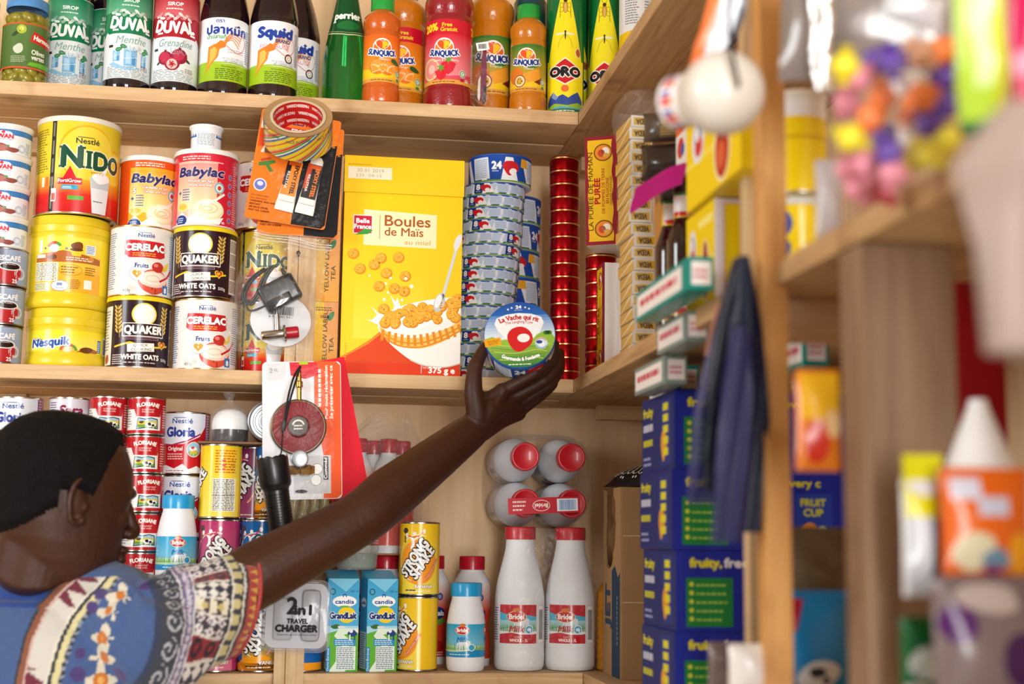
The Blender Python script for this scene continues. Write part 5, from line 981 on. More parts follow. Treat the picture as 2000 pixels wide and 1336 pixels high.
# ------------------------------------------------------------------ middle shelf
z0 = E_
coffee = proto_coffee(36, 64.5); meat = proto_meat(42, 52)
nth = ['bottom', 'second', 'third', 'fourth', 'fifth', 'sixth', 'seventh', 'eighth', 'ninth', 'tenth', 'eleventh', 'twelfth', 'thirteenth', 'fourteenth', 'fifteenth', 'sixteenth', 'seventeenth', 'eighteenth', 'nineteenth', 'twentieth']
for i in range(3):
    spawn(coffee, 'coffee_tin', (-0.959+0.001*i, 0.0465, z0+i*0.0647), 'dark red coffee tin at the left end of the middle board, %s of three' % ['lowest', 'middle', 'topmost'][i], 'tin', 'coffee tins', turn=-12)
for i in range(4):
    spawn(meat, 'meat_tin', (-0.964-0.0004*i, 0.047, z0+0.1943+i*0.0521), 'white and blue meat tin, %s of the four stacked on the coffee tins' % ['lowest', 'second from below', 'third from below', 'topmost'][i], 'tin', 'meat tins', turn=-14)
spawn(proto_jar(68.5, 99.5, art_nesq_front(99.5)), 'cocoa_jar', (-0.8585, 0.094, z0), 'squat yellow cocoa jar with blue brand lettering standing on the board', 'jar', turn=-6)
spawn(proto_jar(69, 157, art_nesq_back(157)), 'cocoa_jar', (-0.862, 0.094, z0+0.0998), 'tall yellow cocoa jar showing its back label, between a squat jar and a milk tin', 'jar', turn=0)
spawn(proto_nido(69, 168, True), 'milk_powder_tin', (-0.8545, 0.088, z0+0.257), 'big yellow milk powder tin with green lettering on top of the jars', 'tin', turn=0)
oats, cerl, nid = proto_oats(52.6, 121), proto_cerelac(52.6, 121.5), proto_nido(52, 126, False)
spawn(oats, 'oats_tin', (-0.738, 0.070, z0), 'dark oats tin with yellow lid standing on the board', 'tin', 'oats tins', turn=7)
spawn(cerl, 'cereal_tin', (-0.7395, 0.076, z0+0.1222), 'white infant cereal tin with a red sign on top of the dark oats tin', 'tin', 'infant cereal tins', turn=3)
spawn(proto_babylac(51.5, 130, False), 'baby_cereal_tub', (-0.735, 0.1155, z0+0.244), 'orange baby cereal tub with white lid', 'tub', turn=3)
spawn(cerl, 'cereal_tin', (-0.6265, 0.066, z0), 'white infant cereal tin with a red sign standing on the board', 'tin', 'infant cereal tins', turn=-2)
spawn(oats, 'oats_tin', (-0.6325, 0.066, z0+0.1222), 'dark oats tin with yellow lid, raised on an infant cereal tin', 'tin', 'oats tins', turn=-12)
spawn(proto_babylac(53, 133, True), 'baby_cereal_tub', (-0.636, 0.066, z0+0.2442), 'pink baby cereal tub carrying a small white cup', 'tub', turn=-16)
spawn(proto_cup(), 'yoghurt_cup', (-0.6395, 0.075, z0+0.3788), 'small white cup with blue bands standing on the pink tub', 'cup')
spawn(nid, 'milk_powder_tin', (-0.521, 0.110, z0), 'small yellow milk powder tin on the board, left of the batten', 'tin', 'small milk powder tins', turn=-22)
spawn(nid, 'milk_powder_tin', (-0.525, 0.110, z0+0.1264), 'small yellow milk powder tin stacked on another one of its kind', 'tin', 'small milk powder tins', turn=-22)
spawn(cerl, 'cereal_tin', (-0.5365, 0.110, z0+0.2528), 'white infant cereal tin half hidden by the orange glue card', 'tin', 'infant cereal tins', turn=-20)
# tea boxes behind the batten
def tea_box(i):
    w_, d_, h_ = 0.064, 0.05, 0.124
    e = empty('tea_box', 'yellow and orange tea box behind the batten, %s of three' % ['lowest', 'middle', 'topmost'][i], 'box', Matrix.Translation((-0.4355, 0.055, z0+i*(h_+0.0006))), 'tea boxes')
    obj('carton_body', carton(w_, d_, h_, mat('tea_yellow', '#e8b82a', rough=0.45)), e)
    a = Art(); a.grad(-32, 0, 64, 124, '#e8a42a', '#eccb3a', 0, 8, False); a.grad(8, 0, 24, 124, '#f0b44a', '#e8a468', 0.5, 4); a.text('YELLOW LABEL', 14, 62, 7, '#4a4a2a', w=92, rot=90, bold=0.01); a.text('TEA', 25, 50, 7, '#4a4a2a', w=26, rot=90, bold=0.01); a.poly(leafpts(20, 100, 18, 9, 60), '#3a8a5a', 2); a.fine(-6, 108, 30, 8, 2, '#6a5a2a', 2); a.rect(2, 96, 14, 5, '#c87a3a', 2)
    obj('front_print', a.flat('front_print', M=side_M(w_, d_, 'front')), e)
for i in range(3): tea_box(i)
bm = bmesh.new(); rn = random.Random(4)
rings = []
for k in range(22):
    z = 0.012+k*0.0125
    rings.append([(x*(1+0.02*rn.uniform(-1, 1))-0.4355, y+0.055+0.0012*rn.uniform(-1, 1), z) for x, y in rrect(0.0668, 0.055, 0.004, 5)])
loft(bm, rings, cap=False); tag(obj('wrapping_film', mesh_from(bm, 'film', film('shrink_film', fac=0.09, milk=0.01, rough=0.1, bscale=60, bump=1.0), angle=30)), 'crinkled clear film around the tea boxes', 'plastic film')
CER = spawn(proto_cereal(), 'cereal_box', (-0.2975, 0.043, z0), 'large yellow cereal box with a bowl of corn balls and a white date sticker', 'cereal box', M=Matrix.Translation((-0.2975, 0.0435, z0)) @ Matrix.Rotation(math.radians(0.5), 4, 'Z'))
# cheese boxes
ch8 = disc_box(56.5, 22, art_cheese8(1), '#c9d6ea', None, '#2a5cae'); c24 = disc_box(57, 51, art_cheese24(), '#dfe6f0', None, '#2a62b4')
rn = random.Random(12); N8 = 16
for i in range(N8):
    t = i/(N8-1); x = -0.1505+0.024*t+rn.uniform(-0.0012, 0.0012)
    spawn(ch8, 'cheese_box', (x, 0.121+rn.uniform(-0.001, 0.001), z0+i*0.0223), 'flat blue cheese box, %s from the board in the tall front stack' % (nth[i] if i else 'lowest'), 'cheese box', 'small cheese boxes in the front stack', turn=rn.choice((10, -18, 34, -30, 22, 8, -8)))
spawn(c24, 'cheese_box', (-0.1165, 0.118, z0+N8*0.0223+0.0003), 'tall striped blue cheese box crowning the front stack', 'cheese box', turn=-4)
for i in range(7):
    spawn(c24, 'cheese_box', (-0.081+rn.uniform(-.002, .002), 0.2250, z0+i*0.0515), 'tall striped blue cheese box in the rear stack, %s from the board' % (nth[i] if i else 'lowest'), 'cheese box', 'tall cheese boxes in the rear stack', turn=[-40, -60, 24, -30, -6, -50, -38][i])
rt = proto_redtin(27, 24.0); N = 17
for i in range(N):
    spawn(rt, 'red_tin', (-0.0035+0.004*(1-i/N), 0.0865, z0+i*0.02415), 'shiny red tin with gold rim in the tall column, %s from the board' % (nth[i] if i else 'lowest'), 'tin', 'red tins in the tall column', turn=rn.uniform(-40, 40))
rt2 = proto_redtin(27, 23.6)
for i in range(9):
    spawn(rt2, 'red_tin', (0.0445, -0.012, z0+i*0.02375), 'shiny red tin in the short column under the purée box, %s from the board' % (nth[i] if i else 'lowest'), 'tin', 'red tins in the short column', turn=rn.uniform(-40, 40))
# purée boxes
def puree(lab, M):
    w_, d_, h_ = 0.0545, 0.118, 0.186
    e = empty('puree_box', lab, 'box', M); obj('carton_body', carton(w_, d_, h_, mat('puree_card', '#e9e7e4', rough=0.5)), e)
    a = Art(); W = 54.5; a.rect(-W/2, 0, W, 186, '#8f1c2a', 0)
    pts = []
    for i in range(60): pts.append((-22+rnj(i)*0.8, 6+i*2.95))
    for i in range(60): pts.append((19.5+rnj(i+7)*1.2, 180-i*2.95))
    a.poly(pts, '#e8b81e', 0.8)
    a.text('LA PURÉE DE MAMAN', -14, 92, 7.5, '#4a3a10', w=134, rot=90, l=3, bold=0.005); a.text('PURÉE', -2, 92, 9.5, '#b01c20', w=44, rot=90, bold=0.04, l=3); a.text('DE POMMES DE TERRE', 6, 92, 5, '#b0301c', w=78, rot=90, l=3, bold=0.01); a.text('EN FLOCONS', 13, 92, 5, '#b0301c', w=44, rot=90, l=3, bold=0.01); a.text('MASHED POTATOES', 18.5, 92, 3.4, '#6a3a18', w=48, rot=90, l=3)
    for y in (27, 158): a.ell(4, y, 13.5, 12.5, '#e8882a', 1.6); a.ring(4, y, 16, 15, 2.2, '#7a4a14', 1.5); a.ell(8, y+1, 7, 8, '#efe6d8', 2); a.ell(1, y-1, 6, 6.5, '#c8482a', 2); a.ell(9, y-5, 5, 4, '#d8a84a', 2.3)
    obj('front_print', a.flat('front_print', M=side_M(w_, d_, 'front')), e)
    for fc in ('right', 'left'):
        b = Art(); b.rect(-59, 0, 118, 186, '#efedee', 0); b.rect(-59, 0, 2.5, 186, '#7a1c3a', 1); b.ring(18, 92, 44, 44, 1.4, '#c83a2a', 1, a0=120, a1=240); b.text('PURÉE DE MAMAN', 18, 92+0, 7, '#4a2a6a', w=100, rot=90, l=2, bold=0.03, arc=46)
        obj('side_print', b.flat('side_print', M=side_M(w_, d_, fc)), e)
def rnj(i): return math.sin(i*12.9898)*1.0
puree('yellow and maroon purée box resting upright on top of the short red tin column', Matrix.Translation((0.0505, -0.052, z0+0.2145)) @ Matrix.Rotation(math.radians(-24), 4, 'Z') @ Matrix.Rotation(math.radians(-1), 4, 'Y'))
pl = un(1178, 600, X=0.03)
puree('purée box standing on the side board, its white face turned forward', Matrix.Translation((0.03+0.059, pl.y+0.0275, z0)) @ Matrix.Rotation(math.radians(-90), 4, 'Z'))
# ------------------------------------------------------------------ bottom shelf
zb = ZB+E_
glo = proto_gloria(39.5, 110.5); glo2 = proto_gloria(39.5, 106.5); flo = proto_flor(30.8, 63.5); sara = proto_sara(32.5, 62); sar2 = proto_sara(32, 69.3)
pos = ['lowest', 'second from below', 'third from below', 'topmost']
for i in range(4): spawn(glo, 'milk_tin', (-0.928, 0.076, zb+i*0.1108), 'white and red condensed milk tin in the far left column, %s' % pos[i], 'tin', 'condensed milk tins in the far left column', turn=-8)
for i in range(6): spawn(flo, 'milk_tin', (-0.848, 0.083, zb+i*0.0639), 'small evaporated milk tin below the white tin with maroon script, behind the head', 'tin', 'small evaporated milk tins under the script tin')
spawn(sara, 'milk_tin', (-0.8468, 0.083, zb+6*0.0639), 'small white tin with maroon script peeking over the head', 'tin', turn=-2)
for cx, cy, nm in ((-0.7795, 0.064, 'inner column'), (-0.7165, 0.0615, 'outer column')):
    for i in range(7):
        od = (['lowest'] + nth[1:6] + ['topmost'])[i]
        spawn(flo, 'milk_tin', (cx+0.0012*math.sin(i*2), cy, zb+i*0.0639), 'small red milk tin, %s in the %s' % (od, 'column touching the tall milk tins' if nm[0] == 'o' else 'column left of that, beside the head'), 'tin', 'small evaporated milk tins', turn=[4, 6, 2, 8, 12, -4, 0][i])
for i in range(4): spawn(glo2, 'milk_tin', (-0.655, 0.1105, zb+i*0.1069), 'tall white and red condensed milk tin beside the small red tins, %s' % pos[i], 'tin', 'tall condensed milk tins', turn=-6)
for i in range(2): spawn(sar2, 'milk_tin', (-0.6565, 0.0335, zb+i*0.0695), 'small white tin under the blue-capped bottle, behind the shoulder', 'tin', 'small white tins behind the shoulder')
brS = proto_bridel_small()
spawn(brS, 'milk_bottle', (-0.6565, 0.0335, zb+0.1395), 'small white milk bottle with blue cap above the shirt sleeve', 'bottle', 'small blue-capped milk bottles', turn=4)
SH = {k: proto_shake(33.8, 123, art_shake(33.8, 123, k)) for k in ('banana', 'straw', 'vanilla', 'grape')}; SHB = proto_shake(33.8, 123, art_shake_back(33.8, 123))
spawn(SH['straw'], 'shake_can', (-0.5865, 0.0455, zb), 'pink strawberry shake can on the board, behind the sleeve', 'can', 'strawberry shake cans', turn=-8)
spawn(SH['straw'], 'shake_can', (-0.5885, 0.0450, zb+0.1236), 'pink strawberry shake can, upper of two, under a yellow can', 'can', 'strawberry shake cans', turn=-6)
spawn(SHB, 'shake_can', (-0.5905, 0.0465, zb+0.2472), 'yellow shake can turned to show its nutrition table', 'can', turn=4)
spawn(SH['vanilla'], 'shake_can', (-0.5175, 0.0445, zb), 'blue vanilla shake can on the board by the travel charger', 'can', 'vanilla shake cans', turn=6)
spawn(SH['vanilla'], 'shake_can', (-0.5195, 0.0445, zb+0.1236), 'blue vanilla shake can, middle one, left of the batten', 'can', 'vanilla shake cans', turn=-10)
spawn(SH['vanilla'], 'shake_can', (-0.4990, 0.0465, zb+0.2472), 'blue vanilla shake can at the top, behind the black torch', 'can', 'vanilla shake cans', turn=-34)
spawn(SH['grape'], 'shake_can', (-0.5385, 0.1080, zb+0.2472), 'purple shake can in shadow between the yellow and blue ones', 'can', turn=-30)
spawn(SH['vanilla'], 'shake_can', (-0.5455, 0.1180, zb+0.1236), 'blue vanilla shake can of the rear row, carrying the purple one', 'can', 'rear row shake cans')
spawn(SH['vanilla'], 'shake_can', (-0.5455, 0.1180, zb), 'blue vanilla shake can of the rear row, on the board', 'can', 'rear row shake cans')
spawn(SH['vanilla'], 'shake_can', (-0.4485, 0.0480, zb), 'blue shake can glimpsed right of the batten foot', 'can', turn=-120)
bm = bmesh.new(); box(bm, -0.628, -0.385, 0.012, 0.19, zb+0.3705, zb+0.374, bev=0.0006)
tag(obj('thin_board', mesh_from(bm, 'board', mat('brown_board', '#7a5a3e', rough=0.8), angle=30)), 'thin brown sheet laid across the shake cans', 'board')
zs = zb+0.3744
def lying_tin(px, py, lab):
    r = 0.0345; p = un(px, py, Y=0.012); M = Matrix.Translation((p.x, 0.012, zs+r+0.0003)) @ Matrix.Rotation(math.radians(90), 4, 'X')
    bm = bmesh.new(); H = 0.09
    lathe(bm, [(0, -H), (r-0.001, -H), (r, -H+0.001), (r-0.0005, -H+0.004), (r-0.0005, -0.004), (r, -0.0025), (r, -0.0006), (r-0.0012, 0), (r-0.003, -0.0006), (r-0.0042, -0.0036), (r-0.008, -0.0036), (r-0.009, -0.0026), (r-0.0115, -0.0026), (r-0.0125, -0.0036), (r-0.017, -0.0036), (r-0.018, -0.0028), (0, -0.0028)], 64)
    e = empty('lying_tin', lab, 'tin', M, 'tins lying on their sides'); obj('tin_body', mesh_from(bm, 'tin_body', mat('dull_tin', '#9a9ca0', rough=0.38, metal=1.0)), e)
    a = Art(); a.ell(0, 0, 14.5, 14.5, '#cfd2dc', 0); a.fine(-9, -2, 18, 4, 1, '#8f94a8', 1, 0.05); mm = a.flat('lid_print', M=Matrix.Translation((0, 0, -0.0027)) @ Matrix.Rotation(math.radians(-90), 4, 'X')); obj('lid_print', mm, e)
lying_tin(525, 827, 'tin lying on its side with its lid facing out, left of the regulator pack'); lying_tin(625, 832, 'tin lying on its side, its lid rim showing right of the regulator pack')
# knotted bag with white dome and dark base
e = empty('knotted_bag', 'clear knotted bag with a dark-based white tub on the thin brown sheet', 'bag', Matrix.Translation((X_at(450, 830, 0.06), 0.062, zs)))
bm = bmesh.new(); lathe(bm, [(0, 0), (0.029, 0), (0.030, 0.002), (0.030, 0.022), (0, 0.022)], 40); obj('tub_base', mesh_from(bm, 'tub_base', mat('dark_brown_plastic', '#1a1210', rough=0.3, coat=0.4)), e)
bm = bmesh.new(); lathe(bm, smooth_prof([(0.0305, 0.022), (0.031, 0.03), (0.029, 0.042), (0.022, 0.052), (0.012, 0.057), (0, 0.0585)]), 40); obj('tub_dome', mesh_from(bm, 'tub_dome', mat('white_plastic', '#eff0f0')), e)
rn = random.Random(3); bm = bmesh.new(); rings = []
for k, (r, z) in enumerate([(0.0335, 0.001), (0.0345, 0.02), (0.0335, 0.04), (0.026, 0.055), (0.013, 0.064), (0.005, 0.07), (0.006, 0.076), (0.009, 0.080), (0.010, 0.085), (0.007, 0.088)]):
    rings.append([((r*(1+0.12*math.sin(5*t+k)+0.06*rn.uniform(-1, 1)))*math.cos(t)-(0.008*max(0, z-0.06)/0.04), r*(1+0.12*math.cos(4*t+k))*math.sin(t), z) for t in [2*math.pi*i/28 for i in range(28)]])
loft(bm, rings, cap=False); obj('clear_bag', mesh_from(bm, 'clear_bag', film('bag_film', fac=0.16, milk=0.05, rough=0.1, bscale=70, bump=1.0)), e)
# yoghurt drinks
ju = proto_juice(25, 200, 15.2); jl = proto_juice(33, 189, 22.5)
lowx = [(X_at(752, 1180, 0.16), 0.16, 'behind the upper banana shake can'), (X_at(842, 1180, 0.2), 0.2, 'behind, between the shake cans and the blue-capped bottle'), (X_at(921, 1180, 0.155), 0.155, 'right behind the blue-capped bottle'), (X_at(680, 1180, 0.19), 0.19, 'behind the milk cartons')]
for x, y, l in lowx: spawn(jl, 'yoghurt_drink', (x, y, zb), 'wide red-capped yoghurt drink bottle '+l, 'bottle', 'wide yoghurt drink bottles', turn=20)
bm = bmesh.new(); box(bm, -0.415, -0.215, 0.115, 0.25, zb+0.1895, zb+0.1925, bev=0.0005)
tag(obj('cardboard_tray', mesh_from(bm, 'tray', mat('cardboard', '#a98258', rough=0.85, vary=0.2), angle=30)), 'flat cardboard tray carrying the upper yoghurt drinks', 'tray')
for i, (px, y) in enumerate(((700, 0.145), (759, 0.145), (672, 0.195), (730, 0.2), (785, 0.195))):
    spawn(ju, 'yoghurt_drink', (X_at(px, 900, y), y, zb+0.1929), 'slim yoghurt drink in the clear bag, '+['front row, left', 'front row, right', 'rear row, leftmost', 'rear row, middle', 'rear row, rightmost'][i], 'bottle', 'slim yoghurt drink bottles', turn=[-14, -60, 20, 40, 10][i])
rn = random.Random(9); bm = bmesh.new(); rings = []; cxw = X_at(740, 900, 0.17)
for k in range(16):
    t = k/15; z = zb+0.196+0.235*t; sc = 1.0 if t < 0.8 else 1-0.55*(t-0.8)/0.2
    rings.append([(cxw+0.078*sc*math.cos(a)*(1+0.035*rn.uniform(-1, 1))+0.014*max(0, t-0.8)*5, 0.17+0.057*sc*math.sin(a)*(1+0.03*rn.uniform(-1, 1)), z+(0.012*math.sin(3*a+1) if t > 0.9 else 0)) for a in [2*math.pi*i/44 for i in range(44)]])
loft(bm, rings, cap=False); tag(obj('clear_bag', mesh_from(bm, 'clear_bag', film('bag_film'))), 'crumpled clear bag around the slim yoghurt drinks', 'bag')
mb = proto_milkbrick()
spawn(mb, 'milk_carton', (-0.383, 0.046, zb), 'slim blue milk carton next to the batten', 'carton', 'slim milk cartons', M=Matrix.Translation((-0.3835, 0.046, zb)) @ Matrix.Rotation(math.radians(5), 4, 'Z'))
spawn(mb, 'milk_carton', (-0.322, 0.046, zb), 'slim blue milk carton next to the banana shake cans', 'carton', 'slim milk cartons', M=Matrix.Translation((-0.3215, 0.046, zb)) @ Matrix.Rotation(math.radians(12), 4, 'Z'))
e = empty('plastic_tub', 'round clear tub with green contents lying on the slim milk cartons', 'tub', Matrix.Translation((X_at(697, 1095, 0.05), 0.066, zb+0.166)) @ Matrix.Rotation(math.radians(0), 4, 'Y'))
bm = bmesh.new(); lathe(bm, [(0, 0.001), (0.030, 0), (0.034, 0.004), (0.036, 0.03), (0.0375, 0.034), (0.0375, 0.04), (0.034, 0.041), (0, 0.041)], 48); obj('tub_body', mesh_from(bm, 'tub_body', film('tub_film', (0.9, 0.95, 0.93), fac=0.12, milk=0.25, rough=0.15)), e)
bm = bmesh.new(); lathe(bm, [(0, 0.003), (0.029, 0.003), (0.033, 0.026), (0, 0.028)], 40); obj('green_contents', mesh_from(bm, 'green_contents', mat('green_granules', '#3f7a5c', rough=0.8, bump=1.0, bscale=300, vary=0.5)), e)
spawn(SH['banana'], 'shake_can', (-0.2555, 0.0545, zb), 'yellow banana shake can standing on the board', 'can', 'banana shake cans', turn=-46)
spawn(SH['banana'], 'shake_can', (-0.2545, 0.0545, zb+0.1236), 'yellow banana shake can on top of its twin', 'can', 'banana shake cans', turn=4)
spawn(brS, 'milk_bottle', (-0.1745, 0.0432, zb), 'small white milk bottle with blue cap standing between banana cans and big bottles', 'bottle', 'small blue-capped milk bottles', turn=-10)
brB = proto_bridel_big()
spawn(brB, 'milk_bottle', (-0.0805, 0.0615, zb), 'big white milk bottle with red cap nearest the small blue-capped bottle', 'bottle', 'big standing milk bottles', turn=-4)
spawn(brB, 'milk_bottle', (0.0072, 0.0615, zb), 'big white milk bottle with red cap nearest the cardboard box', 'bottle', 'big standing milk bottles', turn=-8)
zl = zb+0.2412
for j in range(2):
    for i in range(2):
        x = (-0.0765+0.0805*i) if j == 0 else (-0.078+0.0805*i)
        M = Matrix.Translation((x, 0.262, zl+0.0395+j*0.0792)) @ Matrix.Rotation(math.radians(90), 4, 'X') @ Matrix.Diagonal((0.925, 0.925, 0.98, 1))
        spawn(brB, 'milk_bottle', (0, 0, 0), 'milk bottle lying cap-forward in shrink wrap, %s row, %s one' % (['lower', 'upper'][j], ['left', 'right'][i]), 'bottle', 'milk bottles lying in shrink wrap', M=M)
def shrink(cx, cy0, cy1, z0_, z1_, hw, lab, seed, waist=0.05):
    rn = random.Random(seed); bm = bmesh.new(); rings = []; cz = (z0_+z1_)/2; hh = (z1_-z0_)/2
    for k in range(14):
        t = k/13; y = cy0+(cy1-cy0)*t; s = 0.80+0.2*min(1, t*3.0)
        rings.append([(cx+hw*s*(1-waist*(1-abs(math.sin(a))))*np.sign(math.cos(a))*abs(math.cos(a))**0.62*(1+0.012*rn.uniform(-1, 1)), y, cz+hh*s*np.sign(math.sin(a))*abs(math.sin(a))**0.62*(1+0.012*rn.uniform(-1, 1))) for a in [2*math.pi*i/48 for i in range(48)]])
    loft(bm, rings, cap=False); return tag(obj('shrink_wrap', mesh_from(bm, 'shrink_wrap', film('milky_wrap', (0.9, 0.9, 0.92), fac=0.15, milk=0.10, rough=0.12, bscale=35, bump=0.8))), lab, 'plastic wrap')
sw = shrink(-0.037, 0.012, 0.272, zl+0.0005, zl+0.163, 0.089, 'cloudy shrink wrap around the four lying milk bottles', 2)
a = Art(); a.rect(-62, 0, 124, 27, '#c0182c', 0); a.rect(22, 3, 36, 21, '#e8eef4', 1); a.bars(26, 5, 28, 17, '#3a7ac0', None); a.ell(-5, 13.5, 15, 9.5, '#f2e4dc', 1); a.ell(-5, 13.5, 14, 8.5, '#c0182c', 1.4); a.text('Bridel', -5, 16.5, 6.4, '#fff4ec', w=22, rot=180, bold=0.03); a.fine(-54, 4, 24, 20, 3, '#f2d4d0', 2)
obj('carry_strip', a.flat('carry_strip', M=Matrix.Translation((-0.0475, 0.0085, zl+0.022)) @ Matrix.Rotation(math.radians(-2.5), 4, 'Y'), mtl=INK), sw)
rn = random.Random(21); bm = bmesh.new(); rings = []
for k in range(14):
    t = k/13; s = 1.0-0.22*max(0, t-0.55)/0.45
    rings.append([(-0.0366+0.0885*s*np.sign(math.cos(a))*abs(math.cos(a))**0.6*(1+0.01*rn.uniform(-1, 1)), 0.0615+0.0455*s*np.sign(math.sin(a))*abs(math.sin(a))**0.6*(1+0.02*rn.uniform(-1, 1)), zb+0.002+0.236*t) for a in [2*math.pi*i/44 for i in range(44)]])
loft(bm, rings, cap=False); tag(obj('shrink_wrap', mesh_from(bm, 'shrink_wrap', film('clear_wrap', fac=0.07, milk=0.02, rough=0.12, bscale=45, bump=1.0))), 'clear crinkled wrap around the two standing big milk bottles', 'plastic wrap')

# oil bottle
P = [(0, 0.001), (0.024, 0), (0.027, 0.003)]
for i in range(9): P += [(0.027, 0.010+i*0.013), (0.0255, 0.0165+i*0.013)]
P += [(0.026, 0.13), (0.018, 0.145), (0.011, 0.152), (0.011, 0.158)]
e = empty('oil_bottle', 'ribbed bottle of golden oil squeezed between milk bottle and cardboard box', 'bottle', Matrix.Translation((0.0775, 0.047, zb)))
bm = bmesh.new(); lathe(bm, P, 40); obj('bottle_body', mesh_from(bm, 'bottle_body', mat('golden_oil', '#d08a0c', rough=0.08, coat=0.6, trans=0.3, ior=1.35), angle=20), e); obj('cap', cap_mesh(0.0125, 0.152, 0.17, '#e8a81c', 'oil_cap', ribs=30), e)
# ------------------------------------------------------------------ things hung on the batten
BLK = mat('black_plastic', '#121214', rough=0.4); BRASS = mat('brass', '#b08a3c', rough=0.25, metal=1.0)
def nail(p, parent=None):
    bm = bmesh.new(); R90 = Matrix.Rotation(math.radians(90), 4, 'X')
    lathe(bm, [(0, 0), (0.0016, 0), (0.0016, 0.045), (0.0036, 0.0455), (0.0036, 0.047), (0, 0.0475)], 12, M=Matrix.Translation(p) @ R90)
    o = obj('nail', mesh_from(bm, 'nail', mat('dark_nail_steel', '#3a3632', rough=0.4, metal=1.0))); return o
def frame_at(px, py, Y, roll=0, tilt=0, yaw=0):
    p = un(px, py, Y=Y)
    return Matrix.Translation(p) @ Matrix.Rotation(math.radians(yaw), 4, 'Z') @ Matrix.Rotation(math.radians(tilt), 4, 'X') @ Matrix.Rotation(math.radians(roll), 4, 'Y')
# packing tape roll
def tape_roll():
    Ro, Ri, Rc, T = 0.0565, 0.0455, 0.0405, 0.048
    M = frame_at(582, 228, -0.093) @ Matrix.Rotation(math.radians(-3), 4, 'Y') @ Matrix.Rotation(math.radians(-37), 4, 'X') @ Matrix.Rotation(math.radians(90), 4, 'X')
    e = empty('tape_roll', 'roll of clear packing tape with red printed core at the batten top', 'tape', M)
    bm = bmesh.new(); lathe(bm, [(Ri, 0), (Ro-0.0008, 0), (Ro, 0.0006), (Ro, 0.0006)], 80); lathe(bm, [(Ri, -T), (Ri, 0)], 80); lathe(bm, [(Ro-0.0008, -T), (Ri, -T)], 80)
    obj('tape_side', mesh_from(bm, 'tape_side', mat('tape_edge', '#a8865c', rough=0.3, coat=0.3)), e)
    a = Art(); W = math.pi*56.5; a.rect(-W, -48, 2*W, 48, '#b89a5c', 0)
    for k in range(-3, 4):
        x = k*52
        for c, d, w_ in (('#d8b81e', 0, 12), ('#c83c28', 16, 6), ('#3a8a4a', 24, 4), ('#dcdcd2', 29, 3), ('#2c62a0', 33, 5), ('#d8b81e', 40, 8), ('#c83c28', 50, 3)): a.poly([(x+d-20, -48), (x+d+w_-20, -48), (x+d+w_+52, 0), (x+d+52, 0)], c, 1)
        a.text('MADE IN CHINA', x, -12, 6, '#3a4a6a', w=40, rot=6)
    a.clip(-W, W, -48, 0)
    obj('tape_print', a.on_tube(56.5, mtl=mat('tape_print_gloss', attr=True, rough=0.2, coat=0.5)), e)
    bm = bmesh.new(); lathe(bm, [(Rc, -T+0.001), (Ri, -T+0.001)], 64); lathe(bm, [(Ri, 0.001), (Rc+0.0005, 0.0012), (Rc, 0.0006)], 64); core = obj('core', mesh_from(bm, 'core', mat('core_card', '#cbb896', rough=0.7)), e)
    b = Art(); W = math.pi*40.5; b.rect(-W, -48, 2*W, 48.5, '#c01c1c', 0)
    for r_ in range(3):
        for k in range(-3, 4): b.text('MADE IN CHINA', k*42+(r_ % 2)*20, -4-r_*14.5, 5.6, '#f0dcd4', w=36, rot=180, bold=0.03, l=2)
    m2 = b.bm(5); m2.verts.ensure_lookup_table()
    for v in m2.verts:
        x, y, z = v.co; rr = 40.4-z; q = -x/40.5; v.co = (rr*math.sin(q)/1000, -rr*math.cos(q)/1000, y/1000)
    obj('core_print', mesh_from(m2, 'core_print', INK, angle=60), core)
tape_roll()
nail(un(588, 222, Y=-0.02)+Vector((0, 0.012, 0))); tag(D.objects['nail'], 'dark nail in the batten seen through the tape roll', 'nail')
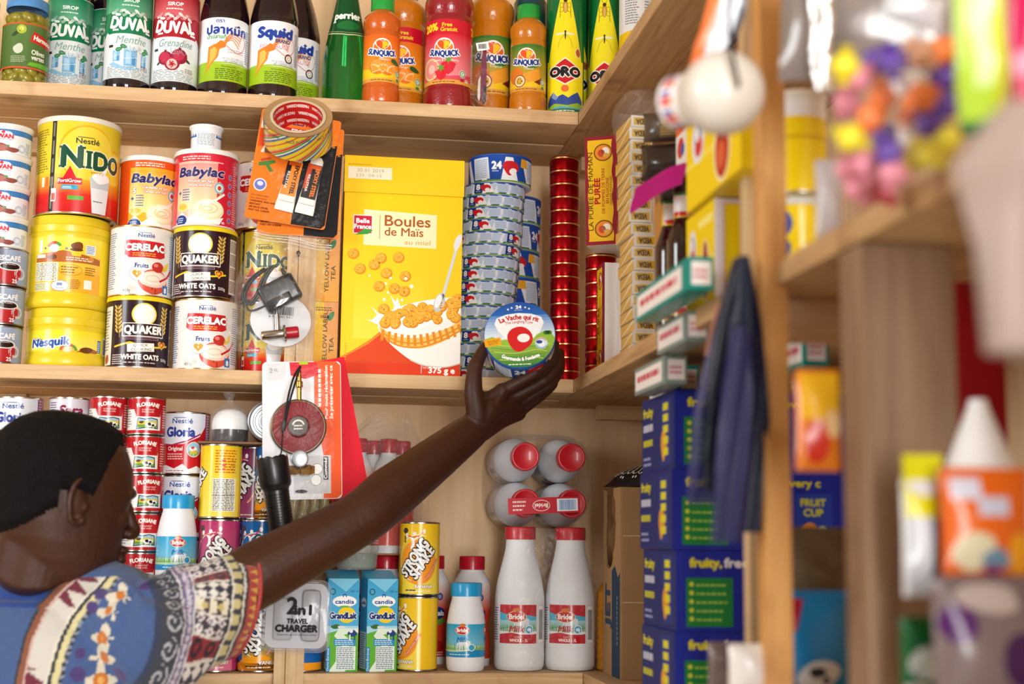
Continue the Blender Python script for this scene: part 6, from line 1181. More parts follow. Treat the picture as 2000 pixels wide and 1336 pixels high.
# glue cards
def glue_card(px, py, Y, roll, lab, front):
    w_, h_ = 0.134, 0.192; M = frame_at(px, py, Y, roll=roll, tilt=-2)
    e = empty('glue_card', lab, 'glue card', M, 'epoxy glue cards')
    bm = bmesh.new(); prism(bm, rrect(w_, h_, 0.005, 4), 0.0008); obj('card', mesh_from(bm, 'card', mat('card_back', '#d0742a', rough=0.5), smooth=False), e)
    a = Art(); W, H = 134, 192; O = '#e8761c'; a.poly([(x*1000, z*1000) for x, z in rrect(w_-0.001, h_-0.001, 0.005, 4)], O, 0)
    a.poly([(10, -95), (60, -95), (66, -88), (66, 52), (10, 30)], '#17161a', 1); a.poly([(-66, 60), (-66, 91), (-62, 95), (62, 95), (66, 90), (66, 62), (20, 68), (-30, 66)], '#ea7a20', 1.2)
    a.rect(-64, 62, 10, 22, '#f0ece4', 1.5); a.rect(-64, 30, 18, 40, '#d84a20', 1.1); a.text('RILLSTAR', 4, 76, 8.5, '#4a2a7a', w=56, bold=0.03, l=3); a.rect(-26, 60, 60, 10, '#c81e24', 1.8); a.text('EPOXY', 4, 61, 7.5, '#f2ece8', w=34, bold=0.04, l=3)
    a.poly([(-54, 44), (-36, 44), (-32, 48), (-50, 50)], '#c83c24', 2); a.poly([(-58, 20), (-34, 20), (-38, 32), (-46, 38), (-54, 32)], '#e8dccc', 2); a.rect(-52, 20, 12, 9, '#8a5a3a', 2.3); a.poly([(-50, 36), (-45, 42), (-40, 36)], '#b83a2a', 2.4); a.ell(-34, 26, 5, 7, '#5a8a4a', 1.8)
    a.poly([(-58, 2), (-34, 10), (-30, 6), (-40, 0), (-32, -10), (-38, -12), (-46, -2), (-58, -4)], '#4a7a34', 2); a.poly([(-56, 8), (-40, 14), (-38, 10), (-54, 4)], '#b8442a', 2.2)
    a.ell(-50, -36, 11, 11, '#e0d4dc', 1.8); a.ell(-50, -36, 9, 9, '#6a72b8', 2.1); a.ell(-50, -34, 5, 4, '#cdd0e8', 2.4)
    for i, t in enumerate(('Non-Inflammable', 'Non-Flammable', 'WARNING: SKIN AND EYE', 'IRRITANT', 'SEE BACK PANEL', 'PART NO. E-E5078')): a.text(t, -62, -56-i*5.2, 2.9, '#5a2410', al='l', w=None if len(t) > 20 else None, bold=0.04 if i > 1 else 0.0)
    a.text('RILLSTAR', 58, 58, 5, '#e8a02a', w=24, rot=-90); a.ring(48, 66, 6, 6, 0.8, '#5a2a10', 2)
    obj('card_print', a.flat('card_print', M=Matrix.Translation((0, -0.0005, 0))), e)
    if front:
        bm = bmesh.new(); rings = [[(x*s, y, z*s2-0.02) for x, z in rrect(0.098, 0.142, 0.01, 5, 0.012, -0.006)] for y, s, s2 in ((-0.001, 1.02, 1.02), (-0.010, 1.0, 1.0), (-0.0125, 0.95, 0.96))]
        loft(bm, rings); obj('blister', mesh_from(bm, 'blister', film('clear_blister', fac=0.016, milk=0.0, rough=0.1, bscale=22, bump=0.7)), e)
        def tubeobj(x, rot, c, cap, tcol, nm):
            Mt = Matrix.Translation((x, -0.0065, -0.020)) @ Matrix.Rotation(math.radians(rot), 4, 'Y'); bm = bmesh.new(); rings = []
            for z, wx, wy in ((-0.056, 0.0155, 0.0006), (-0.046, 0.0155, 0.001), (-0.02, 0.0135, 0.003), (0.02, 0.0115, 0.0048), (0.038, 0.0108, 0.0052), (0.043, 0.008, 0.005), (0.045, 0.006, 0.005)):
                rings.append([(wx*math.cos(t), wy*math.sin(t), z) for t in [2*math.pi*i/24 for i in range(24)]])
            loft(bm, rings); o = obj('glue_tube', mesh_from(bm, 'glue_tube', c), e, Mt)
            bm = bmesh.new(); lathe(bm, [(0.0055, 0.044), (0.0072, 0.044), (0.0068, 0.062), (0.005, 0.064), (0, 0.064)], 20); obj('tube_cap', mesh_from(bm, 'tube_cap', cap), o)
            a = Art(); fg = '#f6f0e8' if nm == 'b' else '#2a1a10'; a.rect(-12.5, -40, 25, 70, '#1a191c' if nm == 'b' else '#e8842a', 0); a.rect(-12.5, -40, 25, 10, '#e8e4dc', 0.6); a.rect(-12.5, -14, 8, 44, '#b8401e' if nm == 'b' else '#1a191c', 0.8)
            a.text('EPOXY STEEL', 2, -2, 6.4, '#e8762a' if nm == 'b' else fg, w=50, rot=-90, bold=0.04, l=2.4); a.text('RILLSTAR', -8.5, -4, 4, '#e8e0d8', w=30, rot=-90 if nm != 'b' else -90, bold=0.02, l=2.4); a.rect(-10, 22, 20, 7, '#c8501e', 1.2)
            obj('tube_print', a.flat('tube_print', M=Matrix.Translation((0, -0.0052, 0)), mtl=INK), o)
        tubeobj(0.000, 5, mat('white_tube', '#e6e2da', rough=0.35), mat('orange_cap', '#e07a28', rough=0.4), 0, 'a'); tubeobj(0.034, 5, mat('white_tube', '#e6e2da'), BLK, 0, 'b')
glue_card(573, 330, -0.036, 7, 'front orange and black card with two glue tubes under the tape roll', True)
glue_card(588, 353, -0.0215, 2, 'rear orange and black glue card, its lower edge showing below the front one', False)
# zip bag with charger and small parts
def zip_bag():
    M = frame_at(572, 480, -0.024, roll=8); e = empty('zip_bag', 'clear zip bag with black charger, white disc and small torch nailed to the batten', 'bag', M)
    rn = random.Random(5); bm = bmesh.new()
    def sheet(sgn):
        R = []
        for j in range(19):
            t = j/18; z = 0.018-0.205*t; hw = 0.061+0.012*math.sin(min(1, t*1.6)*math.pi/2)-0.010*max(0, t-0.75)*4; d = 0.0015+0.0165*math.sin(math.pi*min(1, max(0, (t-0.12)/0.88)))**0.8
            R.append([bm.verts.new((-0.004-0.012*t+hw*u+rn.uniform(-1, 1)*0.0012, sgn*d*(1-u*u)**0.6-0.013*0+rn.uniform(-1, 1)*0.0012*(1-abs(u)), z+0.004*math.sin(u*3))) for u in [i/12-1 for i in range(25)]])
        for a, b in zip(R, R[1:]):
            for k in range(24): bm.faces.new((a[k], a[k+1], b[k+1], b[k]))
    sheet(-1); sheet(1)
    for v in bm.verts: v.co.y -= 0.004
    obj('bag_film', mesh_from(bm, 'bag_film', film('thin_bag_film', fac=0.10, milk=0.02, rough=0.1, bscale=60, bump=1.0)), e)
    bm = bmesh.new()
    for z in (0.010, 0.006, 0.001): tube(bm, [(-0.066+0.13*i/10, -0.0065, z-0.0015*math.sin(i)) for i in range(11)], 0.0009, 6)
    obj('zip_lock', mesh_from(bm, 'zip_lock', film('zip_film', fac=0.3, milk=0.3)), e)
    # things in the bag
    Mc = M @ Matrix.Translation((-0.006, -0.008, -0.082)) @ Matrix.Rotation(math.radians(-38), 4, 'Y')
    c = empty('charger', 'black plug-in charger with its cable bundled, in the zip bag', 'charger', Mc)
    bm = bmesh.new(); box(bm, -0.034, 0.03, -0.011, 0.011, -0.024, 0.022, bev=0.007, seg=3); obj('charger_body', mesh_from(bm, 'charger_body', mat('charger_black', '#17171a', rough=0.35, coat=0.2)), c)
    bm = bmesh.new(); box(bm, -0.03, 0.012, -0.0128, -0.010, -0.022, -0.006, bev=0.002); obj('rating_plate', mesh_from(bm, 'rating_plate', mat('glossy_black', '#0c0c0e', rough=0.1, coat=0.8)), c)
    bm = bmesh.new(); lathe(bm, [(0.002, 0), (0.0035, 0.003), (0.0025, 0.012), (0, 0.013)], 12, M=Matrix.Translation((0.02, 0, 0.022))); obj('plug_pin', mesh_from(bm, 'plug_pin', BLK), c)
    bm = bmesh.new(); rn2 = random.Random(2)
    for k in range(6):
        o = rn2.uniform(-0.003, 0.003); tube(bm, spline([(-0.036+o, -0.002+k*0.0012, 0.035), (-0.056+o, -0.003+k*0.001, 0.012), (-0.064+o, -0.003, -0.016), (-0.052+o, -0.003, -0.030), (-0.042+o, -0.003, -0.012), (-0.036+o, -0.002, 0.018), (-0.027+o, -0.002, 0.040)], 6), 0.0021, 7)
    tube(bm, spline([(-0.060, -0.003, -0.026), (-0.05, -0.003, -0.04), (-0.03, -0.002, -0.03), (-0.022, 0, -0.02)], 6), 0.0018, 7)
    cab = obj('cable', mesh_from(bm, 'cable', mat('cable_black', '#161618', rough=0.5)), c); cab.matrix_local = Matrix.Rotation(math.radians(38), 4, 'Y') @ Matrix.Translation((0.006, 0.0, 0.0))
    bm = bmesh.new(); lathe(bm, [(0, 0), (0.051, 0), (0.053, 0.001), (0.053, 0.003), (0.05, 0.004), (0, 0.0045)], 56, M=Matrix.Rotation(math.radians(90), 4, 'X')); o = obj('white_disc', mesh_from(bm, 'white_disc', mat('white_foam', '#d6d8dc', rough=0.7, bump=0.3, bscale=60)), M=M @ Matrix.Translation((0.002, 0.003, -0.128)) @ Matrix.Diagonal((0.94, 1, 0.82, 1))); tag(o, 'round white disc inside the zip bag', 'disc')
    t = empty('small_torch', 'small silver torch with red head in the bottom of the zip bag', 'torch', M @ Matrix.Translation((0.004, -0.012, -0.152)) @ Matrix.Rotation(math.radians(74), 4, 'Y'))
    bm = bmesh.new(); lathe(bm, [(0, -0.028), (0.006, -0.028), (0.0075, -0.026), (0.0075, 0.006), (0.014, 0.008), (0.0145, 0.011), (0, 0.011)], 28); obj('barrel', mesh_from(bm, 'barrel', mat('silver', '#b8b2a8', rough=0.2, metal=1.0)), t)
    bm = bmesh.new(); lathe(bm, [(0.009, 0.011), (0.0098, 0.012), (0.0098, 0.030), (0.008, 0.032), (0, 0.032)], 28); obj('red_head', mesh_from(bm, 'red_head', mat('red_plastic', '#a8182a', rough=0.3)), t)
    bm = bmesh.new(); lathe(bm, [(0.0055, -0.0285), (0.007, -0.0285), (0.007, -0.024)], 20); obj('brass_ring', mesh_from(bm, 'brass_ring', BRASS), t)
    bm = bmesh.new(); lathe(bm, [(0, 0), (0.0055, 0), (0.0055, 0.03), (0, 0.03)], 20); o = obj('metal_sleeve', mesh_from(bm, 'metal_sleeve', mat('silver', '#b8b2a8')), M=M @ Matrix.Translation((0.0, -0.010, -0.148)) @ Matrix.Rotation(math.radians(-12), 4, 'Y')); tag(o, 'short metal sleeve standing behind the small torch in the bag', 'sleeve')
    a = Art(); a.bars(-20, 0, 40, 14, '#26262a', None); a.text('6 921241 51...', 0, -5, 3.4, '#26262a', w=40)
    obj('bag_barcode', a.flat('bag_barcode', M=Matrix.Translation((0.002, -0.0226, -0.122)) @ Matrix.Rotation(math.radians(-6), 4, 'Y')), e)
zip_bag()
n2 = nail(un(583, 500, Y=-0.02)+Vector((0, 0.02, 0))); tag(n2, 'dark nail through the top of the zip bag', 'nail')
# gas regulator blister
def regulator():
    w_, h_ = 0.128, 0.226; M = frame_at(590, 840, -0.036, roll=-2.2, tilt=-1)
    e = empty('regulator_pack', 'blister pack with a dark red gas regulator hung on the batten', 'blister pack', M)
    bm = bmesh.new(); prism(bm, rrect(w_, h_, 0.008, 5), 0.0008); obj('card', mesh_from(bm, 'card', mat('white_card', '#e8e8e6'), smooth=False), e)
    a = Art(); a.poly([(x*1000, z*1000) for x, z in rrect(w_-.001, h_-.001, 0.008, 5)], '#e2e2e6', 0); a.poly([(20, 113), (56, 113), (63, 106), (63, -106), (56, -112), (34, -112), (34, -40), (20, 40)], '#ea5a28', 1); a.poly([(-20, 112), (24, 112), (30, 92), (6, 84), (-18, 90)], '#d42a38', 1.3); a.rect(-4, 108, 14, 5, '#a8c82a', 1.8); a.rect(-56, 82, 30, 28, '#d4d4d6', 1.1)
    a.text('NF', -47, 99, 5, '#7a7a80', rot=90); a.text('JS', -40, 99, 5, '#7a7a80', rot=90)
    a.text('Pour toute réclamation', 42, 62, 5, '#fdeee4', w=88, rot=90, bold=0.03); a.text('Se présenter avec ce', 50, 62, 5, '#fdeee4', w=88, rot=90, bold=0.03); [a.rect(27, 38+i*8, 4, 6, '#fdeee4', 2) for i in range(8)]
    a.rect(-14, -104, 60, 62, '#c9c9cc', 1.4); a.rect(34, -82, 8, 38, '#2a2a2c', 2); a.text('Comméd', 40, -63, 5, '#f0f0f0', w=34, rot=90, bold=0.03, l=3); a.ell(24, -64, 9, 9, '#f0f0f0', 1.9); a.ell(22, -82, 9, 9, '#f0f0f0', 1.9); a.ring(24, -64, 9, 9, 0.7, '#444', 2.2); a.ring(22, -82, 9, 9, 0.7, '#444', 2.2); a.ell(-2, -100, 10, 3, '#2a2a2c', 2)
    obj('card_print', a.flat('card_print', M=Matrix.Translation((0, -0.0005, 0))), e)
    R90 = Matrix.Rotation(math.radians(90), 4, 'X')
    Mr = Matrix.Translation((-0.006, -0.001, 0.004)) @ R90
    bm = bmesh.new(); lathe(bm, [(0.03, 0), (0.0455, 0.001), (0.0455, 0.012), (0.043, 0.0135), (0.042, 0.0135)], 64, M=Mr); obj('flange', mesh_from(bm, 'flange', mat('regulator_rim', '#6a5a44', rough=0.35, metal=0.8)), e)
    bm = bmesh.new(); lathe(bm, [(0.0422, 0.0125), (0.041, 0.0145), (0.03, 0.0175), (0.0185, 0.0195), (0.0165, 0.0235), (0, 0.0235)], 64, M=Mr); dm = obj('red_dome', mesh_from(bm, 'red_dome', mat('dark_red_enamel', '#7c0e1a', rough=0.45)), e)
    bm = bmesh.new(); lathe(bm, [(0.0165, 0.023), (0.0162, 0.028), (0.0145, 0.0295), (0, 0.0295)], 40, M=Mr); kb = obj('knob', mesh_from(bm, 'knob', mat('grey_knob', '#5a5450', rough=0.55)), e)
    b = Art(); b.fine(-7, -7, 14, 10, 2, '#eee8e0', 2, 0.05); [b.rect(9*math.sin(q/4)-1, 9*math.cos(q/4)-1.2, 2, 2.6, '#eee8e0', 2, rot=-q*14) for q in range(-5, 6)]; obj('knob_print', b.flat('knob_print', M=Matrix.Translation((-0.006, -0.0305, 0.004))), kb)
    bm = bmesh.new(); lathe(bm, [(0, -0.05), (0.0035, -0.05), (0.004, -0.03), (0.006, -0.028), (0.006, -0.02), (0.004, -0.018), (0.0035, 0.0), (0, 0)], 16, M=Matrix.Translation((-0.004, -0.010, 0.098))); obj('brass_nozzle', mesh_from(bm, 'brass_nozzle', BRASS), e)
    bm = bmesh.new()
    for x, r in ((-0.014, 0.0085), (0.008, 0.0095)): lathe(bm, [(0, -0.012), (r*0.8, -0.012), (r, -0.010), (r, 0.004), (r*0.75, 0.008), (r*0.75, 0.012), (0, 0.012)], 6, M=Matrix.Translation((x, -0.010, -0.066)) @ Matrix.Rotation(math.radians(90), 4, 'Y'))
    obj('brass_fitting', mesh_from(bm, 'brass_fitting', BRASS, smooth=False), e)
    bm = bmesh.new(); lathe(bm, [(0, 0), (0.0135, 0), (0.014, 0.003), (0.012, 0.004), (0, 0.0035)], 36, M=Matrix.Translation((-0.004, -0.017, -0.048)) @ R90); obj('metal_disc', mesh_from(bm, 'metal_disc', mat('dull_tin', '#9a9ca0')), e)
    bm = bmesh.new(); rings = [[(x*s, y, z*s2) for x, z in rrect(w_*0.96, h_*0.95, 0.01, 6)] for y, s, s2 in ((-0.0008, 1.03, 1.03), (-0.003, 1.0, 1.0), (-0.006, 0.98, 0.99))]
    loft(bm, rings, cap=False); rings = [[(x*s-0.006, y, z*s2+0.006) for x, z in rrect(0.1, 0.19, 0.045, 8)] for y, s, s2 in ((-0.006, 1.16, 1.12), (-0.012, 1.0, 1.0), (-0.030, 0.94, 0.96), (-0.034, 0.86, 0.92))]
    loft(bm, rings, cap=True); obj('blister', mesh_from(bm, 'blister', film('clear_blister', fac=0.016, milk=0.0, rough=0.1, bscale=22, bump=0.7)), e)
regulator()
M = frame_at(628, 842, -0.0215, roll=-12); e = empty('red_card', 'bright red card sticking out behind the regulator pack', 'card', M)
bm = bmesh.new(); prism(bm, rrect(0.118, 0.23, 0.005, 4), 0.0008); obj('card', mesh_from(bm, 'card', mat('red_card', '#d8182c', rough=0.6, spec=0.2), smooth=False), e)
a = Art(); a.rect(-30, -113, 16, 5, '#8ac82a', 0); obj('card_print', a.flat('card_print', M=Matrix.Translation((0, -0.0005, 0))), e)
# coiled hose in its clear pack
e = empty('gas_hose', 'coiled braided gas hose showing under the regulator pack', 'hose', frame_at(598, 985, -0.022))
bm = bmesh.new()
for i, x in enumerate((-0.031, -0.0145, 0.002, 0.0175)): tube(bm, spline([(x+0.012, -0.004, 0.06), (x+0.010, -0.007, 0.03), (x+0.012, -0.008, 0.0), (x+0.007, -0.007, -0.025), (x-0.001, -0.006, -0.052), (x-0.004, -0.005, -0.08)], 6), 0.0076, 14)
obj('hose', mesh_from(bm, 'hose', mat('braided_hose', '#8f8250', rough=0.35, coat=0.3, bump=1.0, bscale=500, vary=0.5)), e)
bm = bmesh.new(); rings = [[(x, y*s, z) for x, y in rrect(0.076, 0.024, 0.008, 4, 0.0, -0.006)] for z, s in ((0.055, 1), (0.0, 1.02), (-0.05, 1.0), (-0.085, 0.9))]; loft(bm, rings, cap=False); obj('clear_sleeve', mesh_from(bm, 'clear_sleeve', film('thin_bag_film', fac=0.10, milk=0.02, rough=0.1, bscale=60, bump=1.0)), e)
# black torch on a wrist strap
p0 = un(531, 893, Y=-0.102); p1 = un(556, 1075, Y=-0.096); ax = (p1-p0).normalized(); L = 0.175
Mt = Matrix.Translation(p0) @ ax.to_track_quat('Z', 'Y').to_matrix().to_4x4()
e = empty('black_torch', 'black ribbed pocket torch hanging by a wrist strap in front of the regulator pack', 'torch', Mt)
bm = bmesh.new(); P = [(0, 0.002), (0.0225, 0.002), (0.0245, 0), (0.0252, 0.003), (0.0252, 0.042), (0.0235, 0.047), (0.0205, 0.05), (0.0198, 0.053)]; lathe(bm, P, 48)
for v in bm.verts:
    if v.co.z < 0.001:
        v.co.z += 0.0022*math.cos(6*math.atan2(v.co.y, v.co.x))
obj('torch_head', mesh_from(bm, 'torch_head', mat('torch_black', '#101011', rough=0.38, coat=0.15)), e)
bm = bmesh.new(); P = [(0.0195, 0.052)]
for k in range(16): P += [(0.0198, 0.056+k*0.0044), (0.0198, 0.0585+k*0.0044), (0.0191, 0.059+k*0.0044), (0.0191, 0.0598+k*0.0044)]
P += [(0.0198, 0.128), (0.0205, 0.13), (0.0205, 0.145), (0.0195, 0.148), (0.0195, 0.17), (0.017, 0.174), (0, 0.174)]; lathe(bm, P, 40); obj('torch_barrel', mesh_from(bm, 'torch_barrel', mat('torch_black', '#101011')), e)
Mi = Mt.inverted(); sp = [Mi @ un(x, y, Y=Y) for x, y, Y in ((586, 716, -0.045), (574, 736, -0.078), (563, 775, -0.088), (556, 822, -0.088))]; s2_ = [Mi @ un(x, y, Y=Y) for x, y, Y in ((587, 716, -0.045), (579, 740, -0.08), (567, 780, -0.089), (557, 826, -0.088))]
bm = bmesh.new(); tube(bm, spline(sp, 6), 0.0017, 7); tube(bm, spline(s2_, 6), 0.0017, 7); tube(bm, spline([Mi @ un(x, y, Y=Y) for x, y, Y in ((553, 838, -0.088), (551, 860, -0.09), (549, 885, -0.095), (540, 893, -0.1))], 6), 0.0011, 6)
st = obj('strap', mesh_from(bm, 'strap', mat('black_cord', '#0e0e12', rough=0.7)), e)
bm = bmesh.new(); q = [Mi @ un(x, y, Y=-0.088) for x, y in ((556, 822), (553, 842))]; tube(bm, [q[0], q[0]*0.7+q[1]*0.3, q[0]*0.3+q[1]*0.7, q[1]], [0.003, 0.0042, 0.0042, 0.0025], 10); obj('strap_slide', mesh_from(bm, 'strap_slide', mat('grey_rubber', '#3a3a3c', rough=0.5)), st)
# travel charger box
M = frame_at(579, 1203, -0.034, roll=1.0); e = empty('travel_charger', 'clear rounded box with a two-in-one travel charger at the foot of the batten', 'charger box', M)
bm = bmesh.new(); rings = [[(x*s, y, z*s) for x, z in rrect(0.107, 0.112, 0.018, 8)] for y, s in ((0.0135, 0.97), (0.012, 1.0), (0.002, 1.0), (0.001, 1.03), (-0.001, 1.03), (-0.002, 1.0), (-0.012, 0.98), (-0.0145, 0.93))]
loft(bm, rings); obj('case', mesh_from(bm, 'case', film('case_film', (0.95, 0.95, 0.97), fac=0.06, milk=0.12, rough=0.08, bscale=12, bump=0.25)), e)
bm = bmesh.new(); rings = [[(x, y, z) for x, z in rrect(0.098, 0.103, 0.015, 6)] for y in (0.0105, 0.0075)]; loft(bm, rings); obj('tray', mesh_from(bm, 'tray', mat('grey_white_tray', '#b4b6bb', rough=0.4)), e)
bm = bmesh.new(); box(bm, -0.036, -0.006, -0.008, 0.007, -0.038, 0.028, bev=0.004); box(bm, 0.008, 0.038, -0.006, 0.007, -0.04, 0.042, bev=0.009); obj('adapter', mesh_from(bm, 'adapter', mat('pale_grey_plastic', '#a2a4aa', rough=0.35)), e)
a = Art(); K = '#1c1c20'; a.text('2', -7, 4, 25, K, w=16, bold=0.03); a.text('in1', 10, 3, 15, K, w=26, bold=0.05, l=2); a.text('TRAVEL', 2, -11, 7, K, w=33, bold=0.05); a.text('CHARGER', 1, -24, 10, K, w=66, bold=0.07); a.text('Superior speed optimal safety', 2, -30, 2.8, '#3a3a40', w=62)
obj('case_print', a.flat('case_print', M=Matrix.Translation((0, -0.0148, 0))), e)
# ------------------------------------------------------------------ side wall: things on, under and in front of the side shelf
def card_box(name, label, cat, w_, d_, h_, M, body, prints, group=None):
    """carton with prints = {face: Art}; origin at the middle of its foot"""
    e = empty(name, label, cat, M, group); obj('carton_body', carton(w_, d_, h_, body), e)
    for fc, a in prints.items(): obj({'front': 'front_print', 'left': 'side_print', 'right': 'side_print', 'top': 'top_print'}[fc], a.flat('print', M=side_M(w_, d_, fc)), e)
    return e
# stock cube packs
q0 = un(1206, 560, X=0.022); q1 = un(1231, 560, X=0.022); cy = (q0.y+q1.y)/2; cdp = max(0.05, q0.y-q1.y)
a = Art(); a.rect(-17, 0, 34, 18, '#e8e6e0', 0); a.rect(-13, 3, 28, 12, '#e0b428', 1); a.text('VEDA', 1, 12.5, 8, '#4a3410', w=20, rot=180, bold=0.04, l=3)
b = Art(); W = cdp*1000; b.rect(-W/2, 0, W, 18, '#d8a83a', 0); b.poly([(-W/2, 0), (-W/2+6, 0), (W/2, 14), (W/2, 18), (W/2-8, 18)], '#e9dcae', 1); b.rect(-W/2, 16.5, W, 1.5, '#8a6a3a', 1.2)
cube = [('carton_body', carton(0.034, cdp, 0.018, mat('cube_card', '#e0c890', rough=0.5))), ('front_print', a.flat('front_print', M=side_M(0.034, cdp, 'front'))), ('side_print', b.flat('side_print', M=side_M(0.034, cdp, 'left')))]
rn = random.Random(8)
for i in range(20):
    M = Matrix.Translation((0.022+0.017+rn.uniform(-0.0015, 0.0015)+(0.004 if i < 10 else -0.001), cy+rn.uniform(-0.002, 0.002), E_+i*0.01845)) @ Matrix.Rotation(math.radians(rn.uniform(-3, 3)), 4, 'Z')
    spawn(cube, 'stock_cube_pack', None, 'small white and yellow stock cube pack, %s from the board in the wrapped pile' % (nth[i] if i else 'lowest'), 'pack', 'stock cube packs', M=M)
rn = random.Random(31); bm = bmesh.new(); rings = []
for k in range(24):
    t = k/23; z = 0.004+0.40*t; s = 1.0+0.10*math.sin(k*1.3)*0.5+(0.35*math.sin(math.pi*(t-0.86)/0.2) if t > 0.86 else 0)
    rings.append([(0.040+0.022*s*np.sign(math.cos(u))*abs(math.cos(u))**0.6*(1+0.06*rn.uniform(-1, 1)), cy+(cdp/2+0.007)*s*np.sign(math.sin(u))*abs(math.sin(u))**0.6*(1+0.04*rn.uniform(-1, 1)), z) for u in [2*math.pi*i/36 for i in range(36)]])
loft(bm, rings, cap=False); tag(obj('clear_bag', mesh_from(bm, 'clear_bag', film('bag_film'))), 'tall crumpled clear bag around the pile of stock cube packs', 'bag')
# brown sachet pile with dark pouches, then the sauce bottles
r0, r1 = un(1262, 520, X=0.03), un(1300, 520, X=0.03)
yb = r1.y
a = Art(); a.rect(-22, 0, 44, 200, '#c88a4a', 0)
for i in range(12): a.rect(-22, 4+i*17, 44, 2, '#5a3a20', 1)
a.rect(-20, 90, 8, 90, '#dfe2e8', 1.2); a.bars(-19, 98, 7, 70, '#4a5a80', None); a.rect(6, 20, 10, 160, '#a87838', 1.1)
b = Art(); b.rect(-30, 0, 60, 200, '#7a4a2a', 0); b.rect(-30, 100, 60, 100, '#b8843e', 0.5); b.fine(-28, 6, 56, 90, 14, '#c8a878', 1.5)
CH = un(1296, 352, X=0.03).z
card_box('biscuit_carton', 'upright brown and orange carton with barcode between the stock cubes and the sauce bottles', 'carton', 0.044, 0.06, CH, Matrix.Translation((0.052, yb+0.0305, E_)), mat('brown_card', '#8a5a34', rough=0.5), {'front': a, 'left': b})
def pouch(name, label, cat, w_, h_, d_, M, c, art=None, seed=1, rough=0.3, group=None, coat=0.3):
    """pillow pouch standing on its foot, front at -y"""
    rn = random.Random(seed); bm = bmesh.new(); nx, nz = 16, 20
    def sheet(s):
        R = []
        for j in range(nz+1):
            t = j/nz; R.append([bm.verts.new(((u)*w_/2*(1-0.04*math.sin(math.pi*t)), s*d_/2*(max(0, math.sin(math.pi*min(1, max(0, (t-0.03)/0.94))))**0.55)*(max(0, 1-u*u))**0.5*(1+0.12*math.sin(7*t+3*u+seed)), h_*t)) for u in [2*i/nx-1 for i in range(nx+1)]])
        for p, q in zip(R, R[1:]):
            for k in range(nx): bm.faces.new((p[k], p[k+1], q[k+1], q[k]) if s < 0 else (p[k], q[k], q[k+1], p[k+1]))
    sheet(-1); sheet(1); bmesh.ops.remove_doubles(bm, verts=bm.verts[:], dist=1e-5)
    e = empty(name, label, cat, M, group); obj('pouch_body', mesh_from(bm, 'pouch_body', mat('pouch_'+c.strip('#'), c, rough=rough, coat=coat, bump=0.4, bscale=40)), e)
    if art:
        m2 = art.bm(8, 8)
        for v in m2.verts:
            x, y, z = v.co; u = max(-0.98, min(0.98, x/1000/(w_/2))); t = min(1, max(0, y/1000/h_))
            yy = -d_/2*(max(0, math.sin(math.pi*min(1, max(0, (t-0.03)/0.94))))**0.55)*(max(0, 1-u*u))**0.5*(1+0.12*math.sin(7*t+3*u+seed))-z/1000-0.0006
            v.co = (x/1000*(1-0.04*math.sin(math.pi*t)), yy, y/1000)
        obj('print', mesh_from(m2, 'print', INK, angle=60), e)
    return e
pz = un(1296, 352, X=0.03)
pouch('dark_pouch', 'dark brown pouch lying above the brown carton, nearest the clear bag', 'pouch', 0.10, 0.052, 0.05, Matrix.Translation((0.048, pz.y, CH+E_+0.002)) @ Matrix.Rotation(math.radians(-25), 4, 'Z'), '#2c2019', rough=0.25)
a = Art(); a.rect(-22, 4, 50, 32, '#6a5442', 0)
for i in range(9): a.rect(-20, 7+i*3, 46, 1.2, '#b89a54', 1)
pouch('ribbed_pouch', 'greyish brown pouch with fine gold lines on top of the dark pouch', 'pouch', 0.09, 0.042, 0.04, Matrix.Translation((0.046, pz.y-0.004, CH+E_+0.055)) @ Matrix.Rotation(math.radians(-20), 4, 'Z'), '#4a3c30', a, seed=3)
def sauce_small():
    P = smooth_prof([(0, 0.001), (0.019, 0), (0.0215, 0.003), (0.0215, 0.11), (0.020, 0.122), (0.0125, 0.145), (0.011, 0.152), (0.011, 0.185)], 4)
    a = Art(); W = 68; a.rect(-W, 18, 2*W, 52, '#e0b81e', 0); a.rect(-W, 20, 2*W, 20, '#c83020', 1); a.ell(0, 50, 14, 13, '#d8402a', 1.5); a.ell(0, 50, 9, 8, '#5a9a3a', 2); a.fine(-15, 24, 30, 12, 1, '#f8f0e0', 3, 0.05)
    n = Art(); n.rect(-40, 150, 80, 34, '#e0b81e', 0); n.rect(-12, 152, 24, 30, '#e4e6e2', 1); n.rect(-40, 180, 80, 8, '#2f8a3a', 1.2); n.rect(-10, 152, 20, 6, '#c83020', 1.6)
    return [('bottle_body', bottle_mesh(P, glass('brown_sauce_glass', '#2a1008'))), ('label', a.on_tube(21.7)), ('neck_label', n.on_tube(12.2)), ('cap', cap_mesh(0.0135, 0.184, 0.204, '#1c1512', 'dark_sauce_cap', ribs=20))]
ss = sauce_small()
for i, (px, X_, l) in enumerate(((1309, 0.030, 'left one of two, in front'), (1334, 0.034, 'right one, touching the yellow boxes'))):
    p = un(px, 520, X=X_); spawn(ss, 'seasoning_bottle', (X_, p.y, E_), 'slim dark seasoning bottle with yellow neck label, '+l, 'bottle', 'seasoning bottles', turn=[10, -20][i])
p = un(1325, 215, X=0.02)
a = Art(); a.rect(-30, 0, 60, 120, '#e6e4e2', 0); a.rect(-30, 84, 60, 18, '#c8242c', 1); a.rect(-30, 60, 60, 14, '#e0642c', 1); a.ell(-6, 40, 16, 14, '#c83a34', 1.2); a.ell(4, 36, 9, 8, '#3a5aa8', 1.6)
b = Art(); b.rect(-14, 0, 28, 120, '#d8d4d0', 0); b.rect(-14, 84, 28, 18, '#c8242c', 1)
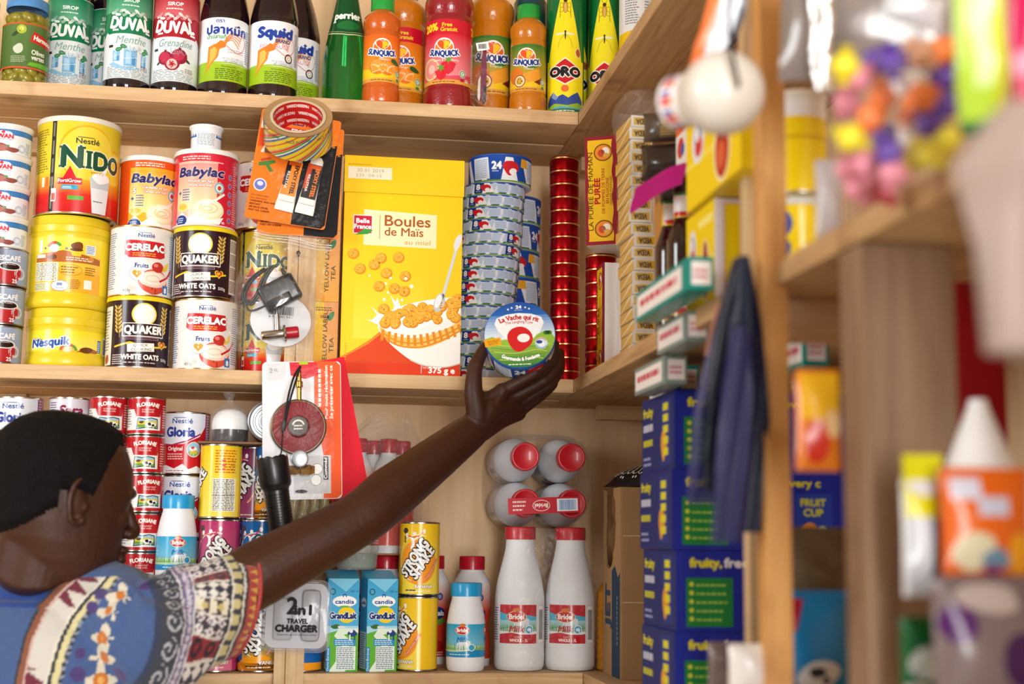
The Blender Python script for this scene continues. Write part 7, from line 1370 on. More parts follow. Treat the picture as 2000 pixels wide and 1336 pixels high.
card_box('sweet_box', 'white box with red and orange bands wedged behind the white bulb, above the sauce bottles', 'box', 0.05, 0.05, 0.125, Matrix.Translation((0.055, p.y+0.02, 0.2055)), mat('white_card', '#e8e8e6'), {'front': b, 'left': a})
# yellow stock tablet boxes: long side along the board edge
def tablet_art(W, H, strong):
    a = Art(); a.rect(-W/2, 0, W, H, '#f0d010', 0); a.rect(-W/2, H*0.40, W, H*0.06, '#f2e25a', 1); a.ell(-W*0.26, H*0.62, W*0.12, H*0.22, '#e2e4ee', 1.2); a.ell(-W*0.26, H*0.64, W*0.06, H*0.13, '#3a58a8', 1.6); a.ell(-W*0.25, H*0.56, W*0.07, H*0.10, '#d03a40', 1.9); a.ell(-W*0.27, H*0.68, W*0.035, H*0.07, '#f2f2f4', 2.2)
    a.ell(W*0.18, H*0.34, W*0.15, H*0.32, '#efe4b0', 1.2); a.ell(W*0.18, H*0.32, W*0.12, H*0.26, '#b8321e', 1.6); a.ell(W*0.18, H*0.52, W*0.07, H*0.12, '#9a2c1c', 1.9); a.ell(W*0.16, H*0.28, W*0.07, H*0.13, '#d8643a', 2.2); a.rect(-W*0.05, H*0.8, W*0.5, H*0.08, '#f4ea80', 1.3); return a
u0, u1 = un(1341, 480, X=0.004), un(1396, 480, X=0.004); L1 = u0.y-u1.y; H1 = 0.118
b = Art(); b.rect(-20, 0, 40, 118, '#e9e2ea', 0); b.rect(-10, 8, 18, 104, '#f2d60c', 1); b.rect(-11.5, 6.5, 21, 107, '#d8a0a8', 0.6)
card_box('stock_box', 'lower yellow stock tablet box with white end, on the side board beside the post', 'box', 0.044, L1, H1, Matrix.Translation((0.004+0.022, (u0.y+u1.y)/2, E_)), mat('white_pink_card', '#e6dfe6', rough=0.5), {'left': tablet_art(L1*1000, 118, 1), 'front': b}, 'yellow stock boxes')
v0, v1 = un(1341, 330, X=-0.004), un(1448, 330, X=-0.004); L2 = v0.y-v1.y
b = Art(); b.rect(-20, 0, 40, 122, '#f0d010', 0)
card_box('stock_box', 'upper yellow stock tablet box with a red drumstick picture, under the white bulb', 'box', 0.044, L2, 0.122, Matrix.Translation((-0.004+0.022, (v0.y+v1.y)/2, E_+H1+0.002)), mat('yellow_card', '#efcf10', rough=0.45), {'left': tablet_art(L2*1000, 122, 1), 'front': b}, 'yellow stock boxes')
# magenta ribbon
bm = bmesh.new(); path = spline([un(1236, 385, d=1.93), un(1262, 372, d=1.90), un(1300, 348, d=1.86), un(1338, 330, d=1.84)], 8); w0 = Vector((0, 0.004, 0.030)); prev = None
for i, p in enumerate(path):
    t = i/(len(path)-1); h_ = 0.019-0.004*t; off = Vector((0, -0.002, -0.006+0.004*math.sin(t*3)))
    r = [bm.verts.new(p+off+Vector((0.004*s, 0.003, h_*s+(0.006 if (i == 0 and s < 0) else 0)))) for s in (-1, -0.4, 0.4, 1)]
    if prev:
        for k in range(3): bm.faces.new((prev[k], prev[k+1], r[k+1], r[k]))
    prev = r
bmesh.ops.solidify(bm, geom=bm.faces[:], thickness=0.0012); tag(obj('ribbon', mesh_from(bm, 'ribbon', mat('magenta_ribbon', '#d8149a', rough=0.4))), 'short magenta ribbon end reaching across the dark bottles', 'ribbon')
# white bulb lying on a cord at the front of the side shelf
c0 = un(1412, 182, d=1.30); ax = Vector(un(1345, 196, d=1.34)-un(1440, 176, d=1.29)).normalized(); M = Matrix.Translation(c0) @ ax.to_track_quat('Z', 'Y').to_matrix().to_4x4()
e = empty('light_bulb', 'white light bulb in its printed collar, hanging sideways before the side shelf', 'light bulb', M)
bm = bmesh.new(); lathe(bm, smooth_prof([(0, -0.037), (0.018, -0.033), (0.032, -0.021), (0.0385, -0.004), (0.0365, 0.012), (0.030, 0.026), (0.026, 0.034), (0.0245, 0.038)], 5), 56); obj('globe', mesh_from(bm, 'globe', mat('opal_white', '#d2ccc2', rough=0.35, coat=0.2)), e)
bm = bmesh.new(); lathe(bm, [(0.0245, 0.036), (0.0255, 0.038), (0.0235, 0.062), (0.020, 0.066), (0, 0.066)], 48); col = obj('collar', mesh_from(bm, 'collar', mat('collar_white', '#e4e0dc', rough=0.4)), e)
a = Art(); W = 77
a.rect(-W, 40, 2*W, 21, '#e4e0e0', 0)
for k in range(-4, 5): a.rect(k*18-6, 42, 9, 7, '#e0642c', 1); a.rect(k*18-6, 50, 9, 6, '#c01c3c', 1); a.rect(k*18+4, 44, 4, 12, '#3a5ab0', 1)
obj('collar_print', a.on_tube(25.2), col)
bm = bmesh.new(); tube(bm, spline([un(1432, -40, d=1.29), un(1424, 40, d=1.27), un(1428, 95, d=1.262), un(1440, 150, d=1.250), un(1443, 168, d=1.255)], 8), 0.0019, 8); tag(obj('hanging_string', mesh_from(bm, 'hanging_string', mat('dark_cord', '#2a2420', rough=0.7))), 'dark cord hanging down over the white bulb', 'cord')
def strip(name, label, cat, pts, wd, mt, thick=0.003, seed=0, group=None, bands=None, sag=0.3, xdir=None, waves=3):
    """hanging soft strip: pts = centre line, wd = half widths; puffed between two sheets"""
    P = spline(pts, 7); n = len(P); bm = bmesh.new(); nx = 12; rn = random.Random(seed); A = []; B = []
    for i, p in enumerate(P):
        t = i/(n-1); j = t*(len(wd)-1); k = min(int(j), len(wd)-2); w_ = wd[k]+(wd[k+1]-wd[k])*(j-k); X = xdir or Vector((0.97, -0.22, 0)); N = X.cross(Vector((0, 0, 1))).normalized()
        row = []; row2 = []
        for q in range(nx+1):
            u = 2*q/nx-1; z = 0.35*w_*math.sin(waves*u+seed+5*t)*sag; th = thick*max(0.02, (1-u*u))**0.5*(1+0.3*math.sin(9*t+seed))
            row.append(bm.verts.new(p+X*(u*w_)+N*(z+th))); row2.append(bm.verts.new(p+X*(u*w_)+N*(z-th)))
        A.append(row); B.append(row2)
    for S, flip in ((A, 0), (B, 1)):
        for i in range(n-1):
            for q in range(nx):
                f = (S[i][q], S[i][q+1], S[i+1][q+1], S[i+1][q]); F = bm.faces.new(f[::-1] if flip else f)
                if bands: F.material_index = bands(i/(n-1), 2*q/nx-1)
    bmesh.ops.remove_doubles(bm, verts=bm.verts[:], dist=1e-5)
    return tag(obj(name, mesh_from(bm, name, mt)), label, cat, group)
SO, SW, SB = mat('orange_sachet', '#e8743a', rough=0.35, coat=0.3), mat('white_sachet', '#dfe4ee', rough=0.35, coat=0.3), mat('navy_sachet', '#1a2238', rough=0.35, coat=0.3)
strip('sachet_strip', 'hanging strip of orange, white and dark sachets above the white bulb', 'sachet strip', [un(1432, -60, d=1.36), un(1415, 30, d=1.36), un(1392, 95, d=1.36), un(1362, 150, d=1.37)], [0.017, 0.019, 0.018, 0.010], [SO, SW, SB], 0.004, 2, bands=lambda t, u: 0 if (u < -0.45 or t > 0.8) else (2 if u > 0.5 else 1))
# ------------------------------------------------------------------ blue fruit snack cartons on the low side board
HF = 0.1035
def art_fruit_front():
    a = Art(); a.rect(-130, 0, 260, 103, '#10239a', 0); a.text('fruity,', -112, 82, 11, '#e4dc1e', al='l', w=42, bold=0.06); a.text('free', -66, 82, 11, '#e4e6f0', al='l', w=32, bold=0.06); a.text('in every c', 4, 83, 9.5, '#d8d028', al='l', w=66, bold=0.05)
    a.rect(-117, 6, 62, 62, '#14803a', 1)
    for i in range(5): a.ell(-110, 60-i*11, 3, 3, '#cfd83a', 2); a.fine(-104, 56-i*11, 44, 6, 1, '#9fc850', 2, 0.3)
    a.text('no', 6, 46, 18, '#d8d028', w=24, bold=0.08); a.text('no', 6, 14, 18, '#d8d028', w=24, bold=0.08); a.rect(36, 6, 50, 68, '#1c3ca6', 1); a.text('FRUIT', 60, 58, 9, '#c8c83a', w=34, bold=0.05); a.text('CUP', 60, 45, 9, '#c8c83a', w=26, bold=0.05); a.blob(54, 24, 14, 13, '#d88a2a', 2, seed=3); a.ell(72, 24, 8, 9, '#bcd8c0', 2.2); return a
def art_fruit_side(L):
    a = Art(); a.rect(-L/2, 0, L, 103, '#1b2668', 0); p = L/2
    a.text('fruity', -L/2+p*0.1, 78, 12, '#d8d028', al='l', w=p*0.62, bold=0.05); a.fine(-L/2+p*0.1, 52, p*0.62, 22, 1, '#c8cce0', 2, 0.05); a.fine(-L/2+p*0.1, 32, p*0.6, 20, 1, '#c8c428', 2, 0.05); a.fine(-L/2+p*0.1, 8, p*0.6, 16, 2, '#9aa2c8', 1.5)
    a.rect(p*0.2, 8, p*0.6, 88, '#22347e', 1); [a.rect(p*0.34, 20+i*15, p*0.3, 10, '#d8d028', 2.2) for i in range(5)]; a.blob(p*0.38, 34, p*0.16, 22, '#d8942a', 2, seed=4)
    return a
f0, f1 = un(1254, 1000, X=0.022), un(1317, 1000, X=0.022); LF = f0.y-f1.y
blue = mat('navy_card', '#142488', rough=0.6)
lfs = art_fruit_side(LF*1000); lff = art_fruit_front()
proto = [('carton_body', carton(0.26, LF, HF, blue)), ('front_print', lff.flat('front_print', M=side_M(0.26, LF, 'front'), mtl=MATTE)), ('side_print', lfs.flat('side_print', M=side_M(0.26, LF, 'left'), mtl=MATTE))]
for i in range(4):
    spawn(proto, 'fruit_snack_carton', None, 'dark blue snack carton in the pile under the side shelf, %s' % ['lowest', 'second from below', 'third from below', 'topmost'][i], 'carton', 'blue fruit snack cartons', M=Matrix.Translation((0.022+0.13+0.003*math.sin(i*2.2), (f0.y+f1.y)/2+0.003*math.sin(i*3), zb+i*(HF+0.0006))))
ztop = zb+4*(HF+0.0006)
# toothpaste cartons on the pile
def toothpaste(lab, far, near, py, X_, z, dim=False):
    y0, y1 = un(far, py, X=X_).y, un(near, py, X=X_).y; ln = y0-y1; c1 = '#0f8a80' if not dim else '#7f8f8a'
    a = Art(); L = ln*1000; a.rect(-L/2, 0, L, 36, c1, 0); a.rect(-L/2+5, 5, L*0.86, 26, '#ebe6e4', 1); a.fine(-L/2+5+L*0.07, 11, L*0.72, 18, 1, '#c83a50', 2, 0.05)
    b = Art(); b.rect(-14, 0, 28, 36, c1, 0); b.rect(-11, 5, 22, 26, '#ece6e6', 1); b.fine(-9, 11, 18, 13, 2, '#c85a70', 2)
    return card_box('toothpaste_box', lab, 'box', 0.028, ln, 0.036, Matrix.Translation((X_+0.014, (y0+y1)/2, z)), mat('teal_card' if not dim else 'grey_teal_card', c1, rough=0.4, coat=0.2), {'left': a, 'front': b}, 'toothpaste boxes')
toothpaste('greyish toothpaste box at the bottom left on the blue cartons', 1240, 1300, 770, -0.004, ztop+0.0004, True)
toothpaste('teal toothpaste box, only its end showing low on the blue cartons', 1268, 1326, 760, 0.040, ztop+0.0004)
toothpaste('greyish toothpaste box in the middle layer under the bright teal one', 1284, 1340, 735, -0.012, ztop+0.0372, True)
toothpaste('bright teal toothpaste box on top of the pile, with a long white panel', 1243, 1346, 690, -0.046, ztop+0.0740)
toothpaste('upper teal toothpaste box deep in the gap right of the orange post', 1520, 1566, 690, 0.10, ztop+0.0372)
toothpaste('lower teal toothpaste box deep in the gap right of the orange post', 1516, 1572, 750, 0.10, ztop+0.0004)
# hanging navy bags in front of the cartons
NV = mat('navy_film', '#0c1430', rough=0.35, spec=0.3, alpha=0.9, bump=0.8, bscale=30); NV2 = mat('violet_navy_film', '#302e58', rough=0.35, spec=0.3, alpha=0.66, bump=0.9, bscale=26); NV3 = mat('black_navy_film', '#080c1e', rough=0.35, spec=0.3, alpha=0.92, bump=0.8, bscale=30)
g = 'navy plastic packs hung by the post'
for i, (lab, pts, wd, mt, th) in enumerate((
    ('violet translucent pack hanging leftmost by the post, reaching down across the cartons', [(1444, 505), (1425, 640), (1396, 800), (1378, 985)], [0.006, 0.016, 0.021, 0.019], NV2, 0.004),
    ('dark navy pack hanging behind the violet one by the post', [(1448, 505), (1440, 640), (1425, 800), (1412, 960)], [0.006, 0.020, 0.024, 0.018], NV3, 0.005),
    ('navy pack hanging right against the orange post', [(1452, 500), (1456, 640), (1455, 820), (1448, 1040)], [0.005, 0.016, 0.024, 0.020], NV, 0.005),
    ('narrow greyish violet pack hanging lowest by the post', [(1446, 640), (1440, 760), (1432, 900), (1420, 1060)], [0.008, 0.015, 0.017, 0.015], NV2, 0.004))):
    strip('hanging_pack', lab, 'pack', [un(x, y, d=1.42-0.02*i) for x, y in pts], wd, mt, th, seed=i*2+1, group=g, waves=5)
e = empty('lighter_card', 'small orange-pink card with a silver lighter hanging left of the navy packs', 'card', frame_at(1408, 650, -0.86, roll=14))
bm = bmesh.new(); prism(bm, rrect(0.026, 0.062, 0.004, 4), 0.0008); obj('card', mesh_from(bm, 'card', mat('salmon_card', '#d89a80', rough=0.5), smooth=False), e)
bm = bmesh.new(); rings = [[(0.006*math.cos(t)-0.003, 0.004*math.sin(t)-0.005, z) for t in [2*math.pi*i/20 for i in range(20)]] for z in (-0.026, -0.025, 0.012, 0.018, 0.022)]; loft(bm, rings); obj('lighter', mesh_from(bm, 'lighter', mat('silver_lighter', '#c9d0d2', rough=0.25, metal=0.7)), e)
# cardboard box with torn opening, and what lies on it
def cardboard_box():
    Xa = 0.057; y1 = un(1214, 1150, X=Xa).y; y0 = 0.012; D_ = y0-y1; H = 0.305; W_ = 0.20
    e = empty('cardboard_box', 'torn brown cardboard box with blue printing beside the oil bottle', 'cardboard box', Matrix.Translation((Xa, y0, zb)))
    C = mat('cardboard', '#a98258'); C2 = mat('cardboard_print', attr=True, rough=0.85)
    rn = random.Random(6); L = D_
    # side panel facing the aisle with a ragged hole; local x runs along the depth towards the camera
    hole = [(0.012, H-0.004), (0.018, H-0.05), (0.008, H-0.09), (0.022, H-0.125), (0.05, H-0.135), (0.08, H-0.125), (0.105, H-0.10), (0.118, H-0.06), (0.112, H-0.025), (0.095, H-0.008), (0.10, H)]
    hole = [(x*L/0.16, z) for x, z in hole]
    jag = []
    for a_, b_ in zip(hole, hole[1:]):
        for t in (0, 0.33, 0.66): jag.append((a_[0]+(b_[0]-a_[0])*t+rn.uniform(-1, 1)*0.003, a_[1]+(b_[1]-a_[1])*t+rn.uniform(-1, 1)*0.003))
    jag.append(hole[-1])
    out = [(0, 0), (L, 0), (L, H)]+[(x, min(H, z)) for x, z in jag[::-1]]+[(0, H)]
    bm = bmesh.new(); prism(bm, out, 0.004); R = Matrix(((0, 1, 0, 0), (-1, 0, 0, 0), (0, 0, 1, 0), (0, 0, 0, 1))); bmesh.ops.transform(bm, matrix=R, verts=bm.verts[:]); obj('side_panel', mesh_from(bm, 'side_panel', C, smooth=False), e)
    bm = bmesh.new(); box(bm, 0, W_, -L-0.002, -L+0.002, 0, H); obj('front_panel', mesh_from(bm, 'front_panel', C, smooth=False), e)
    bm = bmesh.new(); box(bm, 0.002, W_, -0.004, 0, 0, H-0.01); box(bm, W_-0.004, W_, -L, 0, 0, H); box(bm, 0.002, W_, -L, 0, 0, 0.004); obj('rear_panels', mesh_from(bm, 'rear_panels', C, smooth=False), e)
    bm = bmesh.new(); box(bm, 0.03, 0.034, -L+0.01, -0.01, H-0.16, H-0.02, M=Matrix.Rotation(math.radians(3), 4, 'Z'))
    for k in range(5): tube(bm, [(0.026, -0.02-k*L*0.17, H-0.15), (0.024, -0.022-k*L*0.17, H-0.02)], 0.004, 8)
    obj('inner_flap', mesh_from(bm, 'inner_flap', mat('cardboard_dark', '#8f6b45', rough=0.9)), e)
    a = Art(); Lm = L*1000; a.poly([(Lm*0.52, 0), (Lm*0.98, 0), (Lm*0.98, 168), (Lm*0.86, 160), (Lm*0.7, 178), (Lm*0.52, 170)], '#16324e', 0); a.text('JET', Lm*0.42, 112, 34, '#24405a', w=70, rot=90, bold=0.04); [a.rect(Lm*0.80, 52+i*8, 7, 5.5, '#6a7884', 2) for i in range(10)]
    m2 = a.flat('side_print', M=Matrix.Translation((-0.0021, 0, 0)) @ R, mtl=C2)
    o = obj('side_print', m2, e)
    b = Art(); b.rect(2, 226, 190, 1.5, '#cbb89a', 0); b.rect(2, 120, 190, 1.5, '#cbb89a', 0); obj('front_print', b.flat('front_print', M=Matrix.Translation((0, -L-0.0021, 0)), mtl=C2), e)
    return Xa, y0, y1, zb+H
Xa, y0c, y1c, ztc = cardboard_box()
a = Art(); a.rect(-60, 4, 120, 60, '#141416', 0)
for i in range(9): a.ring(-50+i*13, 34, 8, 16, 1.6, '#d8d4cc', 1)
for i in range(20): a.ell(-56+i*6, 18+8*math.sin(i*1.3), 1.8, 2.4, '#d8d4cc', 1.4); a.ell(-56+i*6, 52+5*math.cos(i*1.7), 1.6, 2, '#d8d4cc', 1.4)
pouch('patterned_pack', 'black and white patterned pack lying on the cardboard box', 'pack', 0.15, 0.07, 0.034, Matrix.Translation((Xa+0.055, y1c+0.062, ztc+0.018)) @ Matrix.Rotation(math.radians(-58), 4, 'Z') @ Matrix.Rotation(math.radians(-62), 4, 'X') @ Matrix.Translation((0, 0, -0.03)), '#141416', a, seed=2)
# ------------------------------------------------------------------ beyond the post, on the side board
def big_tin(lab, px, py, d, r, h, z, art, lidc):
    p = un(px, py, d=d); return spawn([('tin_body', tin_body(r, h)), ('label', art.on_tube(r*1000)), ('lid', cap_mesh(r+0.0015, h-0.008, h+0.001, lidc, 'pale_tin_lid'))], 'yellow_tin', (p.x, p.y, z), lab, 'tin', 'yellow tins by the post')
a = Art(); a.rect(-170, 3, 340, 110, '#efd00e', 0); a.rect(-170, 84, 340, 26, '#e6e8ec', 1); a.rect(-170, 60, 340, 3, '#c8a410', 1)
b = Art(); b.rect(-170, 3, 340, 110, '#efd00e', 0); b.ell(-18, 60, 14, 16, '#2c4a9c', 1); b.ell(-20, 34, 14, 12, '#28488f', 1); b.ell(-28, 46, 8, 12, '#d8382c', 1.5); b.rect(-170, 96, 340, 14, '#e2e2e6', 1)
h_ = 0.088
big_tin('lower yellow tin right of the orange post, with a blue and red picture', 1556, 430, 1.53, 0.031, h_, E_, b, '#d8d6cc'); big_tin('upper yellow tin right of the orange post, white band under its rim', 1557, 300, 1.53, 0.031, 0.112, E_+h_+0.0015, a, '#dcdad2')
bm = bmesh.new(); prism(bm, [(-0.0135, -0.0155), (0.0135, -0.0155), (0.0135, 0.019), (0.010, 0.019), (-0.0135, 0.006)], 0.003); tag(obj('black_tag', mesh_from(bm, 'black_tag', mat('black_card', '#0c0b0b', rough=0.6), smooth=False), M=frame_at(1582, 222, -0.97)), 'small black card hanging in front of the upper yellow tin', 'tag')
strip('silver_strip', 'shiny silver sachet strip hanging right of the orange post', 'sachet strip', [un(1600, -40, d=1.25), un(1606, 40, d=1.25), un(1604, 110, d=1.25), un(1612, 178, d=1.25)], [0.010, 0.011, 0.010, 0.009], mat('silver_foil', '#d4d4d2', rough=0.22, metal=0.9, bump=1.0, bscale=120), 0.006, 4, waves=2)
pouch('white_pouch', 'white pouch standing between the lower yellow tin and the bag of sweets', 'pouch', 0.026, 0.075, 0.02, Matrix.Translation((un(1620, 460, d=1.30).x, un(1620, 460, d=1.30).y, E_)), '#b8b0b2', seed=5)
# bag of sweets
rn = random.Random(17); cx0 = un(1785, 240, d=1.07); base = E_
bagM = Vector((cx0.x, cx0.y, base)); bw, bh, bd = 0.062, 0.168, 0.036
cols = [('#ea7a28', 'orange'), ('#5a34a0', 'purple'), ('#d8c81e', 'yellow'), ('#e08aa0', 'pink'), ('#dfe6ee', 'white'), ('#c8465a', 'rose red'), ('#e8b08a', 'peach')]
sweet_meshes = []
bm = bmesh.new()
rings = [[(0.5*r*math.cos(t), 0.42*r*math.sin(t), z) for t in [2*math.pi*i/16 for i in range(16)]] for z, r in ((-0.62, 0.55), (-0.6, 0.6), (-0.46, 0.2), (-0.4, 0.45), (-0.2, 0.92), (0, 1.0), (0.2, 0.92), (0.4, 0.45), (0.46, 0.2), (0.6, 0.6), (0.62, 0.55))]
loft(bm, rings); sm = mesh_from(bm, 'sweet', mat('sweet_white', '#fff'))
layout = [(1650, 130, 2), (1672, 150, 3), (1712, 120, 1), (1655, 200, 3), (1660, 270, 2), (1700, 230, 0), (1722, 190, 0), (1768, 165, 4), (1745, 120, 1), (1800, 105, 6), (1838, 100, 0), (1840, 150, 1), (1800, 190, 0), (1848, 205, 1), (1780, 225, 0), (1728, 265, 1), (1738, 300, 1), (1815, 240, 1), (1780, 262, 4), (1772, 310, 2), (1812, 300, 2), (1690, 320, 3), (1660, 330, 3), (1702, 355, 5), (1745, 340, 3), (1850, 270, 2), (1676, 365, 3), (1725, 372, 5)]
SM = {}
for i, (px, py, c) in enumerate(layout):
    p = un(px, py, d=1.03+0.022*(i % 4)); hx, nm = cols[c]
    if c not in SM: SM[c] = sm.copy(); SM[c].materials.clear(); SM[c].materials.append(mat('sweet_'+nm.replace(' ', '_'), hx, rough=0.35, coat=0.3))
    s = 0.0225; M = Matrix.Translation(p) @ Matrix.Rotation(rn.uniform(-1.2, 1.2), 4, 'Y') @ Matrix.Rotation(rn.uniform(-0.4, 0.4), 4, 'X') @ Matrix.Diagonal((s, s, s, 1))
    o = obj('sweet', SM[c], M=M); tag(o, '%s wrapped sweet in the blurred clear bag on the side board' % nm, 'sweet', '%s sweets in the clear bag' % nm)
bm = bmesh.new(); rings = []
cb = un(1762, 235, d=1.065)
for k in range(22):
    t = k/21; z = un(1762, 402, d=1.065).z+0.150*t; s = (0.80+0.25*math.sin(math.pi*min(1, t*1.25)*0.9)) if t < 0.85 else 0.82-1.2*(t-0.85)
    rings.append([(cb.x+0.049*s*np.sign(math.cos(u))*abs(math.cos(u))**0.75*(1+0.05*rn.uniform(-1, 1)), cb.y+0.048*s*np.sign(math.sin(u))*abs(math.sin(u))**0.75*(1+0.05*rn.uniform(-1, 1)), z) for u in [2*math.pi*i/40 for i in range(40)]])
loft(bm, rings, cap=False); tag(obj('sweet_bag', mesh_from(bm, 'sweet_bag', film('sweet_bag_film', fac=0.05, milk=0.01, rough=0.12, bscale=40, bump=1.0))), 'clear bag full of colourful sweets on the side board, out of focus', 'bag')
pouch('grey_pouch', 'crumpled grey plastic pouch behind the top of the bag of sweets', 'pouch', 0.16, 0.15, 0.05, Matrix.Translation(un(1700, 150, d=1.26)) @ Matrix.Rotation(math.radians(-20), 4, 'Z'), '#7a706a', seed=8, rough=0.2, coat=0.5)
pouch('silver_pouch', 'silvery white pouch end shining above the bag of sweets', 'pouch', 0.05, 0.03, 0.02, Matrix.Translation(un(1778, 52, d=1.10)) @ Matrix.Rotation(math.radians(12), 4, 'Y'), '#c4c6cc', seed=9, rough=0.2)
GR = mat('green_sachet', '#a8c83a', rough=0.3, coat=0.4); YG = mat('yellow_green_sachet', '#c4cc1e', rough=0.3, coat=0.4); DG = mat('dark_green_sachet', '#2c6a34', rough=0.3, coat=0.3); LG = mat('pale_green_sachet', '#cfe0a0', rough=0.3, coat=0.3)
strip('green_sachet', 'yellow-green plastic sachet hanging at the upper right, dark green at its foot', 'sachet', [un(1908, -90, d=0.93), un(1912, 60, d=0.93), un(1916, 160, d=0.93), un(1914, 262, d=0.94)], [0.016, 0.0165, 0.0165, 0.012], [GR, YG, DG, LG], 0.009, 3, bands=lambda t, u: 2 if t > 0.86 else (1 if u > 0.35 else (3 if -0.5 < u < 0.2 and t < 0.7 else 0)))
strip('magenta_sachet', 'magenta sachet cut by the right edge of the photo, beside the green sachet', 'sachet', [un(2010, -90, d=0.92), un(2010, 60, d=0.92), un(2008, 200, d=0.92)], [0.013, 0.014, 0.008], [mat('magenta_foil', '#b8084a', rough=0.35, coat=0.3), mat('pale_pink_foil', '#d88aa0', rough=0.4)], 0.006, 5, bands=lambda t, u: 1 if 0.62 < t < 0.74 else 0)
strip('pale_bag', 'pale pinkish plastic bag hanging very near at the right edge', 'bag', [un(1998, 205, d=0.80), un(1992, 330, d=0.80), un(1995, 480, d=0.80), un(2002, 690, d=0.80)], [0.012, 0.037, 0.026, 0.023], mat('pale_pink_film', '#97847b', rough=0.5, alpha=0.92, bump=0.8, bscale=18), 0.014, 6, waves=4)
# ------------------------------------------------------------------ below the side board, right of the post
pouch('orange_pouch', 'orange and yellow snack pouch glowing between the post and the divider plank', 'pouch', 0.042, 0.088, 0.02, Matrix.Translation(un(1600, 920, d=1.22)), '#d8761c', (lambda a: (a.rect(-18, 44, 36, 40, '#e8b01e', 0), a.ell(-4, 24, 11, 18, '#c8301c', 1), a.ell(10, 40, 9, 12, '#f0c890', 1.2), a)[-1])(Art()), seed=4)
pouch('grey_brown_bag', 'crumpled greyish bag stuffed behind the divider plank', 'bag', 0.10, 0.085, 0.05, Matrix.Translation(un(1590, 1188, d=1.50)), '#6a5a44', seed=6, rough=0.35)
a = Art(); a.rect(-30, 4, 66, 90, '#1c84c4', 0); a.blob(-4, 16, 22, 16, '#d4d8dc', 1, seed=2); a.blob(-6, 20, 8, 6, '#2a2c30', 1.6, seed=4); a.ell(4, 12, 4, 4, '#26282c', 1.8); a.poly([(-32, 92), (-18, 92), (-28, 60), (-32, 60)], '#b8203c', 1.4)
pouch('blue_pouch', 'bright blue pouch with a pale furry picture low behind the divider plank', 'pouch', 0.078, 0.10, 0.024, Matrix.Translation(un(1602, 1352, d=1.42)), '#1c84c4', a, seed=7)
pouch('white_pack', 'white crumpled pack at the foot of the orange post', 'pack', 0.04, 0.05, 0.024, Matrix.Translation(un(1462, 1362, d=1.36)), '#d4d0cc', seed=3)
pouch('brown_pack', 'brownish pack at the lower edge left of the white crumpled one', 'pack', 0.04, 0.05, 0.02, Matrix.Translation(un(1420, 1352, d=1.44)), '#6a5a58', seed=5)
a = Art(); a.rect(-38, 0, 76, 190, '#a80f1c', 0)
r_ = un(1900, 720, d=1.36); card_box('red_carton', 'tall dark red carton right of the divider plank', 'carton', 0.055, 0.06, 0.24, Matrix.Translation((r_.x+0.006, r_.y+0.03, r_.z-0.13)), mat('dark_red_card', '#8f0f1a', rough=0.45), {'front': (lambda q: (q.rect(-27, 0, 54, 240, '#9a101c', 0), q)[-1])(Art())})
a = Art(); a.rect(-16, 60, 32, 48, '#d8d41a', 0); a.blob(0, 84, 12, 9, '#e4e4e6', 1, seed=3); a.rect(-16, 2, 20, 58, '#c4c8d0', 0.4); a.rect(4, 2, 12, 58, '#2c2a4a', 0.5)
M = Matrix.Translation(un(1808, 1166, d=1.08)); pouch('yellow_pouch', 'yellow, white and dark pouch hanging in front of the divider plank', 'pouch', 0.036, 0.092, 0.016, M, '#c8c8c4', (lambda: a)(), seed=4)
a = Art(); a.rect(-34, 2, 68, 84, '#d8641a', 0); a.rect(-30, 62, 24, 16, '#cfd0e0', 1); a.rect(-10, 50, 26, 14, '#c4c8da', 1); a.blob(-14, 24, 16, 14, '#cfc8a8', 1, seed=2); a.blob(4, 18, 10, 9, '#6a8aa0', 1.4, seed=3); a.ell(2, 8, 7, 6, '#8a1c5a', 1.7); a.ell(24, 22, 10, 16, '#e8a01e', 1.2)
pouch('orange_pack', 'orange pack with pale lettering at the right edge, below the white cone', 'pack', 0.072, 0.086, 0.02, Matrix.Translation(un(1928, 1140, d=1.06)), '#d05a18', a, seed=5)
bm = bmesh.new(); lathe(bm, smooth_prof([(0, 0), (0.030, 0.0), (0.031, 0.004), (0.022, 0.03), (0.012, 0.055), (0.008, 0.066), (0.007, 0.070), (0, 0.0705)], 4), 40); p = un(1915, 948, d=1.16); o = obj('white_cone', mesh_from(bm, 'white_cone', mat('white_plastic', '#eff0f0')), M=Matrix.Translation(p)); tag(o, 'white cone-shaped bottle top above the orange pack', 'bottle')
a = Art(); a.rect(-17, 3, 34, 60, '#0f5a2c', 0); a.blob(0, 30, 13, 12, '#c4cac8', 1, seed=2); a.blob(-6, 10, 9, 5, '#c8ccc8', 1, seed=4)
pouch('green_pouch', 'dark green and white pouch at the foot of the divider plank', 'pouch', 0.034, 0.064, 0.016, Matrix.Translation(un(1802, 1372, d=1.08)), '#0f5a2c', a, seed=3)
a = Art(); a.ell(-30, 66, 14, 14, '#4a1458', 0); a.ell(20, 40, 18, 20, '#3a1448', 0); a.blob(-6, 84, 26, 10, '#a89a94', 0.5, seed=5)
pouch('purple_bag', 'greyish bag with purple patches in the lower right corner', 'bag', 0.09, 0.10, 0.03, Matrix.Translation(un(1940, 1400, d=1.02)), '#6f605e', a, seed=6)
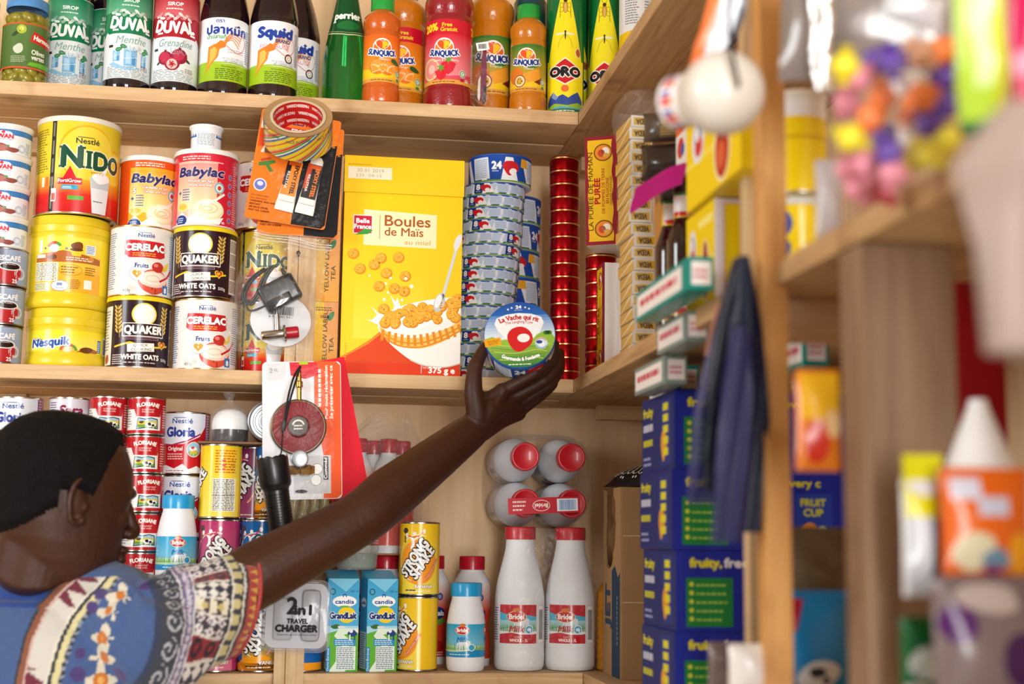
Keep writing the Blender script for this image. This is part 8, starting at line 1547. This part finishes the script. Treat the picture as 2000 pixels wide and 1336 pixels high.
# ------------------------------------------------------------------ the shopkeeper and the cheese box in his hand
def remeshed(bm, name, voxel, mats, smooth=3, fac=0.5):
    me = D.meshes.new(name); bm.to_mesh(me); bm.free(); o = D.objects.new(name, me); COL.objects.link(o)
    r = o.modifiers.new('r', 'REMESH'); r.mode = 'VOXEL'; r.voxel_size = voxel
    s = o.modifiers.new('s', 'SMOOTH'); s.iterations = smooth; s.factor = fac
    dg = bpy.context.evaluated_depsgraph_get(); m2 = D.meshes.new_from_object(o.evaluated_get(dg)); D.objects.remove(o); m2.name = name
    m2.materials.clear()
    for x in (mats if isinstance(mats, (list, tuple)) else [mats]): m2.materials.append(x)
    for p in m2.polygons: p.use_smooth = True; p.material_index = 0
    return m2
def ball(bm, p, r, M=None):
    r = (r, r, r) if not isinstance(r, (tuple, list)) else r
    bmesh.ops.create_icosphere(bm, subdivisions=3, radius=1, matrix=Matrix.Translation(p) @ (M or Matrix.Identity(4)) @ Matrix.Diagonal((*r, 1)))
def limb(bm, pts, rads, n=6, seg=20, flat=None, fdir=None):
    P = spline(pts, n); m_ = len(rads)-1; R = []
    for i in range(len(P)):
        t = i/(len(P)-1)*m_; k = min(int(t), m_-1); R.append(rads[k]+(rads[k+1]-rads[k])*(t-k))
    tube(bm, P, R, seg); ball(bm, P[0], R[0]); ball(bm, P[-1], R[-1])
def U(px, py, d): return un(px, py, d=d)
HC = U(121, 984, 2.03); FA = math.radians(28); HM = Matrix.Translation(HC) @ Matrix.Rotation(FA, 4, 'Z') @ Matrix.Rotation(math.radians(7), 4, 'Y')
SEC = [(0.1205, 0.012, -0.03, 0.018), (0.115, 0.036, -0.052, 0.040), (0.103, 0.060, -0.076, 0.058), (0.085, 0.079, -0.092, 0.070), (0.06, 0.091, -0.100, 0.0765), (0.03, 0.096, -0.101, 0.078), (0.0, 0.093, -0.098, 0.0765), (-0.03, 0.092, -0.090, 0.073), (-0.055, 0.090, -0.078, 0.069), (-0.08, 0.087, -0.060, 0.061), (-0.10, 0.082, -0.036, 0.050), (-0.118, 0.070, -0.006, 0.034), (-0.124, 0.056, 0.012, 0.02)]
def head_at(z, a, grow=0.0):
    z = max(SEC[-1][0], min(SEC[0][0], z)); zs = [s[0] for s in SEC][::-1]
    f, b, h = (float(np.interp(z, zs, [s[i] for s in SEC][::-1])) for i in (1, 2, 3))
    c, s = math.cos(a), math.sin(a); cx = (f+b)/2; rx = (f-b)/2
    return Vector((cx+(rx+grow)*np.sign(c)*abs(c)**0.88, (h+grow)*np.sign(s)*abs(s)**0.92, z))
def head_geo(bm):
    zs = np.linspace(SEC[0][0], SEC[-1][0], 40)
    loft(bm, [[HM @ head_at(z, 2*math.pi*i/40) for i in range(40)] for z in zs])
    b = lambda p, r, ry=0: ball(bm, HM @ Vector(p), r, Matrix.Rotation(FA, 4, 'Z') @ Matrix.Rotation(math.radians(ry), 4, 'Y'))
    b((0.092, 0, 0.028), (0.010, 0.034, 0.010)); b((0.078, 0.033, 0.026), (0.013, 0.022, 0.010)); b((0.078, -0.033, 0.026), (0.013, 0.022, 0.010))       # brow
    limbpts = [HM @ Vector(p) for p in ((0.094, 0, 0.014), (0.104, 0, -0.008), (0.111, 0, -0.024))]; tube(bm, limbpts, [0.008, 0.0095, 0.0125], 14); b((0.109, 0, -0.027), (0.0125, 0.0125, 0.0105)); b((0.101, 0.013, -0.030), 0.0085); b((0.101, -0.013, -0.030), 0.0085)
    b((0.095, 0, -0.054), (0.012, 0.026, 0.0075)); b((0.094, 0, -0.068), (0.012, 0.022, 0.0085)); b((0.083, 0, -0.102), (0.016, 0.020, 0.016)); b((0.066, 0.042, -0.012), (0.020, 0.016, 0.018)); b((0.066, -0.042, -0.012), (0.020, 0.016, 0.018))
    for s in (-1, 1):                       # ears: rim, lobe, bowl edge
        R = [HM @ Vector((-0.004-0.0155*math.cos(t)*(1.0 if math.cos(t) > 0 else 0.85), s*(0.079+0.008*(1+math.cos(t))*0.5), 0.003+0.030*math.sin(t)+(-0.003 if math.sin(t) < -0.6 else 0))) for t in [math.pi*(-0.72+1.5*i/16) for i in range(17)]]
        tube(bm, R, [0.0042]*17, 10); ball(bm, R[0], 0.006); b((-0.006, s*0.0775, 0.0), (0.012, 0.005, 0.026)); b((0.0065, s*0.079, -0.004), (0.004, 0.004, 0.008))
bm = bmesh.new(); head_geo(bm)
# neck, trunk
NB = U(78, 1150, 2.065); TF = math.radians(58); Ft = Vector((math.cos(TF), math.sin(TF), 0)); Rt = Vector((math.sin(TF), -math.cos(TF), 0))
chinp = HM @ Vector((-0.03, 0, -0.07))
tube(bm, [HM @ Vector((-0.022, 0, -0.03)), HM @ Vector((-0.026, 0, -0.085)), NB+Vector((0, 0, 0.02)), NB+Vector((0, 0, -0.06))], [0.058, 0.056, 0.058, 0.075], 28)
SHR = U(318, 1222, 1.985); SHL = NB-Rt*0.185+Vector((0, 0, -0.045)); HIP = NB+Vector((0.0, 0.0, -0.58)); 
def trunk(bm, g=0.0):
    rings = []
    for z, hw, hd, off in ((-0.015, 0.070, 0.060, 0.0), (-0.035, 0.105, 0.072, 0.0), (-0.06, 0.135, 0.082, 0.0), (-0.11, 0.160, 0.095, 0.005), (-0.20, 0.182, 0.118, 0.012), (-0.32, 0.165, 0.115, 0.015), (-0.42, 0.158, 0.108, 0.012), (-0.52, 0.172, 0.118, 0.0), (-0.60, 0.175, 0.12, -0.01)):
        c = NB+Vector((0, 0, z))+Ft*off+Rt*0.012; rings.append([c+Rt*((hw+g)*np.sign(math.cos(t))*abs(math.cos(t))**0.85)+Ft*((hd+g)*math.sin(t)) for t in [2*math.pi*i/48 for i in range(48)]])
    loft(bm, rings)
trunk(bm)
ELB = U(688, 1022, 2.12); WR = U(926, 838, 2.285)
limb(bm, [SHR+Vector((0, 0, -0.004)), SHR+(ELB-SHR)*0.25+Vector((0, 0, -0.006)), SHR+(ELB-SHR)*0.5, ELB, ELB+(WR-ELB)*0.3, ELB+(WR-ELB)*0.7, WR], [0.042, 0.044, 0.0485, 0.0405, 0.042, 0.0345, 0.0275])
LE = SHL+Vector((-0.06, -0.03, -0.29)); LW = LE+Vector((0.05, 0.07, -0.25)); limb(bm, [SHL, SHL+(LE-SHL)*0.5, LE, LE+(LW-LE)*0.3, LW], [0.058, 0.05, 0.042, 0.04, 0.028])
limb(bm, [LW, LW+Vector((0.01, 0.02, -0.05)), LW+Vector((0.015, 0.03, -0.09))], [0.026, 0.034, 0.03])
for k, ln in enumerate((0.075, 0.085, 0.08, 0.065)):
    o_ = LW+Vector((0.015, 0.03, -0.09))+Vector((0.018*(k-1.5), 0.010*(k-1.5), 0)); limb(bm, [o_, o_+Vector((0.004, 0.008, -ln*0.5)), o_+Vector((0.002, 0.022, -ln))], [0.010, 0.009, 0.0075], seg=12)
limb(bm, [LW+Vector((0.03, 0.02, -0.03)), LW+Vector((0.045, 0.04, -0.065)), LW+Vector((0.045, 0.05, -0.09))], [0.013, 0.011, 0.009], seg=12)
# right hand: palm between wrist and knuckles, thumb at the left of the box, fingers round its right side
K = [U(980, 764, 2.292), U(995, 779, 2.314), U(1006, 793, 2.336), U(1012, 807, 2.357)]
FP = [[U(1044, 729, 2.300), U(1073, 703, 2.318), U(1085, 672, 2.342)], [U(1062, 744, 2.325), U(1089, 714, 2.342), U(1094, 688, 2.362)], [U(1067, 755, 2.350), U(1091, 728, 2.364), U(1096, 706, 2.378)], [U(1056, 774, 2.376), U(1080, 752, 2.388), U(1085, 732, 2.397)]]
fr = [(0.0112, 0.0100, 0.0088, 0.0074), (0.0114, 0.0102, 0.0090, 0.0076), (0.0108, 0.0096, 0.0085, 0.0072), (0.0096, 0.0085, 0.0075, 0.0065)]
for k in range(4):
    limb(bm, [WR+(K[k]-WR)*0.12+(K[k]-K[0])*0.18, WR+(K[k]-WR)*0.6, K[k]], [0.017, 0.0155, 0.0135], seg=16)
    ball(bm, K[k], 0.0128); limb(bm, [K[k]]+FP[k], fr[k], n=5, seg=14); ball(bm, FP[k][0], fr[k][1]*1.08); ball(bm, FP[k][1], fr[k][2]*1.05)
limb(bm, [WR, WR+(K[0]-WR)*0.5, K[1]*0.5+K[2]*0.5], [0.027, 0.022, 0.014], seg=18)
T = [U(932, 812, 2.274), U(925, 762, 2.272), U(929, 715, 2.284), U(947, 679, 2.300)]
limb(bm, [WR+(T[0]-WR)*0.2]+T, [0.020, 0.0185, 0.0150, 0.0122, 0.0092], n=6, seg=16); limb(bm, [T[1]+(T[0]-T[1])*0.4, (T[1]+K[0])*0.5+Vector((0, 0, -0.012)), K[0]], [0.015, 0.0105, 0.0125], seg=14); ball(bm, T[2], 0.0128)
SK = mat('dark_skin', '#40200f', rough=0.52, bump=0.22, bscale=140, vary=0.35, spec=0.45)
body = remeshed(bm, 'body', 0.0026, SK, smooth=4)
MAN = obj('person', body); tag(MAN, 'person in a blue patterned shirt seen from behind, reaching to the shelf', 'person')
# short hair
bm = bmesh.new(); rn = random.Random(1); NZ, NA = 70, 110; G = []
for j in range(NZ+1):
    z = SEC[0][0]-(SEC[0][0]+0.075)*j/NZ; row = []
    for i in range(NA):
        a_ = 2*math.pi*i/NA; p = head_at(z, a_)
        x = p.x; line = 0.090 if x > 0.05 else (0.090-(0.05-x)*1.6 if x > 0.030 else (0.058-(0.030-x)*3.2 if x > 0.010 else (-0.012 if x > -0.03 else -0.012-(-0.03-x)*0.85)))
        if -0.028 < x < 0.008: line = max(line, 0.012)
        k = max(0.0, min(1.0, (z-line)/0.016)); n_ = noise.noise(Vector((p.x*160, p.y*160, z*160)))*0.0022+noise.noise(Vector((p.x*60, p.y*60, z*60)))*0.0018
        q = head_at(z, a_, 0.0095*k**0.7+n_*k-0.002*(1-k)); q.z += 0.0085*k*max(0, (z-0.06)/0.06); row.append((bm.verts.new(HM @ q), z > line))
    G.append(row)
for j in range(NZ):
    for i in range(NA):
        q = [G[j][i], G[j][(i+1) % NA], G[j+1][(i+1) % NA], G[j+1][i]]
        if all(v[1] for v in q): bm.faces.new([v[0] for v in q][::-1])
tp = bm.verts.new(HM @ Vector((-0.009, 0, SEC[0][0]+0.0105)))
for i in range(NA): bm.faces.new((G[0][i][0], tp, G[0][(i+1) % NA][0])[::-1])
bmesh.ops.delete(bm, geom=[v for v in bm.verts if not v.link_faces], context='VERTS'); bmesh.ops.recalc_face_normals(bm, faces=bm.faces[:])
obj('hair', mesh_from(bm, 'hair', mat('black_hair', '#090707', rough=0.85, bump=1.0, bscale=420, spec=0.2), angle=80), MAN)
# ears and brows stay skin; the white of the visible eye corner is hidden from here
# ---- shirt
bm = bmesh.new(); trunk(bm, 0.020)
loft(bm, [[NB+Ft*0.002+Vector((0, 0, z))+Vector((r*math.cos(t), r*math.sin(t), 0.012*math.sin(t+0.6))) for t in [2*math.pi*i/40 for i in range(40)]] for z, r in ((-0.05, 0.10), (-0.02, 0.080), (0.004, 0.070), (0.014, 0.0675))])
dn = (U(428, 1300, 2.03)-U(488, 1090, 2.03)); 
def sl_ring(cx, cy, d, half, thick, tilt=0.0, n=40):
    c = U(cx, cy, d); m_ = dn.normalized(); ax = (ELB-SHR).normalized(); k = ax.cross(m_).normalized()
    return [c+m_*(half*math.cos(t))+k*(thick*math.sin(t))+ax*(tilt*math.cos(t)) for t in [2*math.pi*i/n for i in range(n)]]
SL = [(205, 1238, 2.03, 0.075, 0.070), (262, 1232, 2.005, 0.078, 0.076), (320, 1222, 1.995, 0.080, 0.078), (372, 1210, 2.0, 0.081, 0.076), (420, 1197, 2.015, 0.080, 0.072), (462, 1181, 2.035, 0.076, 0.068)]
loft(bm, [sl_ring(*s) for s in SL])
for t in range(9):                          # shoulder slope between collar and sleeve
    u = t/8; p = NB+Vector((0, 0, -0.005))+(SHR-NB)*u; ball(bm, p+Vector((0, 0, -0.012+0.010*math.sin(math.pi*u))), 0.066+0.012*u)
    p = NB+Vector((0, 0, -0.005))+(SHL-NB)*u; ball(bm, p+Vector((0, 0, -0.012)), 0.062+0.008*u)
limb(bm, [SHL, SHL+(LE-SHL)*0.45, SHL+(LE-SHL)*0.9], [0.078, 0.078, 0.085])
shirt = remeshed(bm, 'shirt', 0.0027, mat('shirt_cloth', attr=True, rough=0.9, bump=0.5, bscale=900, sheen=0.15), smooth=8)
n = len(shirt.vertices); co = np.empty(n*3, 'f'); shirt.vertices.foreach_get('co', co); co = co.reshape(-1, 3).astype(float)
nrm = np.empty(n*3, 'f'); shirt.vertices.foreach_get('normal', nrm); nrm = nrm.reshape(-1, 3)
# soft folds running from the shoulder to the sleeve and down the back
A0 = np.array(U(462, 1181, 2.035)); AX = np.array((ELB-SHR).normalized()); DN = np.array(dn.normalized())
NH = np.cross(DN, np.array(((ELB-SHR).normalized()).cross(dn.normalized()).normalized())); NH *= np.sign(NH @ AX); us = -((co-A0) @ NH); vs = (co-A0) @ DN; kk = np.cross(AX, DN); ws = (co-A0) @ kk; ang = np.arctan2(ws/0.07, -vs/0.08)
sleeve = (us < 0.22) & (np.hypot(vs/0.10, ws/0.095) < 1.25) & (us > -0.03)
fold = 0.0035*np.sin(ang*7+us*22)*np.clip((us+0.02)/0.08, 0, 1)*np.clip((0.24-us)/0.1, 0, 1)*sleeve
fold += np.where(sleeve, 0, 0.0040*np.sin((co @ np.array(Rt))*70+co[:, 2]*18)*np.clip((np.array(NB)[2]-0.05-co[:, 2])/0.1, 0, 1))
co2 = co+nrm*fold[:, None]; shirt.vertices.foreach_set('co', co2.astype('f').ravel()); 
def L3(h): return np.array(lin(h))
col = np.tile(L3('#425c8e'), (n, 1)); col *= (0.97+0.035*np.sin(co[:, 0]*300)*np.sin(co[:, 2]*260))[:, None]
def put(mask, h): col[mask] = L3(h)
S = sleeve & (us < 0.135); g = (ang*0.075)            # metres round the sleeve
def tri(x): return np.abs((x % 1.0)*2-1)
put(S & (us < 0.128), '#3a3a46'); 
b0 = S & (us < 0.016); put(b0, '#a8423c'); put(b0 & (tri(g/0.014) > us/0.016*1.1+0.1) & (us > 0.002), '#d8a24a')
put(S & (us >= 0.016) & (us < 0.020), '#2a2a32'); put(S & (us >= 0.020) & (us < 0.0235), '#d6d2c4'); put(S & (us >= 0.0235) & (us < 0.026), '#2a2a32')
b1 = S & (us >= 0.026) & (us < 0.037); put(b1, '#3a3a44'); put(b1 & (tri(g/0.024) > 0.35), '#c9bd86'); put(S & (us >= 0.037) & (us < 0.040), '#dcd8ce'); put(S & (us >= 0.040) & (us < 0.0435), '#26262e')
b2 = S & (us >= 0.0435) & (us < 0.084); t2 = (us-0.0435)/0.0405; cell = np.floor(g/0.030).astype(int) % 4; f2 = (g/0.030) % 1.0
put(b2, '#3c3240')
d_ = np.abs(f2*2 % 1-0.5)*2; dia = (np.abs(((t2*3) % 1)-0.5)*2+np.abs(((f2*2) % 1)-0.5)*2) < 0.95
put(b2 & (cell == 1) & dia, '#e0dcd4'); put(b2 & (cell == 3) & dia, '#e0dcd4'); put(b2 & (cell == 0) & (np.sin(t2*16) > -0.2) & (f2 > 0.12) & (f2 < 0.88), '#ddd6be'); put(b2 & (cell == 0) & (np.hypot(((t2*2) % 1)-0.5, (f2-0.5)) < 0.2), '#c4b070')
put(b2 & (cell == 2), '#8a2430'); put(b2 & (cell == 2) & (np.abs(np.hypot((((t2*2) % 1)-0.5), (f2-0.5))-0.26) < 0.10), '#2c1c24'); put(b2 & ((f2 < 0.07) | (f2 > 0.93)), '#d8d2c8')
put(b2 & (cell == 3) & dia & (np.abs(((t2*3) % 1)-0.5)+np.abs(((f2*2) % 1)-0.5) < 0.22), '#7a5a84')
b3 = S & (us >= 0.084) & (us < 0.099); put(b3, '#6f6280'); put(b3 & (np.hypot((us-0.0915)/0.0030, ((g/0.008) % 1-0.5)*2.2) < 1.0), '#c4bccb'); put(S & ((np.abs(us-0.085) < 0.0012) | (np.abs(us-0.0985) < 0.0012)), '#d0ccd0')
b4 = S & (us >= 0.0995) & (us < 0.128); put(b4, '#383c46'); rr = np.hypot((us-0.1135)/0.012, ((g/0.026) % 1-0.5)*2.0); an = np.arctan2((us-0.1135)/0.012, ((g/0.026) % 1-0.5)*2.0); put(b4 & (np.abs(((rr*1.5-an/(2*math.pi)) % 1)-0.5) < 0.16) & (rr < 0.95), '#b4b4b8')
put(S & (us >= 0.128), '#2f3a54')
# neck band and the embroidered strip running down from it
cp = np.array(NB)+np.array([0, 0, -0.012]); dcol = np.hypot((co-cp)[:, 0], (co-cp)[:, 1]); put((co[:, 2] > NB.z-0.022) & (dcol < 0.105), '#17408a'); 
pl_ = np.array([U(*q) for q in ((200, 1108, 1.99), (158, 1152, 1.965), (113, 1197, 1.95), (92, 1262, 1.94), (82, 1330, 1.94), (74, 1420, 1.94), (66, 1560, 1.95))])
best = np.full(n, 9.0); sgn = np.zeros(n); along = np.zeros(n); acc = 0.0; viewn = np.array(-Ft*0.35-Vector((0, 0.9, 0)))
for a_, b_ in zip(pl_, pl_[1:]):
    d = b_-a_; L = np.linalg.norm(d); d /= L; t = np.clip((co-a_) @ d, 0, L); q = a_+t[:, None]*d; v = co-q; side = np.cross(d, viewn); side /= np.linalg.norm(side); s_ = v @ side; dd = np.abs(s_)+0.25*np.abs((v @ np.cross(side, d)))*0
    m_ = (np.linalg.norm(v, axis=1) < best); best[m_] = np.linalg.norm(v, axis=1)[m_]; sgn[m_] = s_[m_]; along[m_] = (acc+t)[m_]; acc += L
back = (nrm @ viewn > 0.0) & (co[:, 2] < NB.z+0.02) & ~S
if sgn[np.argmin(np.linalg.norm(co-np.array(U(240, 1240, 1.94)), axis=1))] < 0: sgn = -sgn
sgn = sgn/0.60
P_ = back & (np.abs(sgn) < 0.058) & (best < 0.10)
put(P_, '#d2cdc4'); zz = tri(along/0.022)
put(P_ & (sgn > 0.048), '#28303c'); put(P_ & (sgn > 0.048) & (np.abs(((along/0.010) % 1)-0.5) < 0.25), '#8f94a0'); put(P_ & (sgn > 0.034) & (sgn < 0.048), '#d8cf9a'); put(P_ & (sgn > 0.026) & (sgn < 0.034), '#2a2e38'); put(P_ & (sgn > 0.021) & (sgn < 0.026), '#e4dfcc')
put(P_ & (sgn > -0.03) & (sgn < 0.021) & (zz*0.05-0.028 > sgn) & ((along % 0.16) < 0.07), '#6e1c34'); put(P_ & (sgn > -0.036) & (sgn < -0.030), '#caa8a0'); put(P_ & (sgn < -0.036), '#8a5238'); put(P_ & (sgn < -0.051), '#2e343e')
for px, py, d in ((238, 1168, 1.955), (218, 1196, 1.945), (206, 1246, 1.935), (200, 1286, 1.93), (196, 1330, 1.93)):
    c = np.array(U(px, py, d)); v = co-c; r1 = np.linalg.norm(v, axis=1); a1 = np.arctan2(v[:, 2], v[:, 0]+v[:, 1]*0.4)
    put(back & (r1 < 0.021*(0.75+0.25*np.cos(a1*4))) & (r1 > 0.009), '#d8d0bc'); put(back & (r1 < 0.0105), '#c8742a'); put(back & (r1 < 0.005), '#e8b060')
    for ox, oz in ((0.03, 0.012), (-0.03, 0.008), (0.026, -0.02)):
        r3 = np.linalg.norm(v-np.array([ox, 0, oz]), axis=1); put(back & (r3 < 0.011) & (r1 > 0.02), '#4c3a74')
ca = shirt.color_attributes.new('Col', 'FLOAT_COLOR', 'POINT'); rgba = np.ones((n, 4), 'f'); rgba[:, :3] = col*0.8; ca.data.foreach_set('color', rgba.ravel())
obj('shirt', shirt, MAN)
# hem tape that gives the sleeve an open edge
bm = bmesh.new(); r = [Vector(p) for p in sl_ring(464, 1180, 2.0365, 0.0765, 0.0685)]; tube(bm, r+[r[0]], 0.0028, 8, caps=False); obj('sleeve_hem', mesh_from(bm, 'sleeve_hem', mat('hem_red', '#9c3a38', rough=0.9)), MAN)
# trousers and shoes (below the frame, so that he stands on the floor)
bm = bmesh.new(); hp = NB+Vector((0, 0, -0.56))
rings = []
for z, hw, hd in ((0.03, 0.182, 0.128), (-0.06, 0.188, 0.135), (-0.16, 0.19, 0.135)): rings.append([hp+Vector((0, 0, z))+Rt*(hw*math.cos(t))+Ft*(hd*math.sin(t)) for t in [2*math.pi*i/36 for i in range(36)]])
loft(bm, rings)
for s in (-1, 1):
    a_ = hp+Rt*0.095*s+Vector((0, 0, -0.12)); k_ = a_+Ft*0.02+Vector((0, 0, -0.38)); f_ = Vector((k_.x, k_.y, FLOORZ+0.10)); limb(bm, [a_, (a_+k_)/2, k_, (k_+f_)/2, f_], [0.092, 0.082, 0.064, 0.06, 0.056])
obj('trousers', remeshed(bm, 'trousers', 0.006, mat('dark_trousers', '#23262e', rough=0.9), smooth=5), MAN)
for s in (-1, 1):
    bm = bmesh.new(); k_ = hp+Rt*0.095*s+Ft*0.02; f_ = Vector((k_.x, k_.y, FLOORZ)); rings = []
    for x, w_, h_ in ((-0.08, 0.03, 0.05), (-0.06, 0.038, 0.085), (0.0, 0.04, 0.09), (0.06, 0.045, 0.06), (0.13, 0.046, 0.045), (0.17, 0.03, 0.03)): rings.append([f_+Ft*x+Rt*(w_*math.cos(t))+Vector((0, 0, max(0.0, h_*0.5+h_*0.5*math.sin(t)) if math.sin(t) > -0.6 else 0.0)) for t in [2*math.pi*i/24 for i in range(24)]])
    loft(bm, rings); obj('shoe', mesh_from(bm, 'shoe', mat('brown_leather', '#2c1d14', rough=0.5)), MAN)
# the cheese box he holds
bc = U(1015, 654, 2.287); v = (Vector(CAM)-bc).normalized(); upv = (Vector(UP)-v*Vector(UP).dot(v)).normalized(); nz = (v*math.cos(math.radians(23))+upv*math.sin(math.radians(23))).normalized(); xr = upv.cross(v).normalized(); yr = nz.cross(xr).normalized()
ra = math.radians(-2.5); xr2 = xr*math.cos(ra)-yr*math.sin(ra); yr2 = yr*math.cos(ra)+xr*math.sin(ra)
M = Matrix.Identity(4); o_ = bc-nz*0.0512
for i in range(3): M[i][0] = xr2[i]; M[i][1] = yr2[i]; M[i][2] = nz[i]; M[i][3] = o_[i]
spawn(disc_box(57, 51, art_cheese24(), '#dfe6f0', cheese_top_mesh(0.0517), '#2a62b4'), 'cheese_box', None, 'round cheese box held up in the hand, its printed lid facing out', 'cheese box', M=M)
